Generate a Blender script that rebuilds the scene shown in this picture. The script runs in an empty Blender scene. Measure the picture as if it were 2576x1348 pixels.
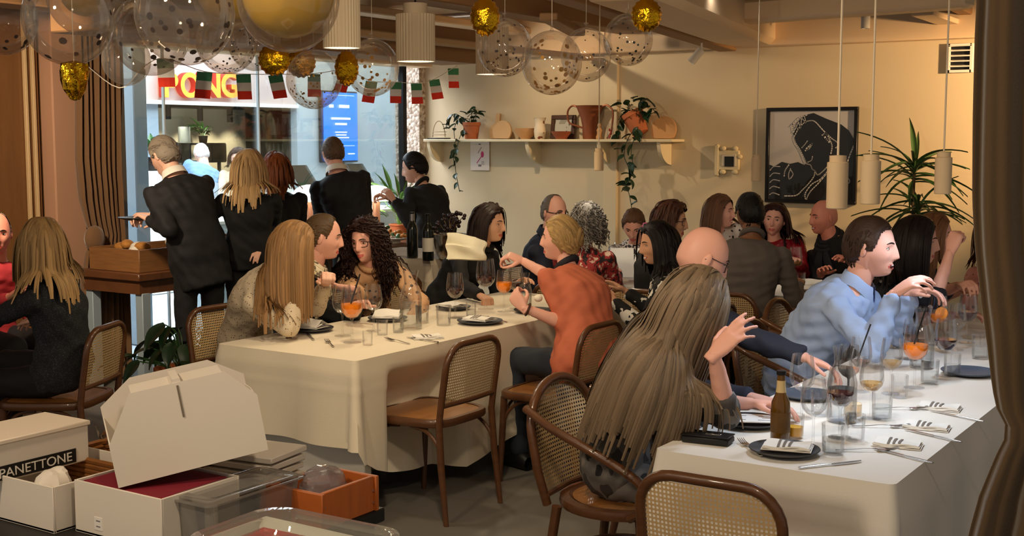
import bpy, math, random
import numpy as np
from mathutils import Vector, Matrix, Quaternion
random.seed(7); rng = np.random.default_rng(7)
PI = math.pi
scene = bpy.context.scene
C = scene.collection

# ------------------------------------------------------------------ camera
FPX = 3150.0; CXP, CYP = 1288.0, 674.0
CAM_H = 1.70; PITCH = math.atan2(324.0, FPX); YAW = math.radians(33.2)
cam_d = bpy.data.cameras.new('camera'); cam = bpy.data.objects.new('camera', cam_d); C.objects.link(cam)
cam_d.sensor_width = 36.0; cam_d.lens = FPX / 2576.0 * 36.0
cam_d.clip_start = 0.05; cam_d.clip_end = 200
cam.location = (0, 0, CAM_H); cam.rotation_euler = (PI / 2 - PITCH, 0, YAW)
scene.camera = cam
# ------------------------------------------------------------------ world, exposure
scene.view_settings.view_transform = 'Standard'; scene.view_settings.look = 'None'
scene.view_settings.gamma = 1.0; scene.view_settings.use_curve_mapping = False
scene.view_settings.exposure = 0.0
world = bpy.data.worlds.new('world'); scene.world = world; world.use_nodes = True
world.node_tree.nodes['Background'].inputs[0].default_value = (1.0, 0.90, 0.78, 1)
world.node_tree.nodes['Background'].inputs[1].default_value = 0.33

def lamp(name, kind, loc, energy, color=(1, 1, 1), size=0.1, target=None, spot=120, blend=0.5, sx=None, sy=None):
    d = bpy.data.lights.new(name, kind); d.energy = energy; d.color = color
    if kind == 'AREA':
        d.shape = 'RECTANGLE'; d.size = sx or size; d.size_y = sy or size
    else:
        d.shadow_soft_size = size
    if kind == 'SPOT':
        d.spot_size = math.radians(spot); d.spot_blend = blend
    o = bpy.data.objects.new(name, d); C.objects.link(o); o.location = loc
    if target is not None:
        o.rotation_euler = (Vector(target) - Vector(loc)).to_track_quat('-Z', 'Y').to_euler()
    return o
WARM = (1.0, 0.72, 0.42); SOFT = (1.0, 0.80, 0.56); COOL = (0.90, 0.93, 1.0)
# unseen dining room spots, several added as fill, and ceiling lights of the mall
lamp('unseen_spot', 'SPOT', (-5.0, 6.0, 2.72), 45, SOFT, 0.04, (-6.4, 10, 1.40), 80, 0.8)
lamp('unseen_spot', 'SPOT', (-6.1, 8.75, 2.66), 46, SOFT, 0.025, (-5.1, 10, 1.2), 140, 0.8)
lamp('unseen_spot', 'SPOT', (-2.0, 2.6, 2.75), 110, SOFT, 0.10, (-3.0, 5.6, 0.9), 95, 0.8)  # unseen lamp added to brighten the seated backs
lamp('unseen_spot', 'SPOT', (-0.75, 9.0, 2.3), 420, (1.0, 0.62, 0.30), 0.05, (-2.75, 10, 1.75), 58, 0.8)
lamp('unseen_spot', 'SPOT', (-2.6, 0.6, 2.75), 125, SOFT, 0.12, (-2.5, 2.6, 0.8), 110, 0.8)  # unseen lamp added to brighten the boxes in the foreground
lamp('unseen_spot', 'SPOT', (-0.9, 1.4, 2.75), 80, SOFT, 0.12, (-1.5, 3.4, 0.6), 110, 0.8)  # unseen lamp added to brighten the near end of the white table
lamp('unseen_spot', 'SPOT', (-5.55, 3.5, 2.45), 300, SOFT, 0.10, (-7.4, 5.5, 1.05), 78, 0.8)  # unseen lamp added to lift the dark left wall
lamp('unseen_spot', 'SPOT', (-3.4, 7.5, 2.7), 16, (1.0, 0.90, 0.80), 0.08, (-3.4, 8.0, 0.7), 120, 0.7)
lamp('mall_light', 'AREA', (-9.6, 7.6, 3.4), 620, COOL, sx=2.4, sy=6.0)
lamp('mall_light', 'AREA', (-11.2, 13.5, 3.4), 400, COOL, sx=3.0, sy=6.0)

# ------------------------------------------------------------------ pixel -> place
def _ray(px, py):
    x = (px - CXP) / FPX; y = -(py - CYP) / FPX
    F = np.array([-math.sin(YAW) * math.cos(PITCH), math.cos(YAW) * math.cos(PITCH), -math.sin(PITCH)])
    R = np.array([math.cos(YAW), math.sin(YAW), 0.0]); U = np.cross(R, F)
    return F + R * x + U * y
O3 = np.array([0, 0, CAM_H])
def atz(px, py, z):
    d = _ray(px, py); return O3 + d * ((z - CAM_H) / d[2])
def aty(px, py, Y):
    d = _ray(px, py); return O3 + d * (Y / d[1])
def atx(px, py, X):
    d = _ray(px, py); return O3 + d * (X / d[0])
def atd(px, py, dep): return O3 + _ray(px, py) * dep

# ------------------------------------------------------------------ helpers
def nrm(v):
    v = np.asarray(v, float); n = np.linalg.norm(v); return v / n if n > 1e-9 else v
def frame3(fwd, up=(0, 0, 1)):
    f = nrm(fwd); r = np.cross(f, up)
    if np.linalg.norm(r) < 1e-6: r = np.array([1.0, 0, 0])
    r = nrm(r); u = np.cross(r, f); return np.stack([r, f, u], 1)   # columns right, forward, up
def rotz(a):
    c, s = math.cos(a), math.sin(a); return np.array([[c, -s, 0], [s, c, 0], [0, 0, 1.0]])
def rotx(a):
    c, s = math.cos(a), math.sin(a); return np.array([[1.0, 0, 0], [0, c, -s], [0, s, c]])
def roty(a):
    c, s = math.cos(a), math.sin(a); return np.array([[c, 0, s], [0, 1.0, 0], [-s, 0, c]])
def bez(pts, n=12):
    """Catmull-Rom through the points"""
    P = [np.asarray(p, float) for p in pts]; P = [2 * P[0] - P[1]] + P + [2 * P[-1] - P[-2]]
    out = []
    for i in range(1, len(P) - 2):
        for k in range(n):
            t = k / n
            out.append(0.5 * ((2 * P[i]) + (P[i + 1] - P[i - 1]) * t + (2 * P[i - 1] - 5 * P[i] + 4 * P[i + 1] - P[i + 2]) * t * t
                              + (3 * P[i] - P[i - 1] - 3 * P[i + 1] + P[i + 2]) * t ** 3))
    out.append(P[-2]); return out

class MB:
    def __init__(s): s.V = []; s.F = []; s.M = []; s.n = 0
    def add(s, V, F, m=0):
        V = np.asarray(V, float).reshape(-1, 3); s.V.append(V)
        for f in F: s.F.append(tuple(int(i) + s.n for i in f)); s.M.append(m)
        s.n += len(V); return s
    def box(s, c, size, R=None, bev=0.0, m=0):
        h = np.asarray(size, float) / 2; c = np.asarray(c, float)
        b = min(bev, h.min() * 0.9)
        if b <= 0:
            V = np.array([[x, y, z] for x in (-1, 1) for y in (-1, 1) for z in (-1, 1)]) * h
            F = [(0, 1, 3, 2), (4, 6, 7, 5), (0, 4, 5, 1), (2, 3, 7, 6), (0, 2, 6, 4), (1, 5, 7, 3)]
        else:
            V = []; idx = {}
            for x in (-1, 1):
                for y in (-1, 1):
                    for z in (-1, 1):
                        for a in range(3):
                            p = np.array([x, y, z]) * h; q = np.array([x, y, z]) * (h - b); q[a] = p[a]
                            idx[(x, y, z, a)] = len(V); V.append(q)
            F = []
            for a in range(3):
                o1, o2 = (a + 1) % 3, (a + 2) % 3
                for sg in (-1, 1):
                    loop = []
                    for u, v in ((-1, -1), (1, -1), (1, 1), (-1, 1)):
                        k = [0, 0, 0]; k[a] = sg; k[o1] = u; k[o2] = v; loop.append(idx[(*k, a)])
                    F.append(loop if sg > 0 else loop[::-1])
            for a in range(3):
                o1, o2 = (a + 1) % 3, (a + 2) % 3
                for u in (-1, 1):
                    for v in (-1, 1):
                        k0 = [0, 0, 0]; k0[a] = -1; k0[o1] = u; k0[o2] = v; k1 = list(k0); k1[a] = 1
                        q = [idx[(*k0, o1)], idx[(*k1, o1)], idx[(*k1, o2)], idx[(*k0, o2)]]
                        F.append(q[::-1] if u * v > 0 else q)
            for x in (-1, 1):
                for y in (-1, 1):
                    for z in (-1, 1):
                        t = [idx[(x, y, z, a)] for a in range(3)]; F.append(t if x * y * z > 0 else t[::-1])
            V = np.array(V)
        if R is not None: V = V @ np.asarray(R).T
        return s.add(V + c, F, m)
    def tube(s, path, r, n=8, cap=True, closed=False, m=0, flat=1.0, up=None):
        P = np.asarray(path, float); k = len(P)
        r = np.full(k, r, float) if np.isscalar(r) else np.interp(np.linspace(0, 1, k), np.linspace(0, 1, len(r)), r)
        T = np.gradient(P, axis=0) if not closed else (np.roll(P, -1, 0) - np.roll(P, 1, 0))
        T = T / np.maximum(np.linalg.norm(T, axis=1, keepdims=True), 1e-9)
        u = np.array([0, 0, 1.0]) if up is None else nrm(up)
        if abs(T[0] @ u) > 0.95: u = np.array([1.0, 0, 0])
        N = np.zeros_like(P); nn = nrm(u - T[0] * (u @ T[0])); N[0] = nn
        for i in range(1, k):
            nn = nn - T[i] * (nn @ T[i]); nn = nrm(nn); N[i] = nn
        B = np.cross(T, N); a = np.linspace(0, 2 * PI, n, endpoint=False)
        V = (P[:, None] + (N[:, None] * np.cos(a)[None, :, None] * flat + B[:, None] * np.sin(a)[None, :, None]) * r[:, None, None]).reshape(-1, 3)
        F = []
        for i in range(k if closed else k - 1):
            j = (i + 1) % k
            for q in range(n):
                F.append((i * n + q, i * n + (q + 1) % n, j * n + (q + 1) % n, j * n + q))
        if cap and not closed:
            F.append(tuple(range(n))[::-1]); F.append(tuple((k - 1) * n + q for q in range(n)))
        return s.add(V, F, m)
    def lathe(s, prof, n=24, o=(0, 0, 0), R=None, m=0, sx=1.0, sy=1.0, cap=True):
        a = np.linspace(0, 2 * PI, n, endpoint=False); V = []; F = []
        for (r, z) in prof:
            for t in a: V.append((r * math.cos(t) * sx, r * math.sin(t) * sy, z))
        k = len(prof)
        for i in range(k - 1):
            for q in range(n): F.append((i * n + q, i * n + (q + 1) % n, (i + 1) * n + (q + 1) % n, (i + 1) * n + q))
        if cap:
            if prof[0][0] > 1e-5: F.append(tuple(range(n))[::-1])
            if prof[-1][0] > 1e-5: F.append(tuple((k - 1) * n + q for q in range(n)))
        V = np.array(V)
        if R is not None: V = V @ np.asarray(R).T
        return s.add(V + np.asarray(o, float), F, m)
    def ell(s, c, r, nu=14, nv=10, R=None, m=0):
        V = [(0, 0, -1)]; F = []
        for i in range(1, nv):
            t = -PI / 2 + PI * i / nv
            for j in range(nu):
                a = 2 * PI * j / nu; V.append((math.cos(t) * math.cos(a), math.cos(t) * math.sin(a), math.sin(t)))
        V.append((0, 0, 1)); last = len(V) - 1
        for j in range(nu): F.append((0, 1 + (j + 1) % nu, 1 + j))
        for i in range(nv - 2):
            b = 1 + i * nu
            for j in range(nu): F.append((b + j, b + (j + 1) % nu, b + nu + (j + 1) % nu, b + nu + j))
        b = 1 + (nv - 2) * nu
        for j in range(nu): F.append((b + j, b + (j + 1) % nu, last))
        V = np.array(V) * np.asarray(r, float)
        if R is not None: V = V @ np.asarray(R).T
        return s.add(V + np.asarray(c, float), F, m)
    def prism(s, poly, t, o=(0, 0, 0), R=None, m=0, mside=None):
        """poly in local x,z ; thickness t along local y"""
        k = len(poly); V = [(p[0], -t / 2, p[1]) for p in poly] + [(p[0], t / 2, p[1]) for p in poly]
        V = np.array(V, float)
        if R is not None: V = V @ np.asarray(R).T
        s.add(V + np.asarray(o, float), [tuple(range(k)), tuple(range(2 * k - 1, k - 1, -1))], m)
        b = s.n - 2 * k
        for i in range(k):
            j = (i + 1) % k; s.F.append((b + i, b + k + i, b + k + j, b + j)); s.M.append(m if mside is None else mside)
        return s
    def grid(s, G, m=0, closeu=False):
        G = np.asarray(G, float); a, b = G.shape[:2]; F = []
        for i in range(a - 1 + (1 if closeu else 0)):
            for j in range(b - 1):
                i2 = (i + 1) % a; F.append((i * b + j, i2 * b + j, i2 * b + j + 1, i * b + j + 1))
        return s.add(G.reshape(-1, 3), F, m)
    def mesh(s, name, mats, smooth=True, ang=40):
        me = bpy.data.meshes.new(name); V = np.concatenate(s.V) if s.V else np.zeros((0, 3))
        me.from_pydata(V.tolist(), [], s.F)
        if not isinstance(mats, (list, tuple)): mats = [mats]
        for m in mats: me.materials.append(m)
        if len(mats) > 1: me.polygons.foreach_set('material_index', s.M)
        if smooth:
            me.polygons.foreach_set('use_smooth', [True] * len(me.polygons))
            if ang < 180: me.set_sharp_from_angle(angle=math.radians(ang))
        me.update(); return me
    def build(s, name, mats, parent=None, loc=None, smooth=True, ang=40, rz=None):
        o = bpy.data.objects.new(name, s.mesh(name, mats, smooth, ang)); C.objects.link(o)
        if parent is not None: o.parent = parent
        if loc is not None: o.location = [float(v) for v in loc]
        if rz is not None: o.rotation_euler = (0, 0, rz)
        return o

def tag(o, label=None, cat=None, group=None, kind=None):
    if label: o['label'] = label
    if cat: o['category'] = cat
    if group: o['group'] = group
    if kind: o['kind'] = kind
    return o
def thing(name, label, cat, loc=(0, 0, 0), rz=0.0, group=None):
    o = bpy.data.objects.new(name, None); C.objects.link(o); o.location = [float(v) for v in loc]; o.rotation_euler = (0, 0, rz)
    o.empty_display_size = 0.1
    return tag(o, label, cat, group)
def copy_tree(o, parent=None):
    c = o.copy(); C.objects.link(c)
    if parent is not None: c.parent = parent
    for ch in list(o.children): copy_tree(ch, c)
    return c
def dup(proto, loc, rz=0.0, label=None, group=None, cat=None, scale=None):
    """first use moves the prototype itself, later uses copy it with its parts"""
    if proto.get('used'): c = copy_tree(proto)
    else: c = proto; c['used'] = 1
    c.location = [float(v) for v in loc]; c.rotation_euler = (0, 0, rz)
    if scale: c.scale = (scale,) * 3
    tag(c, label, cat, group); return c
def cleanup_flags():
    for o in bpy.data.objects:
        if 'used' in o: del o['used']

# ------------------------------------------------------------------ materials
def lin(c):
    return tuple(((v / 255.0) / 12.92 if v / 255.0 <= 0.04045 else ((v / 255.0 + 0.055) / 1.055) ** 2.4) for v in c)
MATS = {}
def pm(name, rgb, rough=0.55, metal=0.0, bump=None, var=None, coat=0.0, sheen=0.0, trans=0.0, ior=1.45, emit=None, sub=0.0, stretch=None, spec=0.5, island=0.0):
    if name in MATS: return MATS[name]
    m = bpy.data.materials.new(name); m.use_nodes = True; nt = m.node_tree; b = nt.nodes['Principled BSDF']
    col = (*lin(rgb), 1)
    b.inputs['Base Color'].default_value = col; b.inputs['Roughness'].default_value = rough; b.inputs['Metallic'].default_value = metal
    b.inputs['Coat Weight'].default_value = coat; b.inputs['Sheen Weight'].default_value = sheen
    b.inputs['Transmission Weight'].default_value = trans; b.inputs['IOR'].default_value = ior
    b.inputs['Specular IOR Level'].default_value = spec
    if sub: b.inputs['Subsurface Weight'].default_value = sub; b.inputs['Subsurface Radius'].default_value = (0.012, 0.005, 0.003); b.inputs['Subsurface Scale'].default_value = 1.0
    if emit: b.inputs['Emission Color'].default_value = (*lin(emit[0]), 1); b.inputs['Emission Strength'].default_value = emit[1]
    tc = nt.nodes.new('ShaderNodeTexCoord'); mp = nt.nodes.new('ShaderNodeMapping'); nt.links.new(tc.outputs['Object'], mp.inputs[0])
    if stretch: mp.inputs['Scale'].default_value = stretch
    if var:
        n = nt.nodes.new('ShaderNodeTexNoise'); n.inputs['Scale'].default_value = var[0]; n.inputs['Detail'].default_value = 5; nt.links.new(mp.outputs[0], n.inputs[0])
        h = nt.nodes.new('ShaderNodeMix'); h.data_type = 'RGBA'
        h.inputs[6].default_value = tuple(v * (1 - var[1]) for v in col[:3]) + (1,); h.inputs[7].default_value = tuple(min(1, v * (1 + var[1])) for v in col[:3]) + (1,)
        nt.links.new(n.outputs[0], h.inputs[0]); nt.links.new(h.outputs[2], b.inputs['Base Color'])
    if island:
        g = nt.nodes.new('ShaderNodeNewGeometry'); h = nt.nodes.new('ShaderNodeMix'); h.data_type = 'RGBA'
        h.inputs[6].default_value = tuple(v * (1 - island) for v in col[:3]) + (1,); h.inputs[7].default_value = tuple(min(1, v * (1 + island)) for v in col[:3]) + (1,)
        nt.links.new(g.outputs['Random Per Island'], h.inputs[0]); nt.links.new(h.outputs[2], b.inputs['Base Color'])
    if bump:
        n = nt.nodes.new('ShaderNodeTexNoise'); n.inputs['Scale'].default_value = bump[0]; n.inputs['Detail'].default_value = 4; nt.links.new(mp.outputs[0], n.inputs[0])
        p = nt.nodes.new('ShaderNodeBump'); p.inputs['Strength'].default_value = bump[1]; p.inputs['Distance'].default_value = bump[2] if len(bump) > 2 else 0.01
        nt.links.new(n.outputs[0], p.inputs['Height']); nt.links.new(p.outputs[0], b.inputs['Normal'])
    MATS[name] = m; return m
def clear(name, rgb=(255, 255, 255), tint=0.0, refl=1.0, rough=0.02, base=0.03, edge=0.0):
    """thin clear film: transparent plus fresnel gloss, optional diffuse tint"""
    if name in MATS: return MATS[name]
    m = bpy.data.materials.new(name); m.use_nodes = True; nt = m.node_tree; nt.nodes.clear()
    out = nt.nodes.new('ShaderNodeOutputMaterial'); tr = nt.nodes.new('ShaderNodeBsdfTransparent'); gl = nt.nodes.new('ShaderNodeBsdfGlossy')
    gl.inputs['Roughness'].default_value = rough; lw = nt.nodes.new('ShaderNodeLayerWeight'); lw.inputs[0].default_value = 0.3
    mr = nt.nodes.new('ShaderNodeMapRange'); mr.inputs[3].default_value = base; mr.inputs[4].default_value = refl
    nt.links.new(lw.outputs['Fresnel'], mr.inputs[0]); mx = nt.nodes.new('ShaderNodeMixShader')
    nt.links.new(mr.outputs[0], mx.inputs[0]); nt.links.new(gl.outputs[0], mx.inputs[2])
    tr.inputs[0].default_value = (*lin(rgb), 1)
    if edge > 0:       # white mixed in at grazing angles, imitating bright highlights on glass rims
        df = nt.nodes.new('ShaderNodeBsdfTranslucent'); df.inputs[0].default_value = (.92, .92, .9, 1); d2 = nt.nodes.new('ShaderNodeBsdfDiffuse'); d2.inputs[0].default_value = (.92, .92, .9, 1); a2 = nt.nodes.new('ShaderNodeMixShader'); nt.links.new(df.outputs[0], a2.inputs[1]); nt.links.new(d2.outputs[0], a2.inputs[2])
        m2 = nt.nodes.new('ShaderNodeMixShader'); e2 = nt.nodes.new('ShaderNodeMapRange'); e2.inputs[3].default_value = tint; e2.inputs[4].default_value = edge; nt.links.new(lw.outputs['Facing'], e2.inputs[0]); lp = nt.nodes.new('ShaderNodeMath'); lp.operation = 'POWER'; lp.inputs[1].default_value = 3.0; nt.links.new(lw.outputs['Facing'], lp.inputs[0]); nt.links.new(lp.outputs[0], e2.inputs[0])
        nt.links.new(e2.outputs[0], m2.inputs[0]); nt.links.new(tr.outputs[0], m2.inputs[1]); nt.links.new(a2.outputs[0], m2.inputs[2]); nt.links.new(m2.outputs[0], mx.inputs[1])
    elif tint > 0:
        df = nt.nodes.new('ShaderNodeBsdfDiffuse'); df.inputs[0].default_value = (*lin(rgb), 1); m2 = nt.nodes.new('ShaderNodeMixShader'); m2.inputs[0].default_value = tint
        nt.links.new(tr.outputs[0], m2.inputs[1]); nt.links.new(df.outputs[0], m2.inputs[2]); nt.links.new(m2.outputs[0], mx.inputs[1])
    else: nt.links.new(tr.outputs[0], mx.inputs[1])
    nt.links.new(mx.outputs[0], out.inputs[0]); MATS[name] = m; return m
def glow(name, rgb, strength):
    if name in MATS: return MATS[name]
    m = bpy.data.materials.new(name); m.use_nodes = True; nt = m.node_tree; nt.nodes.clear()
    out = nt.nodes.new('ShaderNodeOutputMaterial'); e = nt.nodes.new('ShaderNodeEmission'); e.inputs[0].default_value = (*lin(rgb), 1); e.inputs[1].default_value = strength
    nt.links.new(e.outputs[0], out.inputs[0]); MATS[name] = m; return m
def dots(name, base, dot, scale, radius, rnd=0.25, rough=0.7, sheen=0.0, metal_dot=0.0, scale_z=1.0):
    """cloth with printed dots (voronoi cells)"""
    if name in MATS: return MATS[name]
    m = pm(name, base, rough, sheen=sheen, bump=(55, 0.25, 0.004)); nt = m.node_tree; b = nt.nodes['Principled BSDF']
    tc = nt.nodes.new('ShaderNodeTexCoord'); v = nt.nodes.new('ShaderNodeTexVoronoi'); v.inputs['Scale'].default_value = scale; v.inputs['Randomness'].default_value = rnd
    nt.links.new(tc.outputs['Object'], v.inputs['Vector'])
    c = nt.nodes.new('ShaderNodeMath'); c.operation = 'LESS_THAN'; c.inputs[1].default_value = radius; nt.links.new(v.outputs['Distance'], c.inputs[0])
    h = nt.nodes.new('ShaderNodeMix'); h.data_type = 'RGBA'; h.inputs[6].default_value = (*lin(base), 1); h.inputs[7].default_value = (*lin(dot), 1)
    nt.links.new(c.outputs[0], h.inputs[0]); nt.links.new(h.outputs[2], b.inputs['Base Color'])
    return m
def blotch(name, cols, scale, rough=0.7, pos=(0.42, 0.58), stretch=None):
    """printed cloth in up to three colours from noise bands"""
    if name in MATS: return MATS[name]
    m = pm(name, cols[0], rough); nt = m.node_tree; b = nt.nodes['Principled BSDF']
    tc = nt.nodes.new('ShaderNodeTexCoord'); mp = nt.nodes.new('ShaderNodeMapping'); nt.links.new(tc.outputs['Object'], mp.inputs[0])
    if stretch: mp.inputs['Scale'].default_value = stretch
    n = nt.nodes.new('ShaderNodeTexNoise'); n.inputs['Scale'].default_value = scale; n.inputs['Detail'].default_value = 2; nt.links.new(mp.outputs[0], n.inputs[0])
    r = nt.nodes.new('ShaderNodeValToRGB'); r.color_ramp.interpolation = 'CONSTANT'; el = r.color_ramp.elements
    el[0].position = 0; el[0].color = (*lin(cols[0]), 1); el[1].position = pos[0]; el[1].color = (*lin(cols[1]), 1)
    for p, c in zip(pos[1:], cols[2:]):
        e = el.new(p); e.color = (*lin(c), 1)
    nt.links.new(n.outputs[0], r.inputs[0]); nt.links.new(r.outputs[0], b.inputs['Base Color']); return m
def woodm(name, rgb, rough=0.4, coat=0.2, axis=(1, 1, 9), amt=0.35, sc=6):
    return pm(name, rgb, rough, coat=coat, var=(sc, amt), bump=(sc * 6, 0.08), stretch=axis)

M_plaster = pm('plaster', (207, 190, 157), 0.9, bump=(30, 0.15, 0.004), var=(1.5, 0.05))
M_wood = woodm('bentwood', (88, 54, 30), 0.35, 0.3)
M_woodseat = woodm('seat_veneer', (146, 96, 48), 0.32, 0.35, (2, 9, 2))
M_cane = pm('cane', (188, 158, 114), 0.55, bump=(220, 0.3, 0.002), var=(30, 0.15))
M_cloth = pm('linen', (226, 213, 188), 0.85, bump=(240, 0.18, 0.002), var=(3, 0.04), sheen=0.2)
M_cloth2 = pm('linen_white', (228, 222, 212), 0.85, bump=(240, 0.18, 0.002), var=(3, 0.03), sheen=0.2)
M_white = pm('white_paint', (232, 226, 214), 0.6)
M_black = pm('black', (16, 15, 15), 0.5)
M_dark = pm('dark_metal', (38, 36, 36), 0.4, 0.6)
M_steel = pm('steel', (200, 198, 194), 0.22, 1.0)
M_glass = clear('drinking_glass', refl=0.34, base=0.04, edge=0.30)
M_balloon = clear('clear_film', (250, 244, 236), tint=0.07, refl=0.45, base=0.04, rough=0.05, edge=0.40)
M_gold = pm('gold_foil', (222, 168, 28), 0.16, 1.0, bump=(26, 0.75, 0.02))
M_leaf = pm('leaf', (52, 92, 44), 0.4, var=(8, 0.3), coat=0.15)
M_leafdark = pm('leaf_dark', (30, 58, 34), 0.4, var=(9, 0.35), coat=0.15)
M_terra = pm('terracotta', (178, 102, 62), 0.8, var=(9, 0.12), bump=(60, 0.15))
M_card = pm('white_card', (224, 214, 200), 0.75, var=(4, 0.03))
M_curtain = pm('curtain', (88, 68, 44), 0.9, bump=(120, 0.3, 0.004), var=(3, 0.12), sheen=0.3)
# ================================================================== SETTING
def struct(name, mb, m, parent=None, smooth=True, ang=40):
    o = mb.build(name, m, parent, smooth=smooth, ang=ang)
    if parent is None: o['kind'] = 'structure'
    return o
WY = 10.0            # back wall
GX = -7.5            # glass front towards the mall
M_floor = pm('concrete', (104, 98, 89), 0.55, var=(2.2, 0.12), bump=(9, 0.08))
M_mallfloor = pm('mall_floor', (214, 220, 226), 0.25, var=(1, 0.04))
M_ceil = pm('ceiling_paint', (226, 200, 166), 0.85, var=(1.2, 0.06))
M_beam = pm('beam_paint', (152, 114, 74), 0.7, var=(2, 0.08))
M_duct = pm('duct_paint', (228, 200, 162), 0.6, var=(2, 0.05))
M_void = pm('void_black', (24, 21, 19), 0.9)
M_grey = pm('mall_grey', (176, 188, 192), 0.5, var=(0.6, 0.05))
M_post = pm('grey_post', (142, 156, 166), 0.5)
M_panel = woodm('wall_panel', (112, 74, 40), 0.5, 0.1, (6, 6, 0.6), 0.25, 5)
M_panel2 = woodm('wall_panel_dark', (92, 60, 32), 0.5, 0.1, (6, 6, 0.6), 0.25, 5)
M_pink = pm('pilaster_plaster', (176, 132, 104), 0.8, var=(2, 0.06))
M_strip = pm('strip', (196, 164, 120), 0.5)

struct('floor', MB().box((-2.9, 4.4, -0.05), (9.2, 11.4, 0.1)), M_floor)
struct('floor_mall', MB().box((-14.2, 10.0, -0.055), (13.38, 24, 0.1)), M_mallfloor)
w = struct('wall_back', MB().box((-3.2, WY + 0.1, 1.23), (8.75, 0.2, 2.46)), M_plaster)
pl0 = aty(1524, 400, WY)[0]; pl1 = aty(1556, 400, WY)[0]
struct('trim_1', MB().box(((pl0 + pl1) / 2, WY - 0.02, 1.23), (pl1 - pl0, 0.04, 2.46), bev=0.004), M_plaster)
struct('trim_2', MB().box((-3.2, WY + 0.02, 2.66), (8.75, 0.3, 0.40), bev=0.01), M_duct)
# pebbled stone pier between the plaster wall and the glass
M_pebble = pm('pebbles', (182, 166, 146), 0.9); nt = M_pebble.node_tree
v = nt.nodes.new('ShaderNodeTexVoronoi'); v.inputs['Scale'].default_value = 34; tc = nt.nodes.new('ShaderNodeTexCoord'); nt.links.new(tc.outputs['Object'], v.inputs['Vector'])
r = nt.nodes.new('ShaderNodeValToRGB'); r.color_ramp.elements[0].color = (*lin((120, 92, 70)), 1); r.color_ramp.elements[1].color = (*lin((226, 214, 198)), 1)
nt.links.new(v.outputs['Color'], r.inputs[0]); nt.links.new(r.outputs[0], nt.nodes['Principled BSDF'].inputs['Base Color'])
bp = nt.nodes.new('ShaderNodeBump'); bp.invert = True; bp.inputs['Distance'].default_value = 0.01; nt.links.new(v.outputs['Distance'], bp.inputs['Height']); nt.links.new(bp.outputs[0], nt.nodes['Principled BSDF'].inputs['Normal'])
struct('trim_3', MB().box((-7.72, WY + 0.08, 1.45), (0.30, 0.36, 2.9)), M_pebble)
# left wall of vertical planks
wl = struct('wall_left', MB().box((-7.62, 3.9, 1.43), (0.2, 4.7, 2.86)), M_panel2)
for i, (a, b) in enumerate([(1.6, 2.3), (2.3, 3.0), (3.0, 3.7), (3.7, 4.4), (4.4, 5.05), (5.05, 5.50)]):
    MB().box((-7.505, (a + b) / 2, 1.43), (0.03, b - a - 0.012, 2.84), bev=0.004).build('plank', M_panel if i % 2 else M_panel2, wl)
ys = atx(86, 400, -7.46)[1]
for dy in (-0.04, 0.02): MB().box((-7.47, ys + dy, 1.43), (0.03, 0.022, 2.84), bev=0.003).build('strip', M_strip, wl)
yp0 = atx(128, 400, -7.4)[1]; yp1 = atx(205, 400, -7.4)[1]
struct('trim_4', MB().box((-7.43, (yp0 + yp1) / 2, 1.43), (0.14, yp1 - yp0, 2.86), bev=0.01), M_pink)
# the glass front
ya = atx(300, 400, GX)[1]; yb = atx(415, 400, GX)[1]; yc = atx(652, 400, GX)[1]; yd = atx(1012, 400, GX)[1]
M_pane = clear('pane', (240, 248, 250), refl=0.55, base=0.01)
for n, (a, b) in enumerate([(ya - 0.3, yb), (yb, yc), (yc, yd)]):
    g = struct('window_%d' % (n + 1), MB().box((GX, (a + b) / 2, 1.42), (0.014, b - a - 0.008, 2.8)), M_pane)
    MB().box((GX, b, 1.42), (0.024, 0.012, 2.8)).build('joint_strip', pm('joint', (200, 208, 210), 0.4), g)
    MB().box((GX, (a + b) / 2, 0.02), (0.08, b - a - 0.01, 0.04), bev=0.004).build('bottom_rail', M_dark, g)
struct('trim_5', MB().box((GX, yd + 0.01, 1.42), (0.07, 0.05, 2.84), bev=0.004), M_dark)
struct('trim_6', MB().box((GX, (ya + yd) / 2, 2.62), (0.30, yd - ya + 0.6, 0.46), bev=0.01), M_duct)

# ------------------------------------------------------------------ ceiling
CZ = 2.90
ce = struct('ceiling', MB().box((-2.9, 4.4, CZ + 0.05), (9.4, 11.6, 0.1)), M_ceil)
TN = [8]
def tname(): TN[0] += 1; return 'trim_%d' % TN[0]
def beam(name, x0, x1, y0, y1, z0, z1, m, bev=0.01):
    o = MB().box(((x0 + x1) / 2, (y0 + y1) / 2, (z0 + z1) / 2), (x1 - x0, y1 - y0, z1 - z0), bev=bev).build(tname(), m); o['kind'] = 'structure'; return o
# beams along the room depth near the glass
beam('beam', -6.15, -5.78, 4.6, 8.35, 2.30, 2.56, M_beam); beam('beam', -6.9, -6.62, 4.6, 9.9, 2.50, 2.75, M_beam)
beam('beam', -5.35, -5.1, 3.5, 9.9, 2.62, 2.84, M_beam)
beam('pipe_tray', -6.45, -6.25, 4.6, 9.9, 2.66, 2.72, M_duct); beam('pipe_tray', -5.72, -5.6, 4.6, 9.9, 2.40, 2.45, M_strip)
beam('pipe_tray', -5.6, -5.45, 4.6, 9.9, 2.74, 2.80, M_strip)
for y in (5.6, 6.9, 8.2): beam('cross_beam', -7.3, -1.2, y, y + 0.10, 2.78, 2.90, M_duct)
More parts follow.
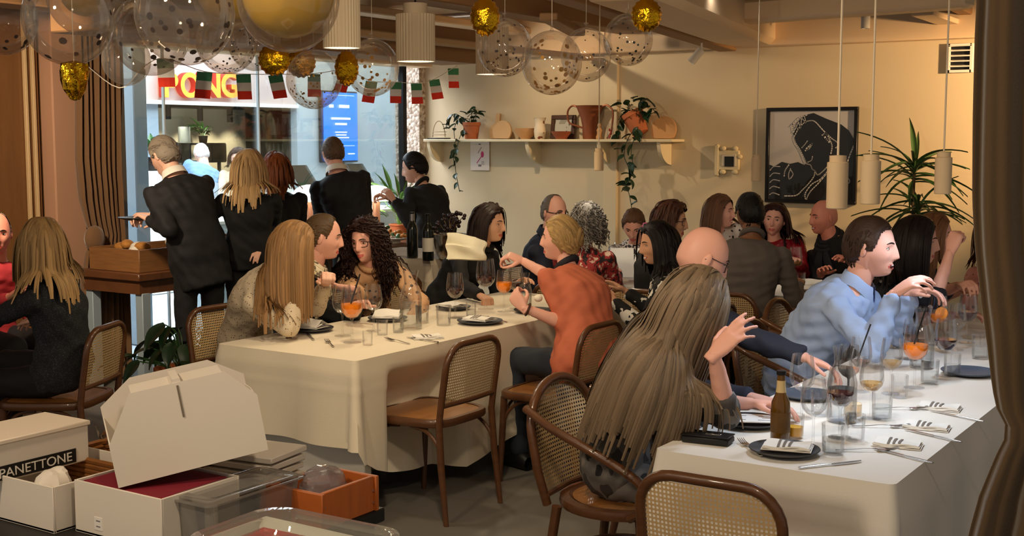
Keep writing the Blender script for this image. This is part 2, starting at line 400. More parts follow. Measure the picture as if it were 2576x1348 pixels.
# flat cable trays and the fat duct to the right, from two points each
def bar(name, p, q, wd, ht, m):
    p = np.asarray(p); q = np.asarray(q); d = q - p; L = np.linalg.norm(d); R = frame3(d)
    o = MB().box((p + q) / 2, (wd, L, ht), R=R, bev=min(wd, ht) * 0.15).build(tname(), m); o['kind'] = 'structure'; return o
bar('cable_tray', atz(1310, -40, 2.62), atz(1830, 122, 2.46), 0.16, 0.05, M_beam)
bar('cable_tray', atz(1380, 42, 2.60), atz(1452, 82, 2.60), 0.14, 0.06, M_beam)
bar('duct', atz(1560, -70, 2.62), atz(1955, 100, 2.62), 0.46, 0.30, M_duct)
bar('duct', atz(1830, 35, 2.62), atz(2440, -12, 2.62), 0.20, 0.16, M_duct)
bar('cable_tray', atz(1420, 57, 2.74), atz(1640, 52, 2.74), 0.1, 0.03, M_beam)
bar('cable_tray', atz(1640, 118, 2.50), atz(1760, 112, 2.50), 0.05, 0.04, M_duct)
bar('bracket', atz(2320, 32, 2.60), atz(2405, 62, 2.58), 0.16, 0.04, M_duct)
bar('bracket', atz(2360, -8, 2.66), atz(2470, 48, 2.66), 0.10, 0.06, M_beam)
# black service void above the right hand tables: flat black panels paint in its shaded depth
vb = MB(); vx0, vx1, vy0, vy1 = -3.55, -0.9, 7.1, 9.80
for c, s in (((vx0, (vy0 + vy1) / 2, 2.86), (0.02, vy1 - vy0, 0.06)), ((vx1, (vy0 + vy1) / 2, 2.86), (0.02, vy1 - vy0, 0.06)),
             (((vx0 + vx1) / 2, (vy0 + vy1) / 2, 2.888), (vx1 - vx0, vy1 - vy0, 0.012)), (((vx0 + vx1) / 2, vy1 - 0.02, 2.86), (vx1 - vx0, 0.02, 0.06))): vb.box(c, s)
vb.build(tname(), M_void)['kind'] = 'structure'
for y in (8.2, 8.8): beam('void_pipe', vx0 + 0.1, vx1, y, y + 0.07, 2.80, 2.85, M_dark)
# small track spot heads and the sensor hanging from the trays
def spot_head(px, py, z, tilt):
    t = thing('track_spotlight', 'small white cylinder spotlight aimed from a ceiling tray' if px < 1800 else 'small beige bracket sensor under the ceiling duct', 'spotlight', atz(px, py, z))
    R = rotz(YAW) @ roty(tilt)
    MB().lathe([(0.0, 0.0), (0.032, 0), (0.034, -0.004), (0.034, -0.13), (0.028, -0.13), (0.026, -0.11), (0, -0.11)], 16, R=R).build('head', M_white, t)
    MB().tube([(0, 0, 0.0), (0, 0, max(0.04, CZ - z + .01))], 0.008, 6).build('stem', M_white, t)
spot_head(1765, 125, 2.41, 0.7); spot_head(2178, 28, 2.66, 0.0)

# ------------------------------------------------------------------ curtains
def curtain(name, label, left, right, ztop, zbot, nfold, amp, m, plane, loc, gather=None, nv=70, nu=220):
    """left/right: list of (z, s) edge positions along the rail direction; plane(s, depth, z)->xyz"""
    lz = [p[0] for p in left]; ls = [p[1] for p in left]; rz_ = [p[0] for p in right]; rs = [p[1] for p in right]
    G = []
    for i in range(nu + 1):
        u = i / nu; row = []
        for j in range(nv + 1):
            z = ztop + (zbot - ztop) * j / nv
            a = np.interp(-z, [-q for q in lz], ls); b = np.interp(-z, [-q for q in rz_], rs)
            s_ = a + (b - a) * u; k = abs(b - a)
            ph = nfold * 2 * PI * (u + 0.02 * math.sin(7 * u + 2.1)) + 0.35 * math.sin(z * 2.2 + u * 9)
            dep = amp * (math.sin(ph) + 0.35 * math.sin(2.3 * ph + 1.0 + z))
            if gather: dep *= 0.45 + 0.55 * min(1, abs(z - gather) / 0.35)
            row.append(plane(s_, dep, z))
        G.append(row)
    t = thing(name, label, 'curtain', loc); L = np.array(loc, float)
    mb = MB(); mb.grid(np.array(G) - L); o = mb.build('drape', m, t, ang=180)
    so = o.modifiers.new('thick', 'SOLIDIFY'); so.thickness = 0.004
    return t
# right curtain, on a rail along X at Y = 3.42
CYR = 3.42
edge = [(0, 2452), (100, 2447), (300, 2442), (500, 2440), (620, 2446), (760, 2462), (870, 2478), (980, 2492), (1040, 2506), (1075, 2528), (1090, 2538), (1110, 2520), (1150, 2500), (1250, 2458), (1348, 2430), (1500, 2400)]
le = [(aty(p, y, CYR)[2], aty(p, y, CYR)[0]) for y, p in edge]
le = [(2.86, le[0][1] - 0.02)] + le + [(0.01, le[-1][1] - 0.05)]
tc_ = curtain('gathered_curtain', 'dark brown floor length curtain gathered with a tie beside the white table', le,
        [(2.9, 0.45), (1.2, 0.40), (0.95, 0.05), (0.7, 0.30), (0.0, 0.45)], 2.86, 0.015, 12, 0.035, M_curtain, lambda s, d, z: (s, CYR + d, z), (-0.2, CYR, 0), gather=0.93)
MB().tube([(x, y, 0.935 + 0.03 * math.sin(3 * a)) for a in np.linspace(0, 2 * PI, 24, endpoint=False) for x, y in [(-0.2 + 0.23 + 0.36 * math.cos(a) - 0.02, 0.085 * math.sin(a))]], 0.022, 8, closed=True).build('tie_back', M_curtain, tc_)
MB().tube([(-0.9, 0, 2.865), (0.7, 0, 2.865)], 0.014, 8).build('rail', M_dark, tc_)
# left curtain, along Y at X = -7.2
CXL = -7.18
le = [(atx(p, y, CXL)[2], atx(p, y, CXL)[1]) for y, p in [(150, 188), (400, 190), (500, 200), (560, 214), (595, 228), (640, 214), (720, 205), (900, 200), (960, 200)]]
re = [(atx(p, y, CXL)[2], atx(p, y, CXL)[1]) for y, p in [(150, 298), (440, 303), (600, 318), (700, 324), (960, 336)]]
le = [(2.86, le[0][1])] + le + [(0.0, le[-1][1])]; re = [(2.86, re[0][1])] + re + [(0.0, re[-1][1])]
M_curtain2 = pm('curtain_brown', (112, 80, 50), 0.9, bump=(120, 0.3, 0.004), var=(3, 0.12), sheen=0.3)
tl = curtain('gathered_curtain', 'brown floor length curtain knotted halfway beside the glass front', le, re, 2.86, 0.015, 8, 0.045, M_curtain2,
        lambda s, d, z: (CXL + d, s, z), (CXL, (le[0][1] + re[0][1]) / 2, 0), gather=1.0)
kn = atx(238, 600, CXL + 0.08) - np.array(tl.location)
MB().ell(kn, (0.05, 0.08, 0.09), 12, 8).build('knot', M_curtain2, tl)

# ------------------------------------------------------------------ the mall beyond the glass
SX = -12.6
M_shopwall = pm('shop_wall', (188, 172, 146), 0.7, var=(1, 0.05)); M_fascia = pm('fascia', (196, 176, 168), 0.6)
def onx(px, py, X=SX): return atx(px, py, X)
fz0 = onx(560, 262)[2]
y0s = onx(270, 262)[1]; y1s = onx(745, 262)[1]
mw = struct('wall_shop', MB().box((SX - 0.05, (y0s + y1s) / 2, (fz0 + 3.6) / 2), (0.1, y1s - y0s, 3.6 - fz0)), M_fascia)
MB().box((SX + 0.02, (y0s + y1s) / 2, fz0), (0.06, y1s - y0s, 0.05)).build('ledge', M_white, mw)
struct('wall_shop_inner', MB().box((SX - 2.0, (y0s + y1s) / 2 + 1.0, 1.8), (0.1, y1s - y0s + 5, 3.6)), M_shopwall)
yg1 = onx(1300, 300)[1]
struct('wall_mall', MB().box((SX - 0.05, (y1s + yg1) / 2, 1.8), (0.12, yg1 - y1s, 3.6)), M_grey)
struct('ceiling_mall', MB().box((-13.5, 11, 3.65), (12.2, 26, 0.1)), M_white)
struct('wall_mall_end', MB().box((-12, 24, 1.8), (16, 0.2, 3.6)), M_grey)
pc = atx(331, 400, -8.3)
struct('trim_7', MB().box((-8.3, pc[1], 1.8), (0.26, 0.14, 3.6), bev=0.01), M_post)
pc2 = onx(394, 300); struct('trim_8', MB().box((SX - 0.2, pc2[1], 1.8), (0.2, 0.25, 3.6), bev=0.01), M_post)
# shop back wall spotlights on a dark track
XI = SX - 1.9
trk = thing('light_track', 'black ceiling light track with three spotlights inside the shop', 'light track', atx(500, 268, XI + 0.5))
L0 = np.array(trk.location)
def onI(px, py, X=XI + 0.5): return atx(px, py, X) - L0
MB().tube([onI(385, 265), onI(655, 272)], 0.035, 6).build('rail', M_black, trk)
for px, py in ((422, 275), (503, 280), (578, 284)):
    p = onI(px, py); MB().lathe([(0, 0.1), (0.045, 0.1), (0.045, -0.14), (0.036, -0.14), (0.034, -0.1), (0, -0.1)], 12, o=p).build('spotlight', M_black, trk)
for px in (452, 512, 575, 628):
    p = atx(px, 262, XI + 0.42); lamp('shop_spot', 'SPOT', p, 110, (1.0, 0.86, 0.62), 0.03, (XI, p[1], 0.7), 70, 0.6)
# dark bar at the right end of the shop, shelves with bottles
db0 = atx(657, 300, SX - 0.9)[1]; db1 = atx(742, 300, SX - 0.9)[1]
bar_ = thing('shop_bar', 'dark back bar with shelves of small bottles inside the shop', 'shelf', (SX - 1.0, (db0 + db1) / 2, 0))
hw = (db1 - db0) / 2
MB().box((-0.2, 0, 1.25), (0.06, 2 * hw, 2.5)).build('back_panel', M_black, bar_)
for z in (0.95, 1.35, 1.75, 2.1): MB().box((0, 0, z), (0.34, 2 * hw, 0.03)).build('shelf', M_dark, bar_)
MB().box((0, -hw, 1.25), (0.36, 0.05, 2.5)).build('side_panel', M_dark, bar_)
bt = MB().lathe([(0, 0), (0.035, 0), (0.035, 0.15), (0.013, 0.2), (0.013, 0.26), (0, 0.26)], 8).mesh('bottle', [pm('bar_glass', (120, 110, 96), 0.1, coat=0.5)])
for i, z in enumerate((0.965, 1.365, 1.765)):
    for k in range(6):
        o = bpy.data.objects.new('bottle', bt); C.objects.link(o); o.location = (SX - 0.95, (db0 + db1) / 2 - hw + 0.12 + k * (2 * hw - 0.24) / 5 + random.uniform(-.01, .01), z)
        tag(o, 'small bottle on a shelf of the dark back bar', 'bottle', 'bottles on the shop bar')
# console with plant and boxes in front of the shop wall
cn = thing('console_shelf', 'thin black metal console frame against the beige shop wall', 'console', atz(512, 500, 0.0) * 0 + np.array([XI + 0.25, atx(520, 400, XI + 0.25)[1], 0]))
cy0 = atx(462, 400, XI + 0.25)[1] - cn.location.y; cy1 = atx(551, 400, XI + 0.25)[1] - cn.location.y; cz0 = atx(520, 406, XI + .25)[2]; cz1 = atx(520, 362, XI + .25)[2]
for z in (cz0, cz1): MB().box((0, (cy0 + cy1) / 2, z), (0.3, cy1 - cy0, 0.03)).build('shelf', M_black, cn)
for y in (cy0, (cy0 * 0.4 + cy1 * 0.6), cy1): MB().box((0, y, (cz0 + cz1) / 2), (0.3, 0.025, cz1 - cz0)).build('upright', M_black, cn)
for y in (cy0, cy1): MB().box((0, y, cz0 / 2), (0.04, 0.04, cz0)).build('leg', M_black, cn)
def leaf_mesh(L=0.1, W=0.05, curl=0.2, n=6, name='leaf', mat_=None, fold=0.15):
    G = []
    for i in range(n + 1):
        t = i / n; w_ = W * math.sin(PI * min(1, t * 0.96 + 0.04) ** 0.85) * (1 - 0.25 * t) + 0.0008
        row = [(x * w_ / 2 * 1.0, t * L * (1 - 0.15 * curl * t), -curl * L * t * t + fold * W * abs(x)) for x in (-1, -0.5, 0, 0.5, 1)]
        G.append(row)
    return MB().grid(G).mesh(name, [mat_ or M_leaf], ang=180)
def put_leaf(me, root, p, d, roll=0.0, sc=1.0, name='leaf', up=(0, 0, 1)):
    R = frame3(d, up) @ roty(roll)
    o = bpy.data.objects.new(name, me); C.objects.link(o); o.parent = root
    M4 = Matrix.Identity(4)
    for i in range(3):
        for j in range(3): M4[i][j] = R[i][j] * sc
        M4[i][3] = p[i]
    o.matrix_local = M4; return o
def bush(name, label, loc, r, h, nl, L, W, mat_, pot=None, seed=1):
    rg = random.Random(seed); t = thing(name, label, 'plant', loc); me = leaf_mesh(L, W, 0.35, mat_=mat_)
    if pot:
        MB().lathe([(0, 0), (pot[0] * .8, 0), (pot[0], pot[1]), (pot[0] * 1.06, pot[1]), (pot[0] * 1.06, pot[1] * 1.08), (pot[0] * .9, pot[1] * 1.08), (pot[0] * .88, pot[1] * .95), (0, pot[1] * .95)], 20).build('pot', pot[2], t)
    zb = pot[1] if pot else 0
    for i in range(nl):
        a = rg.uniform(0, 2 * PI); e = rg.uniform(0.1, 1.3); q = rg.uniform(0.15, 1)
        p = np.array([r * q * math.cos(a) * 0.6, r * q * math.sin(a) * 0.6, zb + h * rg.uniform(0.15, 0.9)])
        d = np.array([math.cos(a) * math.cos(e), math.sin(a) * math.cos(e), math.sin(e)])
        MB().tube([(p[0] * .15, p[1] * .15, zb), p * np.array([.6, .6, .8]) + np.array([0, 0, zb * .2]), p], 0.003, 4).build('stem', mat_, t) if i % 3 == 0 else None
        put_leaf(me, t, p, d, rg.uniform(-.6, .6), rg.uniform(0.7, 1.15))
    return t
bush('potted_plant', 'small leafy plant standing on the black console in the shop', (XI + 0.25, atx(511, 350, XI + .25)[1], cz1 + 0.015), 0.16, 0.16, 26, 0.16, 0.07, M_leaf, (0.07, 0.1, M_black), 3)
bush('potted_plant', 'dark green plant beside the grey post in the mall', (atx(382, 350, -11)[0], atx(382, 350, -11)[1], 1.35), 0.2, 0.2, 24, 0.2, 0.09, M_leaf, (0.09, 0.14, M_dark), 4)
MB().box((0, 0, 0), (0.5, 0.5, 1.35), bev=0.01).build('plinth', M_white, None, (atx(382, 350, -11)[0], atx(382, 350, -11)[1], 0.675))
tag(bpy.data.objects['plinth'], 'pale plinth under the dark green plant in the mall', 'plinth')
bxp = atx(461, 350, XI + .25); tag(MB().lathe([(0, 0), (0.09, 0), (0.09, 0.24), (0.075, 0.24), (0.075, 0.02), (0, 0.02)], 16).build('glass_vase', clear('vase_glass', (220, 224, 220), 0.25), None, (XI + .25, bxp[1] + 0.02, cz1 + 0.015)), 'clear glass vase on the black console end', 'vase')
# glowing sign on the fascia
M_sign = pm('sign_face', (255, 150, 50), 0.5, emit=((255, 140, 50), 1.1)); M_signside = pm('sign_side', (190, 40, 24), 0.5, emit=((220, 50, 30), 0.3))
sg = thing('shop_sign', 'glowing orange block letter sign on the pale shop fascia', 'sign', onx(500, 215, SX + 0.08)); S0 = np.array(sg.location)
FONT = bpy.data.fonts.load if False else None
def text_part(ch, name, loc, h, depth, mats, parent, rot, wide=None, bold=0.0):
    cu = bpy.data.curves.new(name, 'FONT'); cu.body = ch; cu.size = h / 0.70; cu.extrude = depth; cu.offset = bold; cu.align_x = 'CENTER'
    tmp = bpy.data.objects.new(name, cu); C.objects.link(tmp); dg = bpy.context.evaluated_depsgraph_get(); dg.update()
    me = bpy.data.meshes.new_from_object(tmp.evaluated_get(dg)); bpy.data.objects.remove(tmp)
    me.materials.clear()
    for m in mats: me.materials.append(m)
    if len(mats) > 1:
        me.polygons.foreach_set('material_index', [0 if abs(p.normal.z) > 0.7 else 1 for p in me.polygons])
    xs = [v.co.x for v in me.vertices]
    if wide and max(xs) > min(xs): 
        k = wide / (max(xs) - min(xs)); cx = (max(xs) + min(xs)) / 2
        for v in me.vertices: v.co.x = (v.co.x - cx) * k
    o = bpy.data.objects.new(name, me); C.objects.link(o); o.parent = parent; o.location = [float(q) for q in loc]; o.rotation_euler = rot; return o
for ch, a, b in (('P', 407, 443), ('O', 449, 497), ('N', 501, 549), ('G', 551, 595)):
    p = onx((a + b) / 2, 243, SX + 0.08); q0 = onx(a, 243, SX + .08); q1 = onx(b, 243, SX + .08)
    hh = onx((a + b) / 2, 184, SX + .08)[2] - p[2]
    text_part(ch, 'letter', p - S0, hh, 0.05, [M_sign, M_signside], sg, (PI / 2, 0, PI / 2), wide=abs(q1[1] - q0[1]), bold=0.012)
# blue information screen on the grey wall
c0 = onx(815, 405, SX + 0.1); c1 = onx(897, 235, SX + 0.1)
M_scr = pm('screen_blue', (40, 120, 230), 0.3, emit=((45, 125, 240), 1.0)); M_scrt = pm('screen_text', (235, 240, 255), 0.4, emit=((230, 240, 255), 1.3))
sc_ = thing('information_screen', 'tall blue information screen with white lines on the grey mall wall', 'screen', (SX + 0.06, (c0[1] + c1[1]) / 2, 0))
sh, sw = c1[2] - c0[2], c1[1] - c0[1]; zc = (c1[2] + c0[2]) / 2
MB().box((0, 0, zc), (0.08, sw + 0.05, sh + 0.05), bev=0.01).build('casing', M_dark, sc_)
MB().box((0.045, 0, zc), (0.012, sw, sh)).build('display', M_scr, sc_)
for fz_, ws in ((0.30, [(-.28, .12), (.1, .3)]), (0.12, [(0, .56)]), (0.04, [(0, .34)]), (-.08, [(0, .34)]), (-.12, [(0, .30)]), (-.16, [(0, .46)]), (-.40, [(.3, .2)])):
    for (u, wd) in ws: MB().box((0.054, u * sw, zc + fz_ * sh), (0.006, wd * sw, 0.045 if fz_ > .2 else 0.03 if fz_ > 0 else 0.016)).build('text_line', M_scrt, sc_)
for z_ in (-.28, .46): MB().box((0.054, 0, zc + z_ * sh), (0.006, sw * .8, 0.006)).build('border_line', M_scrt, sc_)
MB().box((0, 0, c0[2] / 2), (0.06, 0.2, c0[2])).build('stand', M_dark, sc_)
# ================================================================== FURNITURE
TZ = 0.74
def cane_mesh(name, inside, w, h, pitch, conv, hole=0.62):
    """woven cane: a sheet with octagonal holes; conv maps (u,v) to xyz"""
    nu = int(w / pitch); nv = int(h / pitch); V = []; F = []; idx = {}
    def vid(u, v):
        k = (round(u, 5), round(v, 5))
        if k not in idx: idx[k] = len(V); V.append(conv(u, v))
        return idx[k]
    q = pitch / 2
    for i in range(nu):
        for j in range(nv):
            cu = -w / 2 + (i + .5) * w / nu; cv = (j + .5) * h / nv
            if not inside(cu, cv): continue
            a = w / nu / 2; b = h / nv / 2
            outer = [(a, 0), (a, b), (0, b), (-a, b), (-a, 0), (-a, -b), (0, -b), (a, -b)]
            O = [vid(cu + x, cv + y) for x, y in outer]
            I = []
            for k in range(8):
                t = k * PI / 4; I.append(len(V)); V.append(conv(cu + a * hole * math.cos(t), cv + b * hole * math.sin(t)))
            for k in range(8): F.append((O[k], O[(k + 1) % 8], I[(k + 1) % 8], I[k]))
    return MB().add(V, F).mesh(name, [M_cane], smooth=False)
# --- bentwood side chair with a rounded cane back (faces +Y)
def make_side_chair(pitch=0.0125):
    t = thing('cane_chair', '', 'chair')
    def lean(z): return -0.205 - max(0, z - 0.46) * 0.16
    MB().prism([(0.21, 0), (0.2, 0.025), (-0.2, 0.025), (-0.21, 0)], 0.001)
    # seat: rounded trapezoid
    pts = []
    for a in np.linspace(0, 2 * PI, 40, endpoint=False):
        c, s_ = math.cos(a), math.sin(a); x = 0.225 * np.sign(c) * abs(c) ** 0.42; y = 0.215 * np.sign(s_) * abs(s_) ** 0.42
        pts.append((x * (1 + 0.10 * (y / 0.215)), y))
    mb = MB(); prof = [(1.0, 0.425), (1.02, 0.432), (1.02, 0.452), (1.0, 0.460), (0.9, 0.460)]
    G = [[(p[0] * k, p[1] * k, z) for (k, z) in prof] for p in pts]; mb.grid(G, closeu=True)
    mb.add([(p[0] * .9, p[1] * .9, 0.4575) for p in pts], [tuple(range(40))], 1); mb.add([(p[0], p[1], 0.425) for p in pts], [tuple(range(39, -1, -1))])
    mb.build('seat', [M_wood, M_woodseat], t)
    # back frame loop
    W = 0.205; H = 0.80
    path = [(-W, lean(.44), 0.44), (-W, lean(.55), .55), (-W, lean(.68), 0.68)]
    for a in np.linspace(PI, PI / 2, 7): path.append((-W + 0.10 + 0.10 * math.cos(a), lean(0.70), 0.70 + 0.10 * math.sin(a)))
    path = [np.array((p[0], lean(p[2]), p[2])) for p in path]
    path = path + [np.array((-p[0], p[1], p[2])) for p in path[::-1]]
    MB().tube(path, 0.0155, 10, flat=1.0).build('back_frame', M_wood, t)
    MB().tube([(-W, lean(.53), .53), (0, lean(.53) - 0.012, .53), (W, lean(.53), .53)], 0.013, 8).build('lower_rail', M_wood, t)
    h = 0.245
    def inside(u, v):
        if v < h - 0.085: return True
        du = max(0, abs(u) - (W - 0.10)); dv = v - (h - 0.085); return du * du + dv * dv < 0.088 ** 2
    def conv(u, v):
        z = 0.54 + v; return (u, lean(z) - 0.012 * (1 - (u / W) ** 2), z)
    o = bpy.data.objects.new('cane_panel', cane_mesh('cane_panel', inside, 2 * W - 0.022, h, pitch, conv)); C.objects.link(o); o.parent = t
    for sx in (-1, 1):
        MB().tube([(sx * W, lean(.44), 0.46), (sx * (W + .005), -0.22, 0.25), (sx * (W + .01), -0.25, 0.0)], [0.016, 0.0165, 0.012], 9).build('leg', M_wood, t)
        MB().tube([(sx * 0.205, 0.18, 0.43), (sx * 0.21, 0.19, 0.22), (sx * 0.215, 0.20, 0.0)], [0.018, 0.0165, 0.012], 9).build('leg', M_wood, t)
        MB().tube(bez([(sx * 0.21, 0.185, 0.27), (sx * 0.205, 0.165, 0.345), (sx * 0.2, 0.10, 0.405), (sx * 0.2, 0.02, 0.42)], 6), 0.009, 7).build('brace', M_wood, t)
        MB().tube(bez([(sx * 0.205, -0.225, 0.25), (sx * 0.2, -0.2, 0.34), (sx * 0.195, -0.13, 0.405), (sx * 0.195, -0.04, 0.42)], 6), 0.009, 7).build('brace', M_wood, t)
    for y, z in ((0.185, 0.30), ):
        MB().tube(bez([(-0.205, y, z), (-0.15, y, 0.385), (-0.05, y - .01, 0.42)], 6), 0.008, 6).build('brace', M_wood, t)
        MB().tube(bez([(0.205, y, z), (0.15, y, 0.385), (0.05, y - .01, 0.42)], 6), 0.008, 6).build('brace', M_wood, t)
    return t
# --- bentwood armchair: hooped cane back, arms sweeping down to a round seat
def make_armchair():
    t = thing('bentwood_armchair', '', 'chair'); W = 0.215; H = 0.85
    def lean(z): return -0.20 - max(0, z - 0.46) * 0.20
    mb = MB(); mb.lathe([(0, .425), (.2, .425), (.222, .43), (.226, .445), (.222, .46), (.19, .463), (.18, .456), (0, .452)], 32); mb.build('seat', M_wood, t)
    MB().lathe([(0, .4555), (.178, .4585)], 32, cap=False).build('seat_panel', M_woodseat, t)
    path = [(-W + 0.03, -0.16, .44), (-W, 0, .56), (-W, 0, .66)]
    for a in np.linspace(PI, PI / 2, 8): path.append((W * math.cos(a), 0, H - 0.17 + 0.17 * math.sin(a)))
    path = [np.array((p[0], lean(p[2]), p[2])) for p in path]; path = path + [np.array((-p[0], p[1], p[2])) for p in path[-2::-1]]
    MB().tube(path, 0.0165, 10).build('back_hoop', M_wood, t)
    h = 0.36
    def inside(u, v):
        z = .48 + v
        if z > H - 0.17: return (u / (W - .012)) ** 2 + ((z - (H - .17)) / 0.158) ** 2 < 1
        return abs(u) < W - .01
    o = bpy.data.objects.new('cane_panel', cane_mesh('cane_panel', inside, 2 * W - 0.02, h, 0.0135, lambda u, v: (u, lean(.48 + v) - 0.02 * (1 - (u / W) ** 2), .48 + v))); C.objects.link(o); o.parent = t
    MB().tube([(-W + .02, lean(.5) + .012, .475), (0, lean(.5) - .01, .475), (W - .02, lean(.5) + .012, .475)], 0.01, 7).build('lower_rail', M_wood, t)
    for sx in (-1, 1):
        MB().tube(bez([(sx * (W + .005), lean(.79) - .0, .775), (sx * 0.268, -0.14, .735), (sx * 0.285, 0.04, .675), (sx * 0.27, 0.19, .60), (sx * 0.235, 0.215, .51), (sx * 0.2, 0.13, .445)], 7), [0.015, 0.0155, 0.0155, 0.0155, 0.014], 9).build('arm', M_wood, t)
        MB().tube([(sx * 0.185, -0.16, 0.44), (sx * 0.20, -0.19, 0.22), (sx * 0.215, -0.235, 0.0)], [0.018, 0.017, 0.012], 9).build('leg', M_wood, t)
        MB().tube([(sx * 0.165, 0.15, 0.44), (sx * 0.18, 0.175, 0.22), (sx * 0.195, 0.20, 0.0)], [0.018, 0.017, 0.012], 9).build('leg', M_wood, t)
    ring = [(0.165 * math.cos(a), 0.165 * math.sin(a), 0.26) for a in np.linspace(0, 2 * PI, 28, endpoint=False)]
    MB().tube(ring, 0.009, 7, closed=True).build('stretcher_ring', M_wood, t)
    return t
SC = make_side_chair(); AC = make_armchair()
FX, BX, FY, BY = -PI / 2, PI / 2, 0.0, PI      # facing +X, -X, +Y, -Y
def sc(x, y, rz, label): return dup(SC, (x, y, 0), rz, label, 'cane chairs at the tables')
def ac(x, y, rz, label): return dup(AC, (x, y, 0), rz, label, 'bentwood armchairs at the tables')
sc(-3.44, 4.56, BX, 'empty cane back chair pushed up to the cream table')
sc(-1.34, 3.25, FY, 'empty cane back chair at the short end of the white table')
sc(-3.20, 5.30, BX + 0.0, 'cane chair under the person in the rust cardigan')
sc(-5.15, 3.83, BX + 0.46, 'cane back chair under the person in dark tweed')
sc(-4.74, 4.72, FX, 'cane back chair of the person in the cream dotted sweater')
sc(-4.86, 5.20, FX, 'chair of the person with the patterned scarf at the cream table')
sc(-4.80, 5.70, FX, 'chair of the person in the tan polka dot blouse')
sc(-4.78, 6.38, FX, 'chair of the person in the black top at the cream table')
sc(-2.98, 6.22, BX, 'chair of the person in the black and white scarf')
sc(-2.95, 7.02, FY, 'cane back chair behind the person in the grey suit jacket')
sc(-3.96, 6.86, FY, 'chair of the person in the red floral top')
sc(-4.62, 7.50, FX, 'chair of the person in the navy shirt at the far table')
sc(-3.43, 6.88, FY - 0.1, 'chair of the person in glasses turned sideways at the far table')
sc(-4.14, 8.14, BY, 'chair of the person reading a menu at the far table')
sc(-3.20, 8.52, BY, 'chair of the person in red sequins by the wall')
sc(-2.72, 8.60, BY, 'chair of the person in the black shirt and dark scarf')
ac(-2.02, 3.80, FX, 'bentwood armchair of the person in the grey print dress')
ac(-2.16, 4.58, FX, 'bentwood armchair of the person in the dark jacket')
ac(-1.98, 5.48, FX, 'bentwood armchair behind the person in the light blue shirt')
ac(-2.16, 6.28, FX, 'bentwood armchair of the person in the black dotted blouse')
ac(-2.10, 7.02, FX, 'bentwood armchair beside the black dotted blouse armchair at the white table')
sc(-6.35, 4.35, FX + 0.2, 'chair of the person in the red top by the wood wall')

# --- tables with draped linen
def cloth(x0, x1, y0, y1, z, drop, m, wave=0.016, seed=1, per=0.02, rad=0.02, name='tablecloth', label='', dent=None):
    rg = random.Random(seed); cx, cy = (x0 + x1) / 2, (y0 + y1) / 2
    a, b = (x1 - x0) / 2, (y1 - y0) / 2; n = int(4 * (a + b) / per)
    # perimeter points with outward normal, rounded corners
    pts = []
    def edge(p, q, nx, ny):
        L = math.hypot(q[0] - p[0], q[1] - p[1]); k = max(2, int(L / per))
        for i in range(k): t = i / k; pts.append((p[0] + (q[0] - p[0]) * t, p[1] + (q[1] - p[1]) * t, nx, ny))
    def corner(c, a0):
        for i in range(6): t = a0 + (PI / 2) * i / 6; pts.append((c[0] + rad * math.cos(t), c[1] + rad * math.sin(t), math.cos(t), math.sin(t)))
    A, B = a - rad, b - rad
    edge((-A, -b), (A, -b), 0, -1); corner((A, -B), -PI / 2); edge((a, -B), (a, B), 1, 0); corner((A, B), 0)
    edge((A, b), (-A, b), 0, 1); corner((-A, B), PI / 2); edge((-a, B), (-a, -B), -1, 0); corner((-A, -B), PI)
    k = len(pts); ph = [rg.uniform(0, 6) for _ in range(4)]; G = []; rows = 26
    s_acc = 0
    for i, (x, y, nx, ny) in enumerate(pts):
        s_acc += per; dr = drop(x + cx, y + cy, nx, ny); row = []
        corn = abs(nx * ny) * 2
        for j in range(rows + 1):
            t = j / rows; zz = z + 0.004 - dr * t
            o = 0.004 + 0.010 * min(1, t * 6) + t * (wave * (math.sin(s_acc * 9 + ph[0]) + 0.7 * math.sin(s_acc * 16 + ph[1] + t) + 0.5 * math.sin(s_acc * 3.1 + ph[2])) + wave * 1.6) + corn * 0.07 * t * t ** .3 + .0035 * math.exp(-((zz - (z - .135)) / .007) ** 2) + .0035 * math.exp(-(((x if abs(ny) > .7 else y) - .12) / .008) ** 2) * min(1, t * 4)
            if dent and nx * dent[0] + ny * dent[1] > .7:      # pushed in by a chair seat
                q = (y + cy) if dent[0] else (x + cx); e = .07; k = min(1, max(0, (q - dent[2]) / e)) * min(1, max(0, (dent[3] - q) / e)); h = min(1, max(0, (z - .06 - zz) / .16)); o -= dent[4] * k * k * (3 - 2 * k) * h
            row.append((x + nx * o, y + ny * o, zz))
        G.append(row)
    mb = MB(); mb.grid(G, closeu=True)
    top = [(p[0][0], p[0][1], z + 0.004) for p in G]
    mb.add(top, [tuple(range(len(top)))])
    o = mb.build(name, m, None, (cx, cy, 0), ang=60)
    tag(o, label, 'tablecloth'); return o
def table(x0, x1, y0, y1, label, m, z=TZ, base='legs'):
    t = thing('dining_table', label, 'table', ((x0 + x1) / 2, (y0 + y1) / 2, 0)); a, b = (x1 - x0) / 2, (y1 - y0) / 2
    MB().box((0, 0, z - 0.022), (2 * a - .02, 2 * b - .02, 0.036), bev=0.004).build('tabletop', M_white, t)
    if base == 'panel':
        for y in (-b + 0.16, b - 0.16): MB().box((0, y, (z - .04) / 2), (2 * a - 0.14, 0.05, z - .04), bev=0.004).build('end_panel', m, t)
    else:
        for sx in (-1, 1):
            for sy in (-1, 1): MB().box((sx * (a - .08), sy * (b - (.26 if b > .6 else .08)), (z - .04) / 2), (0.05, 0.05, z - .04), bev=0.004).build('leg', m, t)
    return t
T1 = (-4.34, -3.50, 4.11, 6.55); T2 = (-1.71, -0.975, 3.43, 7.1); T3 = (-4.45, -2.30, 7.28, 7.88)
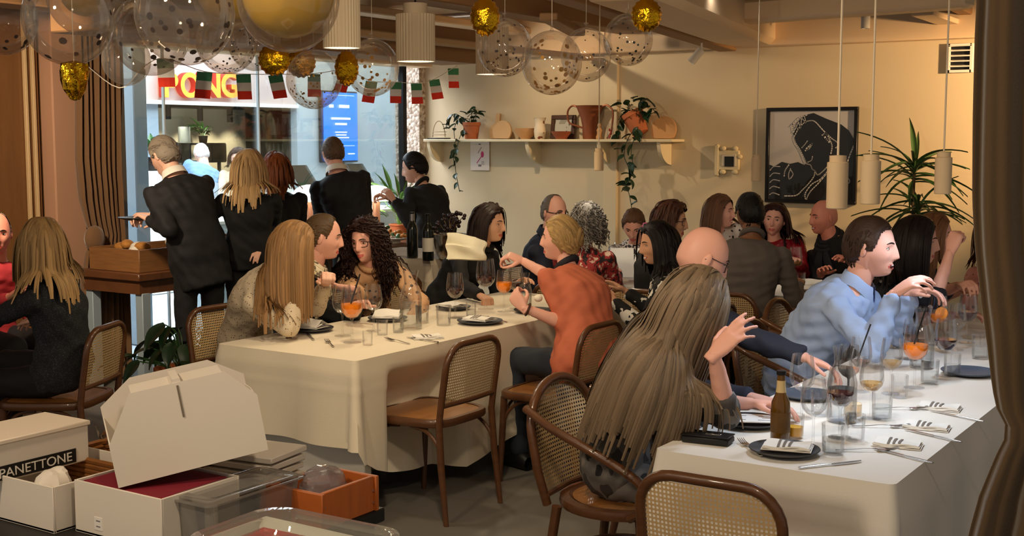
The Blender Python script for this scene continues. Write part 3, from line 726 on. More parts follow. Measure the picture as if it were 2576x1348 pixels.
table(*T1, 'long panel legged table under the cream cloth', M_white, base='panel')
table(*T2, 'long table under the bright white cloth', M_white); table(*T3, 'far table by the plaster wall under a pale cloth', M_white)
def d1(x, y, nx, ny):
    if ny < -0.7: return 0.385
    if nx > 0.3: 
        t = (y - T1[2]) / (T1[3] - T1[2]); return float(np.interp(t, [0, 0.04, 0.16, 0.32, 0.5, 0.62, 1], [0.44, 0.50, 0.60, 0.64, 0.55, 0.47, 0.45]))
    return 0.42
cloth(*T1, TZ, d1, M_cloth, seed=3, dent=(1, 0, 4.30, 4.90, .17), label='cream linen tablecloth with pressed creases hanging low on one side')
cloth(*T2, TZ, lambda x, y, nx, ny: 0.66 if nx > .3 else 0.60, M_cloth2, seed=5, dent=(0, -1, -1.66, -1.02, .11), label='bright white tablecloth set for many guests beside the brown curtain')
cloth(*T3, TZ, lambda x, y, nx, ny: 0.30, M_cloth2, seed=6, label='pale tablecloth on the far table by the plaster wall')
# pressed fold lines on the front overhang
# --- side station with wine
st = (-5.75, -4.98, 6.60, 7.30)
M_greycloth = pm('grey_cloth', (176, 164, 146), 0.9, bump=(200, 0.2, 0.002))
table(*st, 'serving station table under grey cloth', M_white, z=0.90)
cloth(*st, 0.90, lambda x, y, nx, ny: 0.20, M_greycloth, wave=0.006, seed=8, label='short grey cloth over the serving station table')
cb = thing('station_cabinet', 'pale cabinet with two doors under the grey cloth', 'cabinet', ((st[0] + st[1]) / 2, (st[2] + st[3]) / 2, 0))
MB().box((0, 0, 0.42), (0.55, 0.48, 0.80), bev=0.005).build('body', M_white, cb)
for y in (-0.12, 0.12):
    d = MB().box((0.285, y, 0.42), (0.02, 0.225, 0.76), bev=0.004).build('door', pm('cabinet_door', (190, 176, 150), 0.6), cb)
    MB().tube([(0.30, y * .2, 0.5), (0.30, y * .2, 0.62)], 0.006, 6).build('handle', M_dark, d)
# --- buffet along the glass
M_oak = woodm('buffet_wood', (96, 58, 34), 0.4, 0.2, (1, 6, 1))
for n, (y0, y1) in enumerate([(5.45, 6.95), (7.05, 8.85)]):
    t = thing('buffet_table', ['low wooden buffet table with trays beside the knotted curtain', 'wooden buffet table carrying two white lamps and a platter'][n], 'table', (-6.78, (y0 + y1) / 2, 0)); L = y1 - y0
    MB().box((0, 0, 0.80), (0.62, L, 0.05), bev=0.006).build('tabletop', M_oak, t); MB().box((0, 0, 0.73), (0.56, L - .06, 0.09)).build('apron', M_oak, t)
    for sx in (-1, 1):
        for sy in (-1, 1): MB().box((sx * .25, sy * (L / 2 - .08), 0.345), (0.07, 0.07, 0.69), bev=0.004).build('leg', M_post, t)
t = thing('serving_tray', 'deep wooden tray of food on the buffet beside the curtain', 'tray', (-6.77, 5.85, 0.826))
mb = MB()
for c, s in (((0, 0, .006), (.5, .7, .012)), ((.245, 0, .075), (.015, .7, .15)), ((-.245, 0, .075), (.015, .7, .15)), ((0, .345, .075), (.5, .015, .15)), ((0, -.345, .075), (.5, .015, .15))): mb.box(c, s, bev=.002)
mb.build('tray', woodm('tray_wood', (128, 86, 48), .5, .1), t)
M_food = pm('bread', (176, 118, 52), 0.8, bump=(30, .5, .02), var=(14, .4)); M_food2 = pm('fritters', (196, 120, 40), 0.6, bump=(40, .6, .02), var=(20, .5))
M_copper = pm('copper', (206, 150, 120), 0.3, 0.7)
rg = random.Random(5)
for i in range(10):
    MB().ell((rg.uniform(-.17, .17), rg.uniform(-.27, .27), .13 + rg.uniform(0, .03)), (.06, .045, .035), 10, 7, R=rotz(rg.uniform(0, 3))).build('bread_roll', M_food if i % 3 else M_card, t)
# platter of fritters
pp = atx(985, 575, -6.62); t = thing('food_platter', 'heaped platter of golden fried food on the buffet', 'platter', (-6.63, pp[1], 0.826)); t.scale = (.78,) * 3
MB().lathe([(0, 0), (.1, 0), (.11, .03), (.2, .05), (.215, .065), (.205, .068), (.1, .045), (0, .04)], 28).build('platter', M_white, t)
for i in range(46):
    a = rg.uniform(0, 6.28); q = math.sqrt(rg.random()) * .17; MB().ell((q * math.cos(a), q * math.sin(a), .07 + (.17 - q) * .75 * rg.random() + .01), (.032, .024, .02), 7, 5, R=rotz(a) @ rotx(rg.uniform(-.6, .6))).build('fritter', M_food2 if i % 4 else M_leaf, t)
# white dome lamps
M_lampglow = pm('lamp_shade_lit', (255, 250, 240), 0.5, emit=((255, 246, 232), 2.4))
for n, (px, py, q) in enumerate([(781, 478, 44), (946, 474, 46)]):
    b = atx(px, 490, -6.93); t = thing('table_lamp', ['white dome table lamp on a copper stem away from the food platter', 'white dome table lamp on a copper stem beside the fried food platter'][n], 'lamp', (-6.93, b[1], 0.826))
    h = b[2] - 0.826 + 0.04
    MB().lathe([(0, 0), (.075, 0), (.075, .02), (.035, .026), (.033, h - .06), (0, h - .06)], 20).build('stem', M_copper, t)
    MB().lathe([(.15, h - .09), (.146, h - .05), (.125, h + .0), (.085, h + .03), (.03, h + .042), (0, h + .043)], 28, cap=False).build('shade', M_lampglow, t)
    lamp('lamp_bulb', 'POINT', (-6.93, b[1], 0.826 + h - .12), 14, (1.0, .9, .78), 0.06)
bush('potted_plant', 'light green ferny plant at the end of the buffet', (-6.88, 8.70, 0.826), 0.26, 0.34, 60, 0.26, 0.04, pm('fern', (96, 140, 70), .5, var=(6, .25)), (0.09, 0.12, M_terra), 9)
# till tablets on a counter just outside the glass
ct = thing('till_counter', 'pale counter outside the glass holding two tablet tills', 'counter', (-8.35, 9.1, 0)); MB().box((0, 0, 0.48), (0.5, 2.9, 0.96), bev=0.01).build('body', M_grey, ct); MB().box((0, 0, 0.975), (0.56, 2.96, 0.03), bev=0.004).build('worktop', M_white, ct)
for n, px in enumerate((762, 905)):
    b = atx(px, 455, -8.3); t = thing('tablet_till', ['dark tablet till tilted on a stand near the pale screen wall', 'dark tablet till mostly behind the suited person'][n], 'tablet', (-8.3, b[1], 0.99))
    MB().box((0, 0, .01), (.16, .16, .02), bev=.003).build('base', M_dark, t); MB().tube([(0, 0, .02), (0, 0, .30)], .016, 8).build('stem', M_dark, t)
    R = roty(-1.0); MB().box((.02, 0, .34), (.30, .26, .018), R=roty(0.9), bev=.004).build('screen', M_dark, t)
# ================================================================== ON THE BACK WALL
# long shelf on curved brackets
sz = aty(1380, 350, WY - .2)[2]; sx0 = aty(1072, 350, WY - .2)[0]; sx1 = aty(1697, 350, WY - .2)[0]
M_shelf = pm('shelf_paint', (228, 212, 176), 0.6)
sh_ = thing('wall_shelf', 'long cream wall shelf on curved brackets', 'shelf', ((sx0 + sx1) / 2, WY, sz))
SL = sx1 - sx0; SCX = (sx0 + sx1) / 2
MB().box((0, -0.125, -0.012), (SL, 0.25, 0.024), bev=0.004).build('board', M_shelf, sh_)
br = [(0, -0.024), (0.22, -0.024)] + [(0.22 * math.cos(a) , -0.024 - 0.20 * math.sin(a)) for a in np.linspace(0.12, PI / 2, 10)]
for px in (1096, 1342, 1522, 1672):
    x = aty(px, 370, WY - .1)[0] - SCX
    MB().prism([(p[0], p[1]) for p in br], 0.035, o=(x, 0, 0), R=np.array([[0, 1, 0], [-1, 0, 0], [0, 0, 1.0]])).build('bracket', M_shelf, sh_)
def onshelf(px, dy=0.12): return np.array([aty(px, 345, WY - dy)[0], WY - dy, sz + 0.001])
def pxs(n): return n * 11.6 / 3150           # pixels on the shelf to metres
# objects on the shelf, left to right
M_wire = pm('wire', (168, 150, 118), 0.5, .4); M_pale = pm('pale_wood', (206, 164, 112), 0.65, var=(8, .1)); M_pale2 = pm('clay_pale', (198, 150, 100), 0.8, var=(10, .08))
p = onshelf(1104); t = thing('wire_basket', 'small wire basket with a round arched handle on the shelf', 'basket', p)
MB().box((0, 0, .006), (.20, .12, .012), bev=.003).build('tray', M_dark, t)
MB().tube([(.075 * math.cos(a), 0, .02 + .155 * math.sin(a)) for a in np.linspace(0, PI, 16)], .005, 6).build('handle', M_wire, t)
for z in (.04, .07): MB().tube([(.085 * math.cos(a), .05 * math.sin(a), z) for a in np.linspace(0, 6.28, 24, endpoint=False)], .003, 5, closed=True).build('rim', M_wire, t)
def trailing(name, label, base, potr, poth, vines, lsize, tilt=None, seed=1, extra=0, matl=M_leafdark):
    rg = random.Random(seed); t = thing(name, label, 'plant', base); R = rotx(0) if tilt is None else roty(tilt)
    off = np.array([0, 0, potr * .5 if tilt else 0])
    MB().lathe([(0, 0), (potr * .72, 0), (potr * .95, poth * .8), (potr * 1.05, poth * .8), (potr * 1.05, poth), (potr * .92, poth), (potr * .88, poth * .85), (0, poth * .85)], 22, R=R, o=off).build('pot', M_terra, t)
    me = leaf_mesh(lsize, lsize * .72, .25, mat_=matl); zt = R @ np.array([0, 0, poth]) + off
    for v_ in vines:
        P = bez([np.asarray(q, float) for q in v_], 6); MB().tube(P, .0035, 5).build('vine', matl, t)
        for i in range(2, len(P), 2):
            if rg.random() < .9:
                d = nrm(np.array([rg.uniform(-1, 1), rg.uniform(-.9, .1), rg.uniform(-.9, .25)])); put_leaf(me, t, P[i], d, rg.uniform(-.8, .8), rg.uniform(.7, 1.25))
    for i in range(extra):
        a = rg.uniform(0, 6.28); p_ = zt + np.array([math.cos(a), math.sin(a), 0]) * potr * rg.uniform(.2, 1.1) + np.array([0, 0, rg.uniform(.0, .12)])
        d = nrm(np.array([math.cos(a), math.sin(a), rg.uniform(-.2, .9)])); put_leaf(me, t, p_, d, rg.uniform(-.5, .5), rg.uniform(.8, 1.2))
    return t
trailing('trailing_plant', 'trailing green plant in a terracotta pot above the spoon poster', onshelf(1186), .085, .16,
         [[(0, 0, .15), (-.08, -.06, .20), (-.13, -.1, .10), (-.10, -.13, -.05), (-.12, -.13, -.2)], [(-.02, 0, .15), (-.15, -.05, .24), (-.21, -.06, .18), (-.22, -.06, .1)],
          [(0, 0, .15), (.02, -.02, .24), (.05, 0, .30)], [(0, 0, .15), (.07, -.02, .23), (.1, -.02, .25)], [(-.03, -.05, .13), (-.06, -.13, -.02), (-.10, -.13, -.25), (-.05, -.13, -.5)]], .075, None, 11, 8)
# pale paddle board leaning, with two round boards
p = onshelf(1250, .05); t = thing('paddle_board', 'pale wooden paddle board leaning at the back of the shelf', 'board', p)
ang_ = [(-.07, 0), (.07, 0), (.085, .06), (.075, .12), (.022, .155), (.022, .24), (-.022, .24), (-.022, .155), (-.075, .12), (-.085, .06)]
MB().prism(ang_, .02, R=rotx(-0.12), o=(0, 0, 0.002)).build('blade', M_pale, t)
def disc_board(px, r, label, dy=.1, m=M_pale, flat=.0):
    p = onshelf(px, dy); pts = [(r * math.cos(a), max(-r * .62, r * math.sin(a)) + r * .62) for a in np.linspace(0, 2 * PI, 32, endpoint=False)]
    o = MB().prism(pts, .02, R=rotx(-.15), o=(0, 0, .004)).build('round_board', m, None, p); return tag(o, label, 'board')
disc_board(1262, .105, 'pale half round serving board leaning on the shelf before the paddle board', .13)
p = onshelf(1323, .1); t = thing('clay_bowl', 'wide pale clay bowl in shade on the shelf', 'bowl', p)
MB().lathe([(0, 0), (.05, 0), (.055, .012), (.10, .06), (.115, .1), (.107, .1), (.09, .06), (.04, .02), (0, .018)], 26).build('bowl', M_pale2, t)
p = onshelf(1358, .14); t = thing('painted_vase', 'white ceramic vase with brown painted marks on the shelf', 'vase', p)
MB().lathe([(0, 0), (.042, 0), (.05, .02), (.056, .07), (.048, .12), (.044, .155), (.056, .19), (.06, .195), (.05, .193), (.036, .155), (.03, .1), (0, .1)], 26).build('body', blotch('vase_paint', [(222, 206, 178), (222, 206, 178), (120, 60, 36)], 16, .4, (.5, .62)), t)
p = onshelf(1415, .06); t = thing('picture_frame', 'dark wooden picture frame with a small grey picture on the shelf', 'picture', p)
fw, fh = .26, .22
for c, s in (((0, 0, .02), (fw, .025, .04)), ((0, 0, fh - .02), (fw, .025, .04)), ((-fw / 2 + .02, 0, fh / 2), (.04, .025, fh - .08)), ((fw / 2 - .02, 0, fh / 2), (.04, .025, fh - .08))):
    MB().box(c, s, bev=.004).build('frame_side', woodm('frame_wood', (70, 42, 26), .5), t)
MB().box((0, .004, fh / 2), (fw - .08, .01, fh - .08)).build('print', blotch('small_print', [(150, 146, 130), (186, 184, 170), (96, 86, 64)], 9, .6), t)
t.rotation_euler = (-.12, 0, 0)
p = onshelf(1412, .17); o = MB().lathe([(0, 0), (.05, 0), (.055, .01), (.085, .05), (.093, .07), (.086, .07), (.07, .045), (0, .02)], 26).build('terracotta_bowl', pm('terra_dark', (150, 78, 44), .6), None, p); tag(o, 'small terracotta bowl in front of the picture frame on the shelf', 'bowl')
p = onshelf(1483, .12); t = thing('copper_amphora', 'flared copper vessel with two big looped handles on the shelf', 'vase', p); M_cop2 = pm('old_copper', (146, 84, 54), .45, .5, var=(7, .2))
MB().lathe([(0, 0), (.06, 0), (.062, .02), (.066, .12), (.085, .2), (.12, .285), (.13, .3), (.122, .298), (.075, .2), (.05, .05), (0, .04)], 28).build('body', M_cop2, t)
for sx in (-1, 1): MB().tube(bez([(sx * .115, 0, .285), (sx * .18, 0, .30), (sx * .235, 0, .25), (sx * .235, 0, .16), (sx * .22, 0, .06), (sx * .18, 0, .005)] if sx > 0 else [(sx * .115, 0, .285), (sx * .18, 0, .30), (sx * .225, 0, .26), (sx * .23, 0, .2), (sx * .2, 0, .14), (sx * .066, 0, .1)], 6), .009, 7).build('handle', M_cop2, t)
p = onshelf(1508, .18); t = thing('figurine', 'small dull figurine between copper vessel and trailing plant', 'ornament', p); MB().lathe([(0, 0), (.03, 0), (.032, .02), (.02, .05), (.028, .08), (.012, .1), (.02, .12), (.012, .14), (0, .142)], 14).build('figure', M_pale2, t)
p = onshelf(1535, .17); t = thing('pepper_jar', 'small glass jar of dried red peppers on the shelf', 'jar', p); MB().lathe([(0, 0), (.03, 0), (.03, .10), (.02, .12), (.02, .14), (.016, .14), (.016, .12), (.026, .1), (.026, .005), (0, .005)], 16).build('jar', M_glass, t)
for i in range(7): MB().ell((rg.uniform(-.012, .012), rg.uniform(-.012, .012), .015 + i * .011), (.009, .007, .014), 7, 5).build('pepper', pm('dried_red', (170, 54, 30), .5), t)
trailing('trailing_plant', 'bushy plant spilling from a tipped terracotta pot at the shelf end', onshelf(1612, .13), .10, .20,
         [[(-.06, 0, .2), (-.16, -.02, .22), (-.2, -.04, .12), (-.19, -.05, .04)], [(-.02, 0, .2), (-.12, -.05, .25), (-.17, -.06, .16)], [(0, 0, .2), (.02, -.03, .30), (.06, -.03, .34)], [(.03, 0, .2), (.12, -.02, .26), (.15, -.02, .22)],
          [(0, -.05, .12), (.02, -.13, .05), (-.02, -.14, -.1), (.0, -.14, -.25), (-.06, -.14, -.38), (-.03, -.14, -.5), (-.01, -.13, -.62)], [(-.02, -.05, .1), (-.06, -.13, 0), (-.09, -.14, -.14), (-.04, -.14, -.26), (-.02, -.14, -.4)]], .105, -.5, 21, 14)
disc_board(1668, .12, 'rounded wooden board at the end of the shelf', .1, M_pale2)
# spoon poster under the shelf
p0 = aty(1183, 428, WY - .02); p1 = aty(1230, 352, WY - .02); t = thing('spoon_poster', 'white paper poster with pink cutlery hanging below the shelf', 'poster', ((p0[0] + p1[0]) / 2, WY - .012, (p0[2] + p1[2]) / 2))
pw, ph_ = p1[0] - p0[0], p1[2] - p0[2]; MB().box((0, 0, 0), (pw, .006, ph_)).build('sheet', pm('paper', (226, 214, 204), .7), t)
M_pk = pm('print_pink', (198, 60, 110), .7); M_gr = pm('print_grey', (120, 112, 116), .7)
def strip2(parent, pts, wd, m, name, y=-.0045):
    mb = MB()
    for (a, b) in zip(pts[:-1], pts[1:]):
        a = np.array(a, float); b = np.array(b, float); d = nrm(b - a); nn = np.array([-d[1], d[0]]) * wd / 2; e = d * wd * .3
        q = [a + nn - e, a - nn - e, b - nn + e, b + nn + e]; mb.add([(v[0], y, v[1]) for v in q], [(0, 1, 2, 3)])
    return mb.build(name, m, parent, smooth=False)
strip2(t, [(-.035, -.075), (.02, -.01)], .008, M_pk, 'spoon_handle'); MB().add([(.03 + .022 * math.cos(a) * .8, -.0045, .008 + .03 * math.sin(a)) for a in np.linspace(0, 6.28, 18, endpoint=False)], [tuple(range(18))]).build('spoon_bowl', M_pk, t, smooth=False)
strip2(t, [(-.02, .02), (.0, .05), (.02, .075)], .007, M_gr, 'fork'); strip2(t, [(-.01, .105), (.01, .105)], .008, M_black, 'clip')
for z in (-.06, -.072, -.085): strip2(t, [(.02, z), (.05, z)], .004, M_gr, 'print_line')
strip2(t, [(-.012, -.1), (.012, -.1)], .02, M_gr, 'print_mark')
# framed black and white print of two heads
f0 = aty(1925, 508, WY - .02); f1 = aty(2160, 268, WY - .02); PW, PH = f1[0] - f0[0], f1[2] - f0[2]
pcx, pcz = (f0[0] + f1[0]) / 2, (f0[2] + f1[2]) / 2
t = thing('framed_print', 'large black framed print of two dark faces with white outlines', 'picture', (pcx, WY - .02, pcz)); M_fr = pm('frame_black', (14, 13, 13), .35)
for c, s in (((0, 0, PH / 2 - .014), (PW, .04, .028)), ((0, 0, -PH / 2 + .014), (PW, .04, .028)), ((PW / 2 - .014, 0, 0), (.028, .04, PH - .056)), ((-PW / 2 + .014, 0, 0), (.028, .04, PH - .056))): MB().box(c, s, bev=.003).build('frame_side', M_fr, t)
MB().box((0, .01, 0), (PW - .05, .012, PH - .05)).build('paper', pm('print_paper', (196, 192, 188), .5), t)
M_ink = pm('ink', (18, 18, 17), .5); M_line = pm('white_line', (214, 210, 204), .6)
def uv(pts): return [((x - 0.5) * PW, (0.5 - y) * PH) for x, y in pts]     # picture fractions, y down
def shape(pts, m, name, y):
    q = uv(pts); MB().prism(q, .002, o=(0, y, 0)).build(name, m, t, smooth=False)
shape([(.30, .27), (.34, .16), (.42, .08), (.52, .06), (.66, .12), (.82, .18), (.90, .24), (.96, .33), (.96, .98), (.04, .98), (.04, .60), (.09, .62), (.13, .60), (.18, .57), (.27, .59), (.36, .57), (.43, .60), (.46, .58), (.42, .50), (.38, .44), (.33, .36)], M_ink, 'ink_shape', .001)
L_ = lambda pts, w_=.009: strip2(t, [tuple(p) for p in bez([np.array(q) for q in uv(pts)], 4)], w_, M_line, 'outline', -.003)
L_([(.31, .31), (.36, .22), (.42, .16), (.48, .14), (.54, .15), (.63, .24), (.72, .32), (.78, .36), (.80, .39), (.77, .42)])
L_([(.31, .31), (.33, .37), (.38, .44), (.42, .52), (.45, .58), (.50, .60), (.52, .64), (.55, .66), (.58, .70), (.63, .67), (.68, .62)])
for a, b in (((.29, .17), (.36, .23)), ((.29, .17), (.30, .27)), ((.30, .27), (.36, .15)), ((.36, .15), (.38, .22)), ((.38, .22), (.39, .11)), ((.39, .11), (.44, .16)), ((.44, .16), (.42, .09)), ((.27, .20), (.36, .11)), ((.36, .11), (.45, .08))): L_([a, b], .007)
L_([(.40, .42), (.43, .39), (.46, .35)], .008); L_([(.44, .45), (.48, .43), (.51, .38), (.45, .43)], .012); L_([(.52, .51), (.51, .55), (.47, .57)], .008)
L_([(.62, .29), (.66, .27), (.70, .33), (.73, .40), (.72, .48)], .010); L_([(.65, .31), (.70, .36)], .016)
L_([(.96, .40), (.92, .50), (.88, .62), (.82, .66)], .010); L_([(.72, .62), (.62, .74), (.52, .80), (.45, .90), (.46, .98)], .009); L_([(.70, .66), (.60, .78), (.52, .86), (.48, .92), (.46, .98)], .009)
L_([(.55, .66), (.54, .72), (.48, .80), (.42, .86), (.35, .92), (.22, .93)], .009); L_([(.26, .60), (.22, .66), (.21, .72)], .010); L_([(.28, .64), (.26, .70), (.27, .75), (.31, .70), (.28, .65)], .008)
for k in range(5): L_([(.05, .66 + .065 * k), (.09, .62 + .07 * k), (.16, .60 + .075 * k + .02)], .008)
ring = [((.90 - .5) * PW + .022 * math.cos(a), (.5 - .76) * PH + .022 * math.sin(a)) for a in np.linspace(0, 6.28, 15)]; strip2(t, ring, .008, M_line, 'outline', -.003); L_([(.89, .79), (.86, .86), (.85, .92)], .008)
# glazing of the print
MB().box((0, -.008, 0), (PW - .055, .003, PH - .055)).build('glazing', clear('glazing', refl=.18, base=.008), t)
# small ornate relief with a dark portrait
p = aty(1833, 403, WY - .02); t = thing('relief_frame', 'small ornate cream frame with a dark picture on the plaster wall', 'picture', p); M_rel = pm('relief', (212, 196, 158), .7)
MB().box((0, 0, 0), (.20, .03, .17), bev=.008).build('frame', M_rel, t); MB().box((.01, -.012, 0), (.13, .02, .10), bev=.003).build('mount', pm('mount', (200, 190, 170), .6), t); MB().box((.015, -.02, -.01), (.085, .01, .085)).build('print', M_ink, t)
MB().box((-.105, -.005, 0), (.045, .03, .27), bev=.01).build('side_column', M_rel, t)
for x, z in ((-.05, .1), (.06, .1), (.1, .03), (.06, -.1), (-.05, -.1)): MB().ell((x, -.006, z), (.03, .018, .022), 10, 6).build('scroll', M_rel, t)
# vent
v0 = aty(2386, 180, WY - .02); v1 = aty(2446, 112, WY - .02); VW, VH = v1[0] - v0[0], v1[2] - v0[2]
t = thing('wall_vent', 'white slatted air vent high on the plaster wall', 'vent', ((v0[0] + v1[0]) / 2, WY - .005, (v0[2] + v1[2]) / 2)); MB().box((0, .0, 0), (VW, .01, VH)).build('backing', M_black, t)
for k in range(5): MB().box((0, -.02, -VH / 2 + VH * (k + .5) / 5 + .02), (VW, .03, VH * .045), R=rotx(.25)).build('slat', M_white, t)
for sx in (-1, 1): MB().box((sx * VW / 2, -.015, 0), (.02, .04, VH + .02)).build('frame_side', M_white, t)
for sz_ in (-1, 1): MB().box((0, -.015, sz_ * VH / 2), (VW, .04, .02)).build('frame_side', M_white, t)
# tall dracaena on the floor by the wall: two leafy heads on stems
dp = np.array([aty(2300, 560, 9.35)[0], 9.35, 0]); t = thing('dracaena', 'tall dracaena with two spiky leaf heads in the warm light by the wall', 'plant', dp)
MB().lathe([(0, 0), (.15, 0), (.19, .32), (.2, .34), (.17, .34), (.16, .3), (0, .3)], 24).build('pot', M_terra, t)
hd1 = aty(2300, 425, 9.3) - dp; hd2 = aty(2312, 520, 9.25) - dp; M_dr = pm('dracaena_leaf', (58, 88, 46), .4, var=(6, .3)); M_bark = pm('bark', (104, 84, 56), .9)
MB().tube(bez([(0, 0, .3), (.02, 0, .8), hd1 + np.array([0, 0, -.25]), hd1], 6), [.02, .014, .012], 8).build('stem', M_bark, t); MB().tube(bez([(.03, 0, .3), (.05, -.03, .7), hd2], 6), [.018, .012], 8).build('stem', M_bark, t)
me = leaf_mesh(.44, .042, .55, 9, mat_=M_dr, fold=.3); rg = random.Random(3)
for hd, n, sc__ in ((hd1, 30, 1.0), (hd2, 26, .95)):
    for i in range(n):
        a = i * 2.4; e = math.asin(rg.uniform(-.1, .98)); put_leaf(me, t, hd + np.array([0, 0, -.10 + .14 * i / n]), (math.cos(a) * math.cos(e), math.sin(a) * math.cos(e), math.sin(e)), rg.uniform(-.3, .3), sc__ * rg.uniform(.75, 1.1))
# ================================================================== PENDANTS
M_ceramic = pm('ceramic_shade', (204, 178, 142), .7); M_cord = pm('cord', (214, 196, 168), .7); M_bulb = glow('bulb_cool', (240, 245, 255), 14); M_bulbw = glow('bulb_warm', (255, 232, 190), 10)
def small_pendant(p, r, h, label, energy, color, spot=105, cord_top=CZ):
    t = thing('pendant_lamp', label, 'lamp', p)
    MB().lathe([(r * .9, 0), (r, .003), (r, h), (r * .8, h + .002), (r * .8, h + .022), (0, h + .024)], 24, cap=False).build('shade', M_ceramic, t)
    MB().lathe([(r * .88, .003), (r * .88, h * .5), (0, h * .5)], 24, cap=False).build('inner_lining', M_white, t)
    MB().lathe([(0, .012), (r * .75, .012), (r * .7, .03), (0, .03)], 18).build('bulb', M_bulb, t)
    MB().tube([(0, 0, h + .02), (0, 0, cord_top - p[2])], .004, 6).build('cord', M_cord, t)
    lamp('pendant_bulb', 'SPOT', (p[0], p[1], p[2] + .008), energy, color, .035, (p[0], p[1], 0), spot, .35)
zp = 1.475
for n, (px, Y) in enumerate([(2105, 0), (2188, 0), (2370, 0)]):
    q = atx(px, 515, -1.345); small_pendant((-1.345, q[1], zp), .034, .15, ['beige cylinder pendant hanging before the framed print', 'beige cylinder pendant hanging between the print and the dracaena', 'beige cylinder pendant hanging in front of the dracaena leaves'][n], 18, (.70, .83, 1.0), 130)
small_pendant((-1.345, 3.35, zp), .034, .15, 'beige cylinder pendant over the near end of the white table', 26, (.92, .95, 1.0), 125) if False else None
q = atx(1547, 425, -3.92); small_pendant((-3.92, min(q[1], 7.0), 1.50), .030, .12, 'lit cylinder pendant hanging by the trailing plant', 7, (1.0, .9, .72), 120)
q = atd(1902, 440, 8.2); small_pendant((q[0], q[1], q[2] - .04), .032, .15, 'unlit looking cylinder pendant beside the framed print', 8, (1.0, .9, .75), 110)
def ribbed_pendant(p, r, h, label, energy):
    t = thing('ribbed_pendant', label, 'lamp', p); n = 72; a = np.linspace(0, 2 * PI, n, endpoint=False); rr = r * (1 + .022 * np.cos(a * 36))
    G = [[(rr[i] * math.cos(a[i]), rr[i] * math.sin(a[i]), z) for z in (0, .02, h)] + [(r * .62 * math.cos(a[i]), r * .62 * math.sin(a[i]), z) for z in (h + .001, h + .055)] + [(.01 * math.cos(a[i]), .01 * math.sin(a[i]), h + .056)] for i in range(n)]
    MB().grid(G, closeu=True).build('shade', M_ceramic2, t, ang=30)
    MB().lathe([(r * .96, .002), (r * .94, h * .7), (0, h * .7)], 32, cap=False).build('inner_lining', M_white, t)
    MB().lathe([(0, .018), (r * .9, .016)], 32, cap=False).build('diffuser', glow('diffuser', (255, 240, 210), 5.0), t)
    MB().tube([(0, 0, h + .05), (0, 0, CZ - p[2])], .006, 6).build('cord', M_dark, t)
    lamp('pendant_bulb', 'SPOT', (p[0], p[1], p[2] - .004), energy, (1.0, .80, .52), .09, (p[0], p[1], 0), 150, .5)
M_ceramic2 = pm('ceramic_ribbed', (186, 168, 140), .75)
ribbed_pendant((-3.92, 5.10, 2.09), .097, .235, 'ribbed beige pendant with a glowing underside over the cream table', 30)
q = atd(860, 122, 5.4); ribbed_pendant((q[0], q[1], 2.09), .079, .235, 'ribbed beige pendant partly behind the big yellow balloon', 34)
q = atd(1238, 186, 7.6); ribbed_pendant((q[0], q[1], 2.09), .098, .30, 'ribbed grey pendant behind the dark confetti balloon', 34)
# ================================================================== TABLEWARE
M_wine = pm('red_wine', (58, 10, 18), .1, coat=.3); M_whitew = clear('white_wine', (236, 206, 140), .25, .4); M_rose = clear('rose_wine', (236, 176, 120), .3, .4)
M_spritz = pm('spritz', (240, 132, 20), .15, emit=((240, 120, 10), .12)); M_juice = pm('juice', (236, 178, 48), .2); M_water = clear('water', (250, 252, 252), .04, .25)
M_straw = pm('straw', (20, 18, 18), .4); M_stone = pm('stoneware', (62, 64, 68), .5, var=(20, .15)); M_stoneb = pm('stoneware_blue', (76, 84, 98), .5, var=(20, .12))
M_napkin = pm('napkin', (232, 228, 220), .9, bump=(160, .2, .002)); M_stripe = pm('napkin_stripe', (120, 110, 100), .9)
M_orange = pm('orange_slice', (240, 140, 20), .4)
def make_wine(liq, level=(.1, .128), straw=False, slice_=False):
    t = thing('wine_glass', '', 'glass')
    MB().lathe([(0, 0), (.034, 0), (.034, .0025), (.008, .006), (.0042, .012), (.004, .085), (.008, .092), (.022, .099), (.036, .115), (.0415, .135), (.040, .165), (.033, .212), (.0322, .212), (.0392, .165), (.0407, .135), (.0352, .1155), (.0215, .1), (0, .094)], 22, cap=False).build('bowl', M_glass, t)
    if liq is not None:
        prof = [(0, .0955)]
        for r, z in ((.0208, .1005), (.0345, .116), (.0398, .134)):
            if z < level[1]: prof.append((r, z))
        rt = float(np.interp(level[1], [.0955, .1005, .116, .134, .165], [.005, .0208, .0345, .0398, .0388])); prof += [(rt, level[1]), (0, level[1])]
        MB().lathe(prof, 22, cap=False).build('drink', liq, t)
    if straw: MB().tube([(-.018, 0, .102), (.03, .012, .26)], .003, 6).build('straw', M_straw, t)
    if slice_: MB().lathe([(0, 0), (.026, 0), (.026, .005), (0, .005)], 16, o=(0.02, -.02, .14), R=rotx(1.3)).build('orange_slice', M_orange, t)
    return t
def make_tumbler(liq, level=.05):
    t = thing('tumbler', '', 'glass')
    MB().lathe([(0, 0), (.031, 0), (.0325, .004), (.0355, .095), (.0345, .095), (.0315, .008), (0, .007)], 20, cap=False).build('glass', M_glass, t)
    if liq is not None: MB().lathe([(0, .0085), (.0306, .0085), (.031 + .03 * (level - .008) * 1.0, level), (0, level)], 20, cap=False).build('drink', liq, t)
    return t
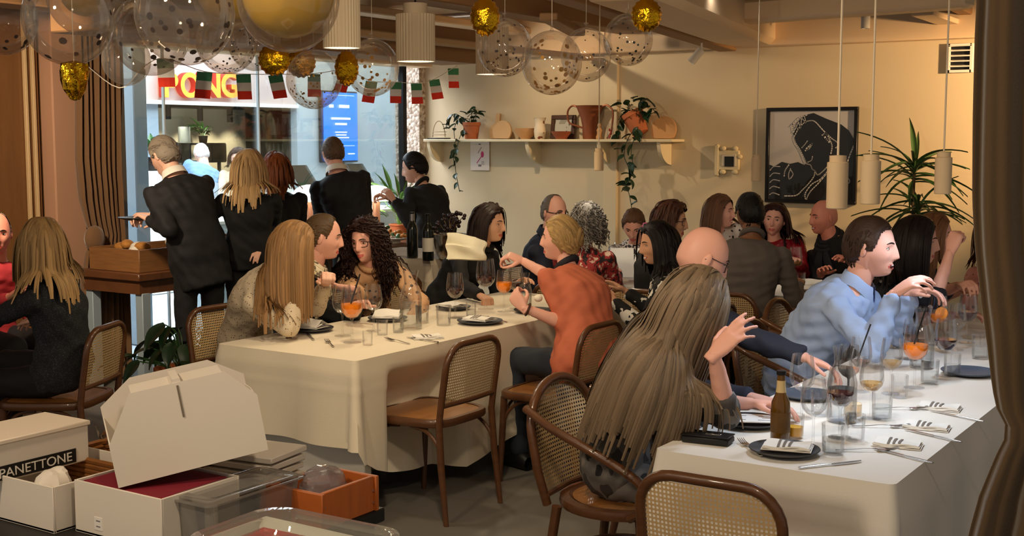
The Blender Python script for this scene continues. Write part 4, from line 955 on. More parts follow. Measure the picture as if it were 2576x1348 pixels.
def make_carafe(level=.12):
    t = thing('water_carafe', '', 'carafe')
    MB().lathe([(0, 0), (.044, 0), (.047, .006), (.047, .13), (.04, .16), (.028, .19), (.0285, .215), (.035, .245), (.0342, .245), (.0276, .215), (.0268, .19), (.0385, .16), (.0455, .13), (.0455, .009), (0, .007)], 24, cap=False).build('glass', M_glass, t)
    if level: MB().lathe([(0, .0095), (.045, .0095), (.045, level), (0, level)], 24, cap=False).build('water', M_water, t)
    return t
def plate(p, r, label, m=None, rise=.0):
    t = thing('plate', label, 'plate', p, 0, 'dark stoneware plates on the tables')
    MB().lathe([(0, 0), (r * .62, 0), (r * .68, .003), (r * .95, .012), (r, .017), (r * .99, .019), (r * .93, .016), (r * .66, .0075), (0, .0065)], 36, cap=False).build('dish', m or M_stone, t); return t
def napkin(p, w, d, rz, label, stripes=True, tent=.0, lay=3):
    t = thing('napkin', label, 'napkin', p, rz)
    mb = MB(); rg = random.Random(int(abs(p[0] * 1000)))
    for k in range(lay):
        sx = 1 - .05 * k; G = []
        for i in range(9):
            row = []
            for j in range(7):
                u = i / 8 - .5; v_ = j / 6 - .5
                row.append((u * w * sx, v_ * d * sx, .003 + .005 * k + .003 * math.sin(7 * u + 4 * v_ + k) * (k > 0) + tent * max(0, 1 - abs(v_) * 2.2) * (k / max(1, lay - 1))))
            G.append(row)
        mb.grid(G)
        edge = [G[i][0] for i in range(9)]; mb.grid([[q, (q[0], q[1], max(.0005, q[2] - .005))] for q in edge])
    o = mb.build('cloth', M_napkin, t, ang=60)
    if stripes:
        for x in (-.16, -.05, .06):
            MB().grid([[(x * w + a * .004, v_ * d * .9, .003 + .005 * (lay - 1) + .003 * math.sin(7 * x + 4 * v_ + lay - 1) + .0015 + tent * max(0, 1 - abs(v_) * 2.2)) for v_ in np.linspace(-.5, .5, 7)] for a in (-1, 1)]).build('stripe', M_stripe, t)
    return t
def make_fork():
    t = thing('fork', '', 'cutlery')
    MB().tube(bez([(0, -.095, .004), (0, -.05, .005), (0, .0, .009), (0, .035, .007)], 4), [.0055, .0045, .003, .0035], 6, flat=.35).build('handle', M_steel, t)
    mb = MB(); mb.box((0, .046, .006), (.024, .028, .0022), bev=.0008)
    for x in (-.0095, -.0032, .0032, .0095): mb.tube([(x, .058, .006), (x, .08, .008), (x, .098, .013)], [.0018, .0016, .0008], 5)
    mb.build('tines', M_steel, t); return t
def make_knife():
    t = thing('table_knife', '', 'cutlery')
    MB().tube([(0, -.11, .004), (0, -.05, .005), (0, .0, .004)], [.006, .0055, .0045], 6, flat=.5).build('handle', M_steel, t)
    MB().prism([(-.004, 0), (.009, .0), (.010, .07), (.005, .105), (-.004, .11)], .0016, R=rotx(-PI / 2) , o=(0, 0, .004)).build('blade', M_steel, t); return t
FK, KN = make_fork(), make_knife()
E_ = make_wine(None); RW = make_wine(M_wine, (.1, .137)); WW = make_wine(M_whitew, (.1, .126)); RO = make_wine(M_rose, (.1, .128)); SP = make_wine(M_spritz, (.1, .150)); SPS = make_wine(M_spritz, (.1, .148), True); SLI = make_wine(M_spritz, (.1, .130), False, True); WST = make_wine(M_rose, (.1, .12), True)
TU = make_tumbler(M_water, .05); TE = make_tumbler(None); TJ = make_tumbler(M_juice, .045); CA = make_carafe(.11)
CT = TZ + 0.0055      # cloth surface
def on(px, py, z=CT): return atz(px, py, z)
def put(proto, px, py, label, rz=0.0, group=None, scale=None):
    p = on(px, py); return dup(proto, p, rz, label, group, scale=scale)
G2 = 'glasses on the white table'; G1 = 'glasses on the cream table'
put(E_, 2045, 1118, 'empty wine glass right beside the brown beer bottle', 0, G2)
put(E_, 2016, 1052, 'empty wine glass behind the beer bottle by the jacket sleeve', 0, G2, 1.05)
put(RW, 2112, 1100, 'glass of dark red wine next to the empty glass on the white table', 0, G2, 1.08)
put(WW, 2190, 1052, 'glass of pale white wine beside the carafe on the white table', 0, G2)
put(RO, 2133, 1012, 'glass of blush wine behind the water carafe', 0, G2)
put(WST, 2163, 985, 'glass of blush wine with a black straw by the blue shirt elbow', 0, G2)
put(WW, 2240, 990, 'glass of white wine between blush wine and orange spritz', 0, G2)
put(SPS, 2300, 975, 'large orange spritz with a straw on the white table', 0.5, G2, 1.15)
put(RW, 2376, 945, 'glass of red wine beside the orange spritz on the white table', 0, G2, 1.1)
put(RW, 2432, 862, 'glass of red wine beside the pink sleeve', 0, G2)
put(SLI, 2357, 868, 'spritz with an orange slice before the black dotted blouse', 0, G2, 1.1)
put(E_, 2405, 880, 'empty wine glass near the spritz with the orange slice', 0, G2)
put(RW, 2290, 905, 'low glass of red wine before the blue shirt cuffs', 0, G2, .85)
put(CA, 2117, 1060, 'clear water carafe among wine glasses near the beer bottle', 0, 'carafes on the white table', 1.05)
put(CA, 2318, 925, 'clear water carafe behind the orange spritz', 0, 'carafes on the white table')
put(TU, 2095, 1142, 'water tumbler at the edge of the striped napkin plate', 0, G2)
put(TJ, 2000, 1100, 'short tumbler of yellow juice touching the beer bottle', 0, G2, .8)
put(TE, 2150, 1108, 'empty tumbler right of the red wine near the beer bottle', 0, G2, .9)
put(TU, 2218, 1055, 'water tumbler beside the pale white wine', 0, G2); put(TE, 2262, 1000, 'empty tumbler under the orange spritz', 0, G2)
put(TU, 2338, 965, 'water tumbler beside the large orange spritz', 0, G2); put(TU, 2395, 945, 'water tumbler beyond the red wine and spritz', 0, G2, .95)
put(TU, 2466, 902, 'water tumbler against the brown curtain', 0, G2, 1.1); put(TE, 2062, 1045, 'empty tumbler by the blue plate and jacket sleeve', 0, G2, .9)
# beer bottle
p = on(1962, 1108); t = thing('beer_bottle', 'brown glass bottle with a pale neck label on the white table', 'bottle', p); M_amber = pm('amber_glass', (112, 74, 10), .08, coat=.4, trans=.35)
MB().lathe([(0, 0), (.029, 0), (.031, .004), (.031, .10), (.029, .125), (.016, .155), (.0135, .175), (.0128, .215), (.0145, .217), (.0145, .223), (0, .223)], 26).build('glass', M_amber, t)
MB().lathe([(.0315, .03), (.0315, .095)], 26, cap=False).build('label', pm('beer_label', (96, 66, 20), .5, var=(30, .5)), t); MB().lathe([(.0165, .157), (.0140, .177), (.0136, .195)], 20, cap=False).build('neck_label', pm('neck_label', (206, 180, 130), .5), t)
MB().lathe([(.0152, .213), (.0152, .226), (0, .227)], 18, cap=False).build('cap', M_dark, t)
# plates, napkins, cutlery on the white table
pp = on(1973, 1140); plate(pp, .108, 'dark round plate under a striped napkin near the beer bottle'); napkin(pp + np.array([.01, 0, .0185]), .15, .10, .25, 'grey striped napkin folded on the dark plate near the beer bottle')
pp = on(1888, 1068); plate(pp, .112, 'dark plate with a printed paper beside the jacket sleeve'); o = MB().box((0, 0, .0), (.20, .125, .003)).build('menu_card', pm('menu_paper', (228, 226, 222), .7), None, pp + np.array([.02, .01, .0215]), rz=.45); tag(o, 'printed white menu card on the dark plate beside the jacket sleeve', 'menu')
for k, (x, y, wd) in enumerate([(-.05, .03, .03), (.03, .025, .05), (.04, .0, .05), (.03, -.03, .06), (-.05, -.03, .02)]): MB().box((x, y, .0022), (wd, .004, .0006)).build('print_line', M_gr, o)
plate(on(2030, 1000), .105, 'blue grey plate by the hand on the white table', M_stoneb); plate(on(2438, 942), .112, 'blue grey plate by the brown curtain', M_stoneb)
o = thing('glasses_case', 'black glasses case at the corner of the white table', 'case', on(1780, 1112), .12); MB().box((0, 0, .012), (.155, .075, .022), bev=.005).build('base', M_black, o); MB().box((0, 0, .0255), (.157, .077, .005), bev=.002).build('lid', M_dark, o); MB().box((.02, 0, .029), (.05, .02, .003), bev=.001).build('badge', M_steel, o)
for i, (px, py, rz) in enumerate([(2258, 1120, .15), (2330, 1076, .12), (2362, 1027, .1)]): napkin(on(px, py), .15, .09, rz, ['folded striped napkin beside the dark plate place setting', 'folded striped napkin in the middle of the empty side', 'folded striped napkin beyond the other two on the empty side'][i])
FG = 'forks on the tables'; KG = 'knives on the tables'
for px, py, rz, lb in [(1888, 1130, .75, 'fork beside the plate near the beer bottle'), (2180, 1135, -1.0, 'fork beside the striped napkin at the table corner'), (2215, 1075, -1.0, 'fork next to the middle folded napkin'), (2265, 1030, -1.0, 'fork next to the farthest folded napkin')]: put(FK, px, py, lb, rz + YAW - .6, FG)
for px, py, rz, lb in [(2090, 1170, -.6, 'knife beside the dark plate at the table end'), (2270, 1148, 1.2, 'knife below the striped napkin at the table corner'), (2345, 1098, 1.2, 'knife below the middle folded napkin'), (2405, 1048, 1.2, 'knife below the farthest folded napkin')]: put(KN, px, py, lb, rz + YAW - .6, KG)
p = on(2145, 1042); t = thing('tealight', 'lit white tealight between the glasses', 'candle', p); MB().lathe([(0, 0), (.03, 0), (.031, .04), (.027, .04), (.026, .012), (0, .012)], 18).build('holder', clear('frosted', (250, 244, 230), .5, .3), t); MB().lathe([(0, .013), (.024, .013), (.024, .03), (0, .03)], 16).build('wax', pm('wax', (255, 240, 214), .5, emit=((255, 214, 150), 1.0)), t)
# ---- cream table
put(SPS, 886, 862, 'orange spritz with a dark straw on the cream table', .4, G1, 1.25); put(E_, 862, 845, 'empty wine glass right behind the strawed spritz', 0, G1, 1.2)
put(E_, 940, 832, 'empty wine glass before the pink hand of the tan blouse', 0, G1, 1.1); put(CA, 1034, 826, 'tall clear carafe on the cream table', 0, 'carafes on the cream table', 1.2)
put(TE, 1116, 818, 'empty tumbler next to the carafe on the cream table', 0, G1, 1.1); put(TU, 1062, 812, 'water tumbler touching the carafe on the cream table', 0, G1)
put(TE, 962, 842, 'empty tumbler under the tan blouse on the cream table', 0, G1, .8); put(TU, 1002, 836, 'small water tumbler between napkin and carafe', 0, G1, .8)
put(RW, 1145, 800, 'glass of red wine between the carafe and the black sleeve', 0, G1, 1.15); put(RW, 1222, 778, 'tall glass of red wine before the black top', 0, G1, 1.35)
put(SP, 1268, 784, 'small amber drink in a stem glass near the extended arm', 0, G1, 1.1); put(RW, 1298, 776, 'glass of red wine behind the amber drink', 0, G1, 1.1); put(CA, 1320, 778, 'low clear carafe under the extended arm', 0, 'carafes on the cream table', .85)
put(TU, 1185, 796, 'water tumbler behind the folded napkin on the cream table', 0, G1, .8); put(TE, 925, 868, 'empty tumbler before the strawed spritz', 0, G1, .7)
for px, py, r, lb in [(782, 832, .115, 'dark plate with a white napkin by the cream sweater'), (1207, 813, .12, 'dark plate with folded napkin on the open side of the cream table'), (975, 806, .105, 'dark plate with a napkin before the tan blouse'), (1342, 786, .11, 'black plate under the rust cardigan hand'), (1140, 778, .1, 'dark plate with napkin by the black sleeve')]:
    pp = on(px, py); plate(pp, r, lb, M_stone if px != 1342 else pm('black_plate', (28, 26, 26), .5))
    if px != 1342: napkin(pp + np.array([0, 0, .0185]), .15, .12, random.uniform(-.3, .5), {782: 'white peaked napkin by the cream sweater', 1207: 'grey edged folded napkin on the open side', 975: 'white peaked napkin before the tan blouse', 1140: 'white napkin by the black sleeve'}[px], stripes=(px == 1207), tent=.03 if px in (782, 975) else .008)
for px, py, rz, lb in [(830, 866, .9, 'fork at the corner of the cream table'), (1000, 860, 1.3, 'fork on the open side of the cream table'), (1250, 806, 1.2, 'fork beside the grey edged napkin')]: put(FK, px, py, lb, rz, FG)
for px, py, rz, lb in [(780, 848, .9, 'knife by the cream sweater elbow'), (1062, 856, 1.4, 'knife on the open side of the cream table')]: put(KN, px, py, lb, rz, KG)
napkin(on(1075, 850), .15, .09, .9, 'flat striped napkin on the open side of the cream table')
# ---- far table
pt = on(2000, 708); dup(WW, pt, 0, 'glass of white wine before the red sequin top', G2, scale=1.1); dup(TU, on(2012, 722), 0, 'water tumbler on the far table by the grey jacket', G2); dup(RW, on(1556, 682), 0, 'glass of red wine held low at the far table', G2, scale=1.0)
napkin(on(2040, 718), .16, .1, .2, 'crumpled white napkin on the far table', False, .03); plate(on(2022, 730), .1, 'plate on the far table behind the blue shirt', M_white)
# ---- wine and bucket on the station
p = atz(1077, 655, .906); t = thing('wine_bottle', 'dark wine bottle with a pale label on the serving station', 'bottle', p); M_bot = pm('bottle_dark', (14, 18, 14), .12, coat=.5)
MB().lathe([(0, 0), (.036, 0), (.0375, .004), (.0375, .19), (.033, .215), (.015, .245), (.0145, .295), (.016, .297), (.016, .307), (0, .307)], 24).build('glass', M_bot, t); MB().lathe([(.038, .06), (.038, .15)], 24, cap=False).build('label', pm('wine_label', (190, 184, 172), .6), t); MB().lathe([(.0155, .25), (.0155, .308), (0, .309)], 16, cap=False).build('foil', M_dark, t)
p = atz(1062, 652, .906) + np.array([-.12, .05, 0]); t = thing('wine_bottle', 'second dark wine bottle behind the labelled one on the station', 'bottle', p); MB().lathe([(0, 0), (.036, 0), (.0375, .004), (.0375, .19), (.033, .215), (.015, .245), (.0145, .295), (.016, .297), (.016, .307), (0, .307)], 24).build('glass', M_bot, t); MB().lathe([(.0155, .25), (.0155, .308), (0, .309)], 16, cap=False).build('foil', M_steel, t)
p = atz(1130, 650, .906); t = thing('ice_bucket', 'polished metal bucket filled with dark berries sprigs on the station', 'bucket', p)
MB().lathe([(0, 0), (.07, 0), (.075, .008), (.10, .06), (.115, .13), (.122, .16), (.126, .165), (.118, .165), (.108, .13), (.09, .06), (0, .02)], 28).build('bucket', M_steel, t); rg = random.Random(8); M_berry = pm('berry', (36, 20, 24), .4)
for i in range(16):
    a = rg.uniform(0, 6.28); e = np.array([math.cos(a) * rg.uniform(.03, .16), math.sin(a) * rg.uniform(.03, .16), rg.uniform(.2, .3)]); MB().tube([(0, 0, .08), e * np.array([.5, .5, .8]), e], .003, 4).build('twig', M_bark, t)
    for k in range(3): MB().ell(e + np.array([rg.uniform(-.02, .02), rg.uniform(-.02, .02), rg.uniform(-.02, .02)]), (.013, .013, .013), 8, 6).build('berry', M_berry, t)
# ---- floor plant beside the cream table
p = atz(448, 985, 0); p = np.array([-5.62, 5.06, 0]); t = thing('potted_plant', 'broad leaved plant in a terracotta pot on the floor by the glass', 'plant', p)
MB().lathe([(0, 0), (.13, 0), (.165, .30), (.185, .30), (.185, .36), (.155, .36), (.15, .32), (0, .32)], 28).build('pot', M_terra, t)
me = leaf_mesh(.19, .115, .45, 8, mat_=M_leafdark, fold=.12); rg = random.Random(14)
for i in range(34):
    a = i * 2.4 + rg.uniform(-.3, .3); q = rg.uniform(.08, .30); h = .36 + (.34 - q) * 1.2 * rg.uniform(.3, 1.0) + .03; e = np.array([q * math.cos(a), q * math.sin(a), h])
    MB().tube(bez([(.03 * math.cos(a), .03 * math.sin(a), .32), (e[0] * .5, e[1] * .5, h * .9), e], 4), .004, 5).build('stem', M_leaf, t); put_leaf(me, t, e, (math.cos(a), math.sin(a), rg.uniform(-.9, .3)), rg.uniform(-.4, .4), rg.uniform(.75, 1.15))
# ================================================================== FOREGROUND COUNTER
KZ = 0.66; DZ = 0.785
wk = atz(952, 1195, KZ + .10)
c2 = thing('dish_table', 'small white table under the glass oven dish', 'table', (-1.82, 1.86, 0)); MB().box((0, 0, DZ - .02), (.64, .62, .038), bev=.004).build('tabletop', M_white, c2)
for sx in (-1, 1):
    for sy in (-1, 1): MB().box((sx * .28, sy * .27, (DZ - .04) / 2), (.05, .05, DZ - .04)).build('leg', M_white, c2)
ct = thing('side_counter', 'dark side table loaded with boxes', 'table', (-3.0, 2.22, 0)); cxm = -2.20 + 3.0; MB().box(((cxm - .95) / 2, 0, KZ - .02), (cxm + .95, .97, .04), bev=.004).build('tabletop', M_black, ct)
for sx in (-.9, cxm - .05):
    for sy in (-1, 1): MB().box((sx, sy * .43, (KZ - .04) / 2), (.06, .06, KZ - .04)).build('leg', M_black, ct)
def open_box(name, label, x0, x1, y0, y1, z, h, m, th=.006, cat='box'):
    t = thing(name, label, cat, ((x0 + x1) / 2, (y0 + y1) / 2, z)); a, b = (x1 - x0) / 2, (y1 - y0) / 2
    MB().box((0, 0, th / 2), (2 * a, 2 * b, th)).build('bottom', m, t)
    for c, s in (((0, -b + th / 2, h / 2), (2 * a, th, h)), ((0, b - th / 2, h / 2), (2 * a, th, h)), ((-a + th / 2, 0, h / 2), (th, 2 * b - 2 * th, h)), ((a - th / 2, 0, h / 2), (th, 2 * b - 2 * th, h))): MB().box(c, s, bev=th * .2).build('side', m, t)
    return t
q0 = atz(-40, 1188, KZ + .125); q1 = atz(137, 1225, KZ + .125); A_ = (q0[0] - .1, q1[0], (q0[1] + q1[1]) / 2)
open_box('carton', 'shallow white carton with crumpled tissue inside', A_[0], A_[1], A_[2], A_[2] + .34, KZ, .125, M_card)
q2 = atz(150, 1212, KZ + .14); q3 = atz(425, 1250, KZ + .14); Bx = (q2[0], q3[0], (q2[1] + q3[1]) / 2 + .005)
cB = open_box('carton', 'white carton holding folded burgundy napkins', Bx[0] + .012, Bx[1], Bx[2], Bx[2] + .27, KZ, .14, M_card)
lb = MB().box((-.075, -.1355, .035), (.032, .001, .035)).build('sticker', pm('sticker', (236, 230, 222), .6), cB)
for z in (.043, .028): MB().box((-.075, -.1362, z), (.016, .0006, .003)).build('print_line', M_gr, cB)
M_burg = pm('burgundy', (120, 14, 34), .8, bump=(150, .2, .002))
t = thing('folded_napkins', 'folded burgundy cloth napkins in the white carton', 'napkins', ((Bx[0] + Bx[1]) / 2 + .005, Bx[2] + .135, KZ + .008)); mb = MB()
for k in range(9): mb.box((rg.uniform(-.004, .004), rg.uniform(-.004, .004), .007 + k * .0145), (Bx[1] - Bx[0] - .045, .24, .0125), bev=.005)
mb.build('cloth_stack', M_burg, t)
def crumple(p, r, label, m, seed=1, cat='tissue', name='tissue_paper'):
    rr = np.random.default_rng(seed); mb = MB(); mb.ell((0, 0, 0), (1, 1, 1), 18, 12); V = mb.V[0]; nz = np.zeros(len(V))
    for _ in range(9): d = nrm(rr.normal(size=3)); nz += np.abs(np.sin(V @ d * rr.uniform(2, 6) + rr.uniform(0, 6))) * .09
    mb.V[0] = V * (0.72 + nz)[:, None] * np.asarray(r); mb.V[0][:, 2] -= mb.V[0][:, 2].min()
    return tag(mb.build(name, m, None, p, ang=25), label, cat)
crumple((A_[1] - .07, A_[2] + .055, KZ + .066), (.04, .04, .035), 'crumpled white tissue in the shallow carton', M_card, 3)
# gable cake box standing on the napkins carton
gc = atz(490, 1178, KZ + .178); t = thing('cake_box', 'white gable cake box standing tilted on the cartons', 'box', gc, 0); t.rotation_euler = (0, -.172, YAW + .36); a = .196; dpt = .21; hb = .174; ht = .236
mb = MB(); mb.prism([(-a, 0), (a, 0), (a, hb - .02), (a - .07, ht), (-a + .075, ht), (-a, hb - .06)], .003); mb.build('front_flap', M_card, t)
MB().prism([(-a, 0), (a, 0), (a, hb), (a - .09, ht - .0), (-a + .09, ht), (-a, hb)], .003, o=(0, dpt, 0)).build('back_flap', M_card, t)
for sx in (-1, 1): MB().prism([(0, 0), (dpt, 0), (dpt, hb - .03), (dpt * .5, hb - .02), (0, hb - (.065 if sx < 0 else .025))], .003, o=(sx * (a - .002), .002, 0), R=rotz(PI / 2)).build('side', M_card, t)
MB().box((0, dpt / 2, .002), (2 * a, dpt, .003)).build('bottom', M_card, t)
for x0_, x1_, nm in ((-a + .08, -.005, 0), (.015, a - .075, 1)): MB().box(((x0_ + x1_) / 2, dpt * .30, ht - .008), (x1_ - x0_, dpt * .58, .003), R=rotx(.06)).build('top_flap', M_card, t)
MB().box((0, dpt * .3, ht - .005), (.02, dpt * .6, .03)).build('lock_tab', M_card, t)
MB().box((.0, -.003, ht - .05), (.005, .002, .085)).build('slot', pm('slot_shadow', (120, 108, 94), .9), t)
# panettone box, basket with cellophane
q1 = atz(222, 1056, KZ + .225); W_ = .34; pb = thing('panettone_box', 'white cake box with a black lettered band', 'box', (q1[0] - .10, q1[1] - W_ / 2, KZ + .105))
MB().box((0, 0, .055), (.20, W_, .11), bev=.004).build('body', M_card, pb); MB().box((0, 0, .112), (.21, W_ + .01, .014), bev=.003).build('lid', pm('card_lid', (236, 220, 200), .7), pb)
MB().box((.1012, -.01, .026), (.002, W_ - .075, .040)).build('black_band', M_black, pb)
text_part('PANETTONE', 'lettering', (.1025, -.01, .013), .026, .0006, [M_white], pb, (PI / 2, 0, PI / 2), wide=.235)
bk = thing('wicker_basket', 'brown wicker basket with cellophane behind the white cartons', 'basket', (-2.93, 2.44, KZ)); M_wick = pm('wicker', (128, 78, 30), .6, var=(30, .4)); a_, b_ = .22, .12
MB().box((0, 0, .01), (2 * a_ - .04, 2 * b_ - .04, .02)).build('base', M_wick, bk)
for k in range(7):
    pts = [(np.sign(math.cos(s)) * a_ * abs(math.cos(s)) ** .35 + .006 * math.sin(s * 40 + k * PI), np.sign(math.sin(s)) * b_ * abs(math.sin(s)) ** .35, .014 + k * .0155) for s in np.linspace(0, 2 * PI, 96, endpoint=False)]
    MB().tube(pts, .0085, 5, closed=True).build('woven_strand', M_wick, bk)
rr = np.random.default_rng(4); G = []
for i in range(26):
    row = []
    for j in range(16):
        u, v_ = i / 25 - .5, j / 15 - .5; row.append((u * .34, v_ * .22, .0 + .05 * abs(math.sin(9 * u + 5 * v_)) + .035 * abs(math.sin(17 * v_ - 6 * u + 1)) + .02 * rr.random()))
    G.append(row)
o = MB().grid(G).build('cellophane', clear('cellophane', (250, 246, 236), .10, .8, .08, .10), None, (-2.86, 2.48, KZ + .118), ang=20); tag(o, 'crumpled clear cellophane on the wicker basket', 'wrapping')
# stack of white lids behind, wooden drawer tray with clear tub and bag
t = thing('box_stack', 'flat stack of white cake box blanks behind the gable box', 'box', (-2.62, 2.585, KZ)); 
for k in range(6): MB().box((.004 * (k % 3), .003 * k, .009 + k * .0245), (.26, .18, .018), R=rotz(.1 + .05 * (k % 2)), bev=.003).build('blank', M_card, t)
w0 = wk; M_crate = woodm('crate_wood', (176, 92, 36), .45, .25, (1, 7, 1))
wt = thing('wooden_drawer', 'orange brown wooden drawer tray with screwed corners', 'tray', (w0[0] - .10, w0[1] - .12, KZ)); a_, b_, h_ = .088, .112, .10
for c, s in (((0, 0, .006), (2 * a_, 2 * b_, .012)), ((0, -b_, h_ / 2), (2 * a_ + .03, .014, h_)), ((0, b_, h_ / 2), (2 * a_ + .03, .014, h_)), ((-a_, 0, h_ / 2), (.014, 2 * b_ - .014, h_)), ((a_, 0, h_ / 2), (.014, 2 * b_ - .014, h_))): MB().box(c, s, bev=.002).build('board', M_crate, wt)
for z in (.025, .06):
    for y in (-b_ + .01, b_ - .01): MB().lathe([(0, 0), (.004, 0), (.004, .002), (0, .002)], 10, R=roty(PI / 2), o=(a_ + .0075, y, z)).build('screw', M_steel, wt)
crumple((w0[0] - .10, w0[1] - .12, KZ + .014), (.045, .065, .05), 'crumpled clear plastic bag in the wooden drawer', clear('bag_plastic', (236, 236, 240), .16, .7, .1, .08), 9, 'bag', 'plastic_bag')
M_tub = clear('tub_plastic', (232, 230, 226), .14, .7, .08, .06)
tb0 = atz(402, 1247, KZ + .13); tb = thing('plastic_tub', 'clear rectangular plastic tub with rim beside the napkin carton', 'container', (tb0[0] + .093, tb0[1] + .18, KZ + .004), -.0)
def rrect(w_, d_, r_, n=6):
    out = []
    for cx_, cy_, a0 in ((w_ / 2 - r_, d_ / 2 - r_, 0), (-w_ / 2 + r_, d_ / 2 - r_, PI / 2), (-w_ / 2 + r_, -d_ / 2 + r_, PI), (w_ / 2 - r_, -d_ / 2 + r_, 1.5 * PI)):
        for i in range(n + 1): a = a0 + PI / 2 * i / n; out.append((cx_ + r_ * math.cos(a), cy_ + r_ * math.sin(a)))
    return out
def vessel(parent, name, m, layers, ang=50):
    L = [rrect(*l[:3]) for l in layers]; G = [[(L[k][i][0], L[k][i][1], layers[k][3]) for k in range(len(layers))] for i in range(len(L[0]))]
    mb = MB(); mb.grid(G, closeu=True); mb.add([g[-1] for g in G], [tuple(range(len(G)))]); return mb.build(name, m, parent, ang=ang)
tb.rotation_euler = (0, 0, .0); vessel(tb, 'tub', M_tub, [(.14, .32, .03, .0), (.155, .335, .03, .115), (.175, .36, .03, .12), (.175, .36, .03, .125), (.155, .335, .025, .123), (.135, .315, .025, .01)])
vessel(tb, 'lid_panel', M_tub, [(.15, .33, .02, .127), (.15, .33, .02, .131), (.105, .27, .02, .132), (.095, .26, .02, .127)])
# glass oven dish on a red patterned mat
M_mat = blotch('red_mat', [(176, 22, 26), (206, 40, 40), (220, 150, 130)], 60, .8, (.4, .66))
dc = np.array([-1.80, 1.91, DZ])
o = MB().box((0, 0, .004), (.44, .33, .008), bev=.003).build('red_mat', M_mat, None, (dc[0] - .035, dc[1] + .015, DZ), rz=.04); tag(o, 'red patterned mat under the glass oven dish', 'mat')
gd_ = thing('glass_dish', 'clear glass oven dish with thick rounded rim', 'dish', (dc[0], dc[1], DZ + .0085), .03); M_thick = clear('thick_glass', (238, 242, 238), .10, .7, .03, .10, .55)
vessel(gd_, 'dish', M_thick, [(.30, .22, .05, .0), (.345, .262, .06, .055), (.395, .30, .07, .06), (.40, .305, .07, .066), (.395, .30, .07, .071), (.34, .255, .06, .066), (.29, .21, .05, .008)], 70)
o = MB().box((0, 0, .004), (.26, .14, .003)).build('paper_sheet', pm('baking_paper', (222, 206, 182), .8), None, (dc[0] + .155, dc[1] + .155, DZ + .0075), rz=.0); tag(o, 'sheet of cream paper beside the glass oven dish', 'paper')
# ================================================================== BALLOONS
M_conf = pm('confetti_dark', (70, 46, 34), .4, .3); M_confg = pm('confetti_gold', (190, 140, 40), .3, .8); M_yel = pm('yellow_balloon', (196, 158, 30), .35, coat=.2, sub=0.0)
M_string = pm('balloon_string', (210, 200, 180), .6)
def balloon(px, py, rpx, label, conf=None, dots_n=40, inner=None, r=None, dsize=.0055, sq=1.06, clusters=False, seed=0):
    rr = np.random.default_rng(seed + int(px)); r = r or .14; d = r * FPX / rpx; p = atd(px, py, d)
    t = thing('clear_balloon', label, 'balloon', p, 0, 'clear balloons under the ceiling')
    MB().ell((0, 0, 0), (r, r, r * sq), 36, 24).build('skin', M_balloon, t, ang=180)
    MB().lathe([(.012, 0), (.005, .012), (.004, .016), (.013, .03), (0, .03)], 10, o=(0, 0, r * sq - .004)).build('knot', M_balloon, t)
    MB().tube([(0, 0, r * sq + .02), (0, 0, CZ - p[2])], .0015, 4).build('string', M_string, t)
    if conf is not None:
        mb = MB()
        for i in range(dots_n):
            if clusters and rr.random() < .6: v = nrm(np.array([.5, -.3, -.6]) + rr.normal(size=3) * .45)
            else: v = nrm(rr.normal(size=3) + np.array([0, 0, -.8]))
            R = frame3(np.cross(v, [.3, .5, .8]), v); rd = dsize * rr.uniform(.7, 1.4); c = v * np.array([r, r, r * sq]) * .985
            mb.add([c + R[:, 0] * rd * math.cos(a) + R[:, 1] * rd * math.sin(a) for a in np.linspace(0, 6.28, 8, endpoint=False)], [tuple(range(8))])
        o = mb.build('confetti', conf, t, smooth=False); o['kind'] = 'stuff'
    if inner is not None: MB().ell((0, 0, r * .1), (r * inner, r * inner, r * inner * .98), 28, 18).build('inner_balloon', M_yel, t, ang=180)
    return t
def foil(px, py, rx, ry, label, R0=.085, rot=0):
    r = R0; d = r * FPX / max(rx, ry); p = atd(px, py, d); t = thing('gold_balloon', label, 'balloon', p, YAW, 'gold foil balloons under the ceiling'); k = min(rx, ry) / max(rx, ry)
    mb = MB(); mb.ell((0, 0, 0), (1, 1, 1), 40, 28); V = mb.V[0]; a = np.arctan2(V[:, 2], V[:, 0]); rad = np.hypot(V[:, 2], V[:, 0]); wr = 1 + .05 * np.sin(a * 17) * np.clip(rad - .55, 0, 1) * 2
    mb.V[0] = V * np.stack([wr * r * (k if rx < ry else 1), np.full(len(V), r * .62), wr * r * (1 if rx < ry else k)], 1); mb.build('foil', M_gold, t, ang=180)
    MB().tube([(0, 0, r * .9), (0, 0, CZ - p[2])], .0015, 4).build('string', M_string, t)
balloon(8, 48, 84, 'clear balloon with round brown confetti in the corner by the wood wall', M_conf, 22, dsize=.010)
balloon(171, 45, 112, 'clear balloon holding a gold tassel below it', M_conf, 10, dsize=.010)
balloon(215, -12, 96, 'clear balloon with a yellow balloon inside over the tassel balloon', None, inner=.66, r=.145)
balloon(318, 152, 60, 'small clear balloon nearest the knotted curtain'); balloon(378, 88, 96, 'clear balloon with sparse confetti beside the curtain balloon', M_conf, 12, dsize=.008)
balloon(465, 32, 124, 'largest clear balloon with brown confetti gathered at its base', M_conf, 30, dsize=.009)
balloon(570, 105, 76, 'clear balloon crowded with tiny black confetti', M_black, 90, dsize=.0045); balloon(640, 108, 66, 'clear balloon with few black dots beside the crowded one', M_black, 26, dsize=.0055)
balloon(725, -5, 128, 'big clear balloon filled with a yellow balloon', None, inner=.90); balloon(818, -42, 78, 'clear balloon touching the big yellow one', M_black, 16, dsize=.006)
balloon(575, -20, 92, 'pale yellow filled balloon behind the largest clear one', None, inner=.9)
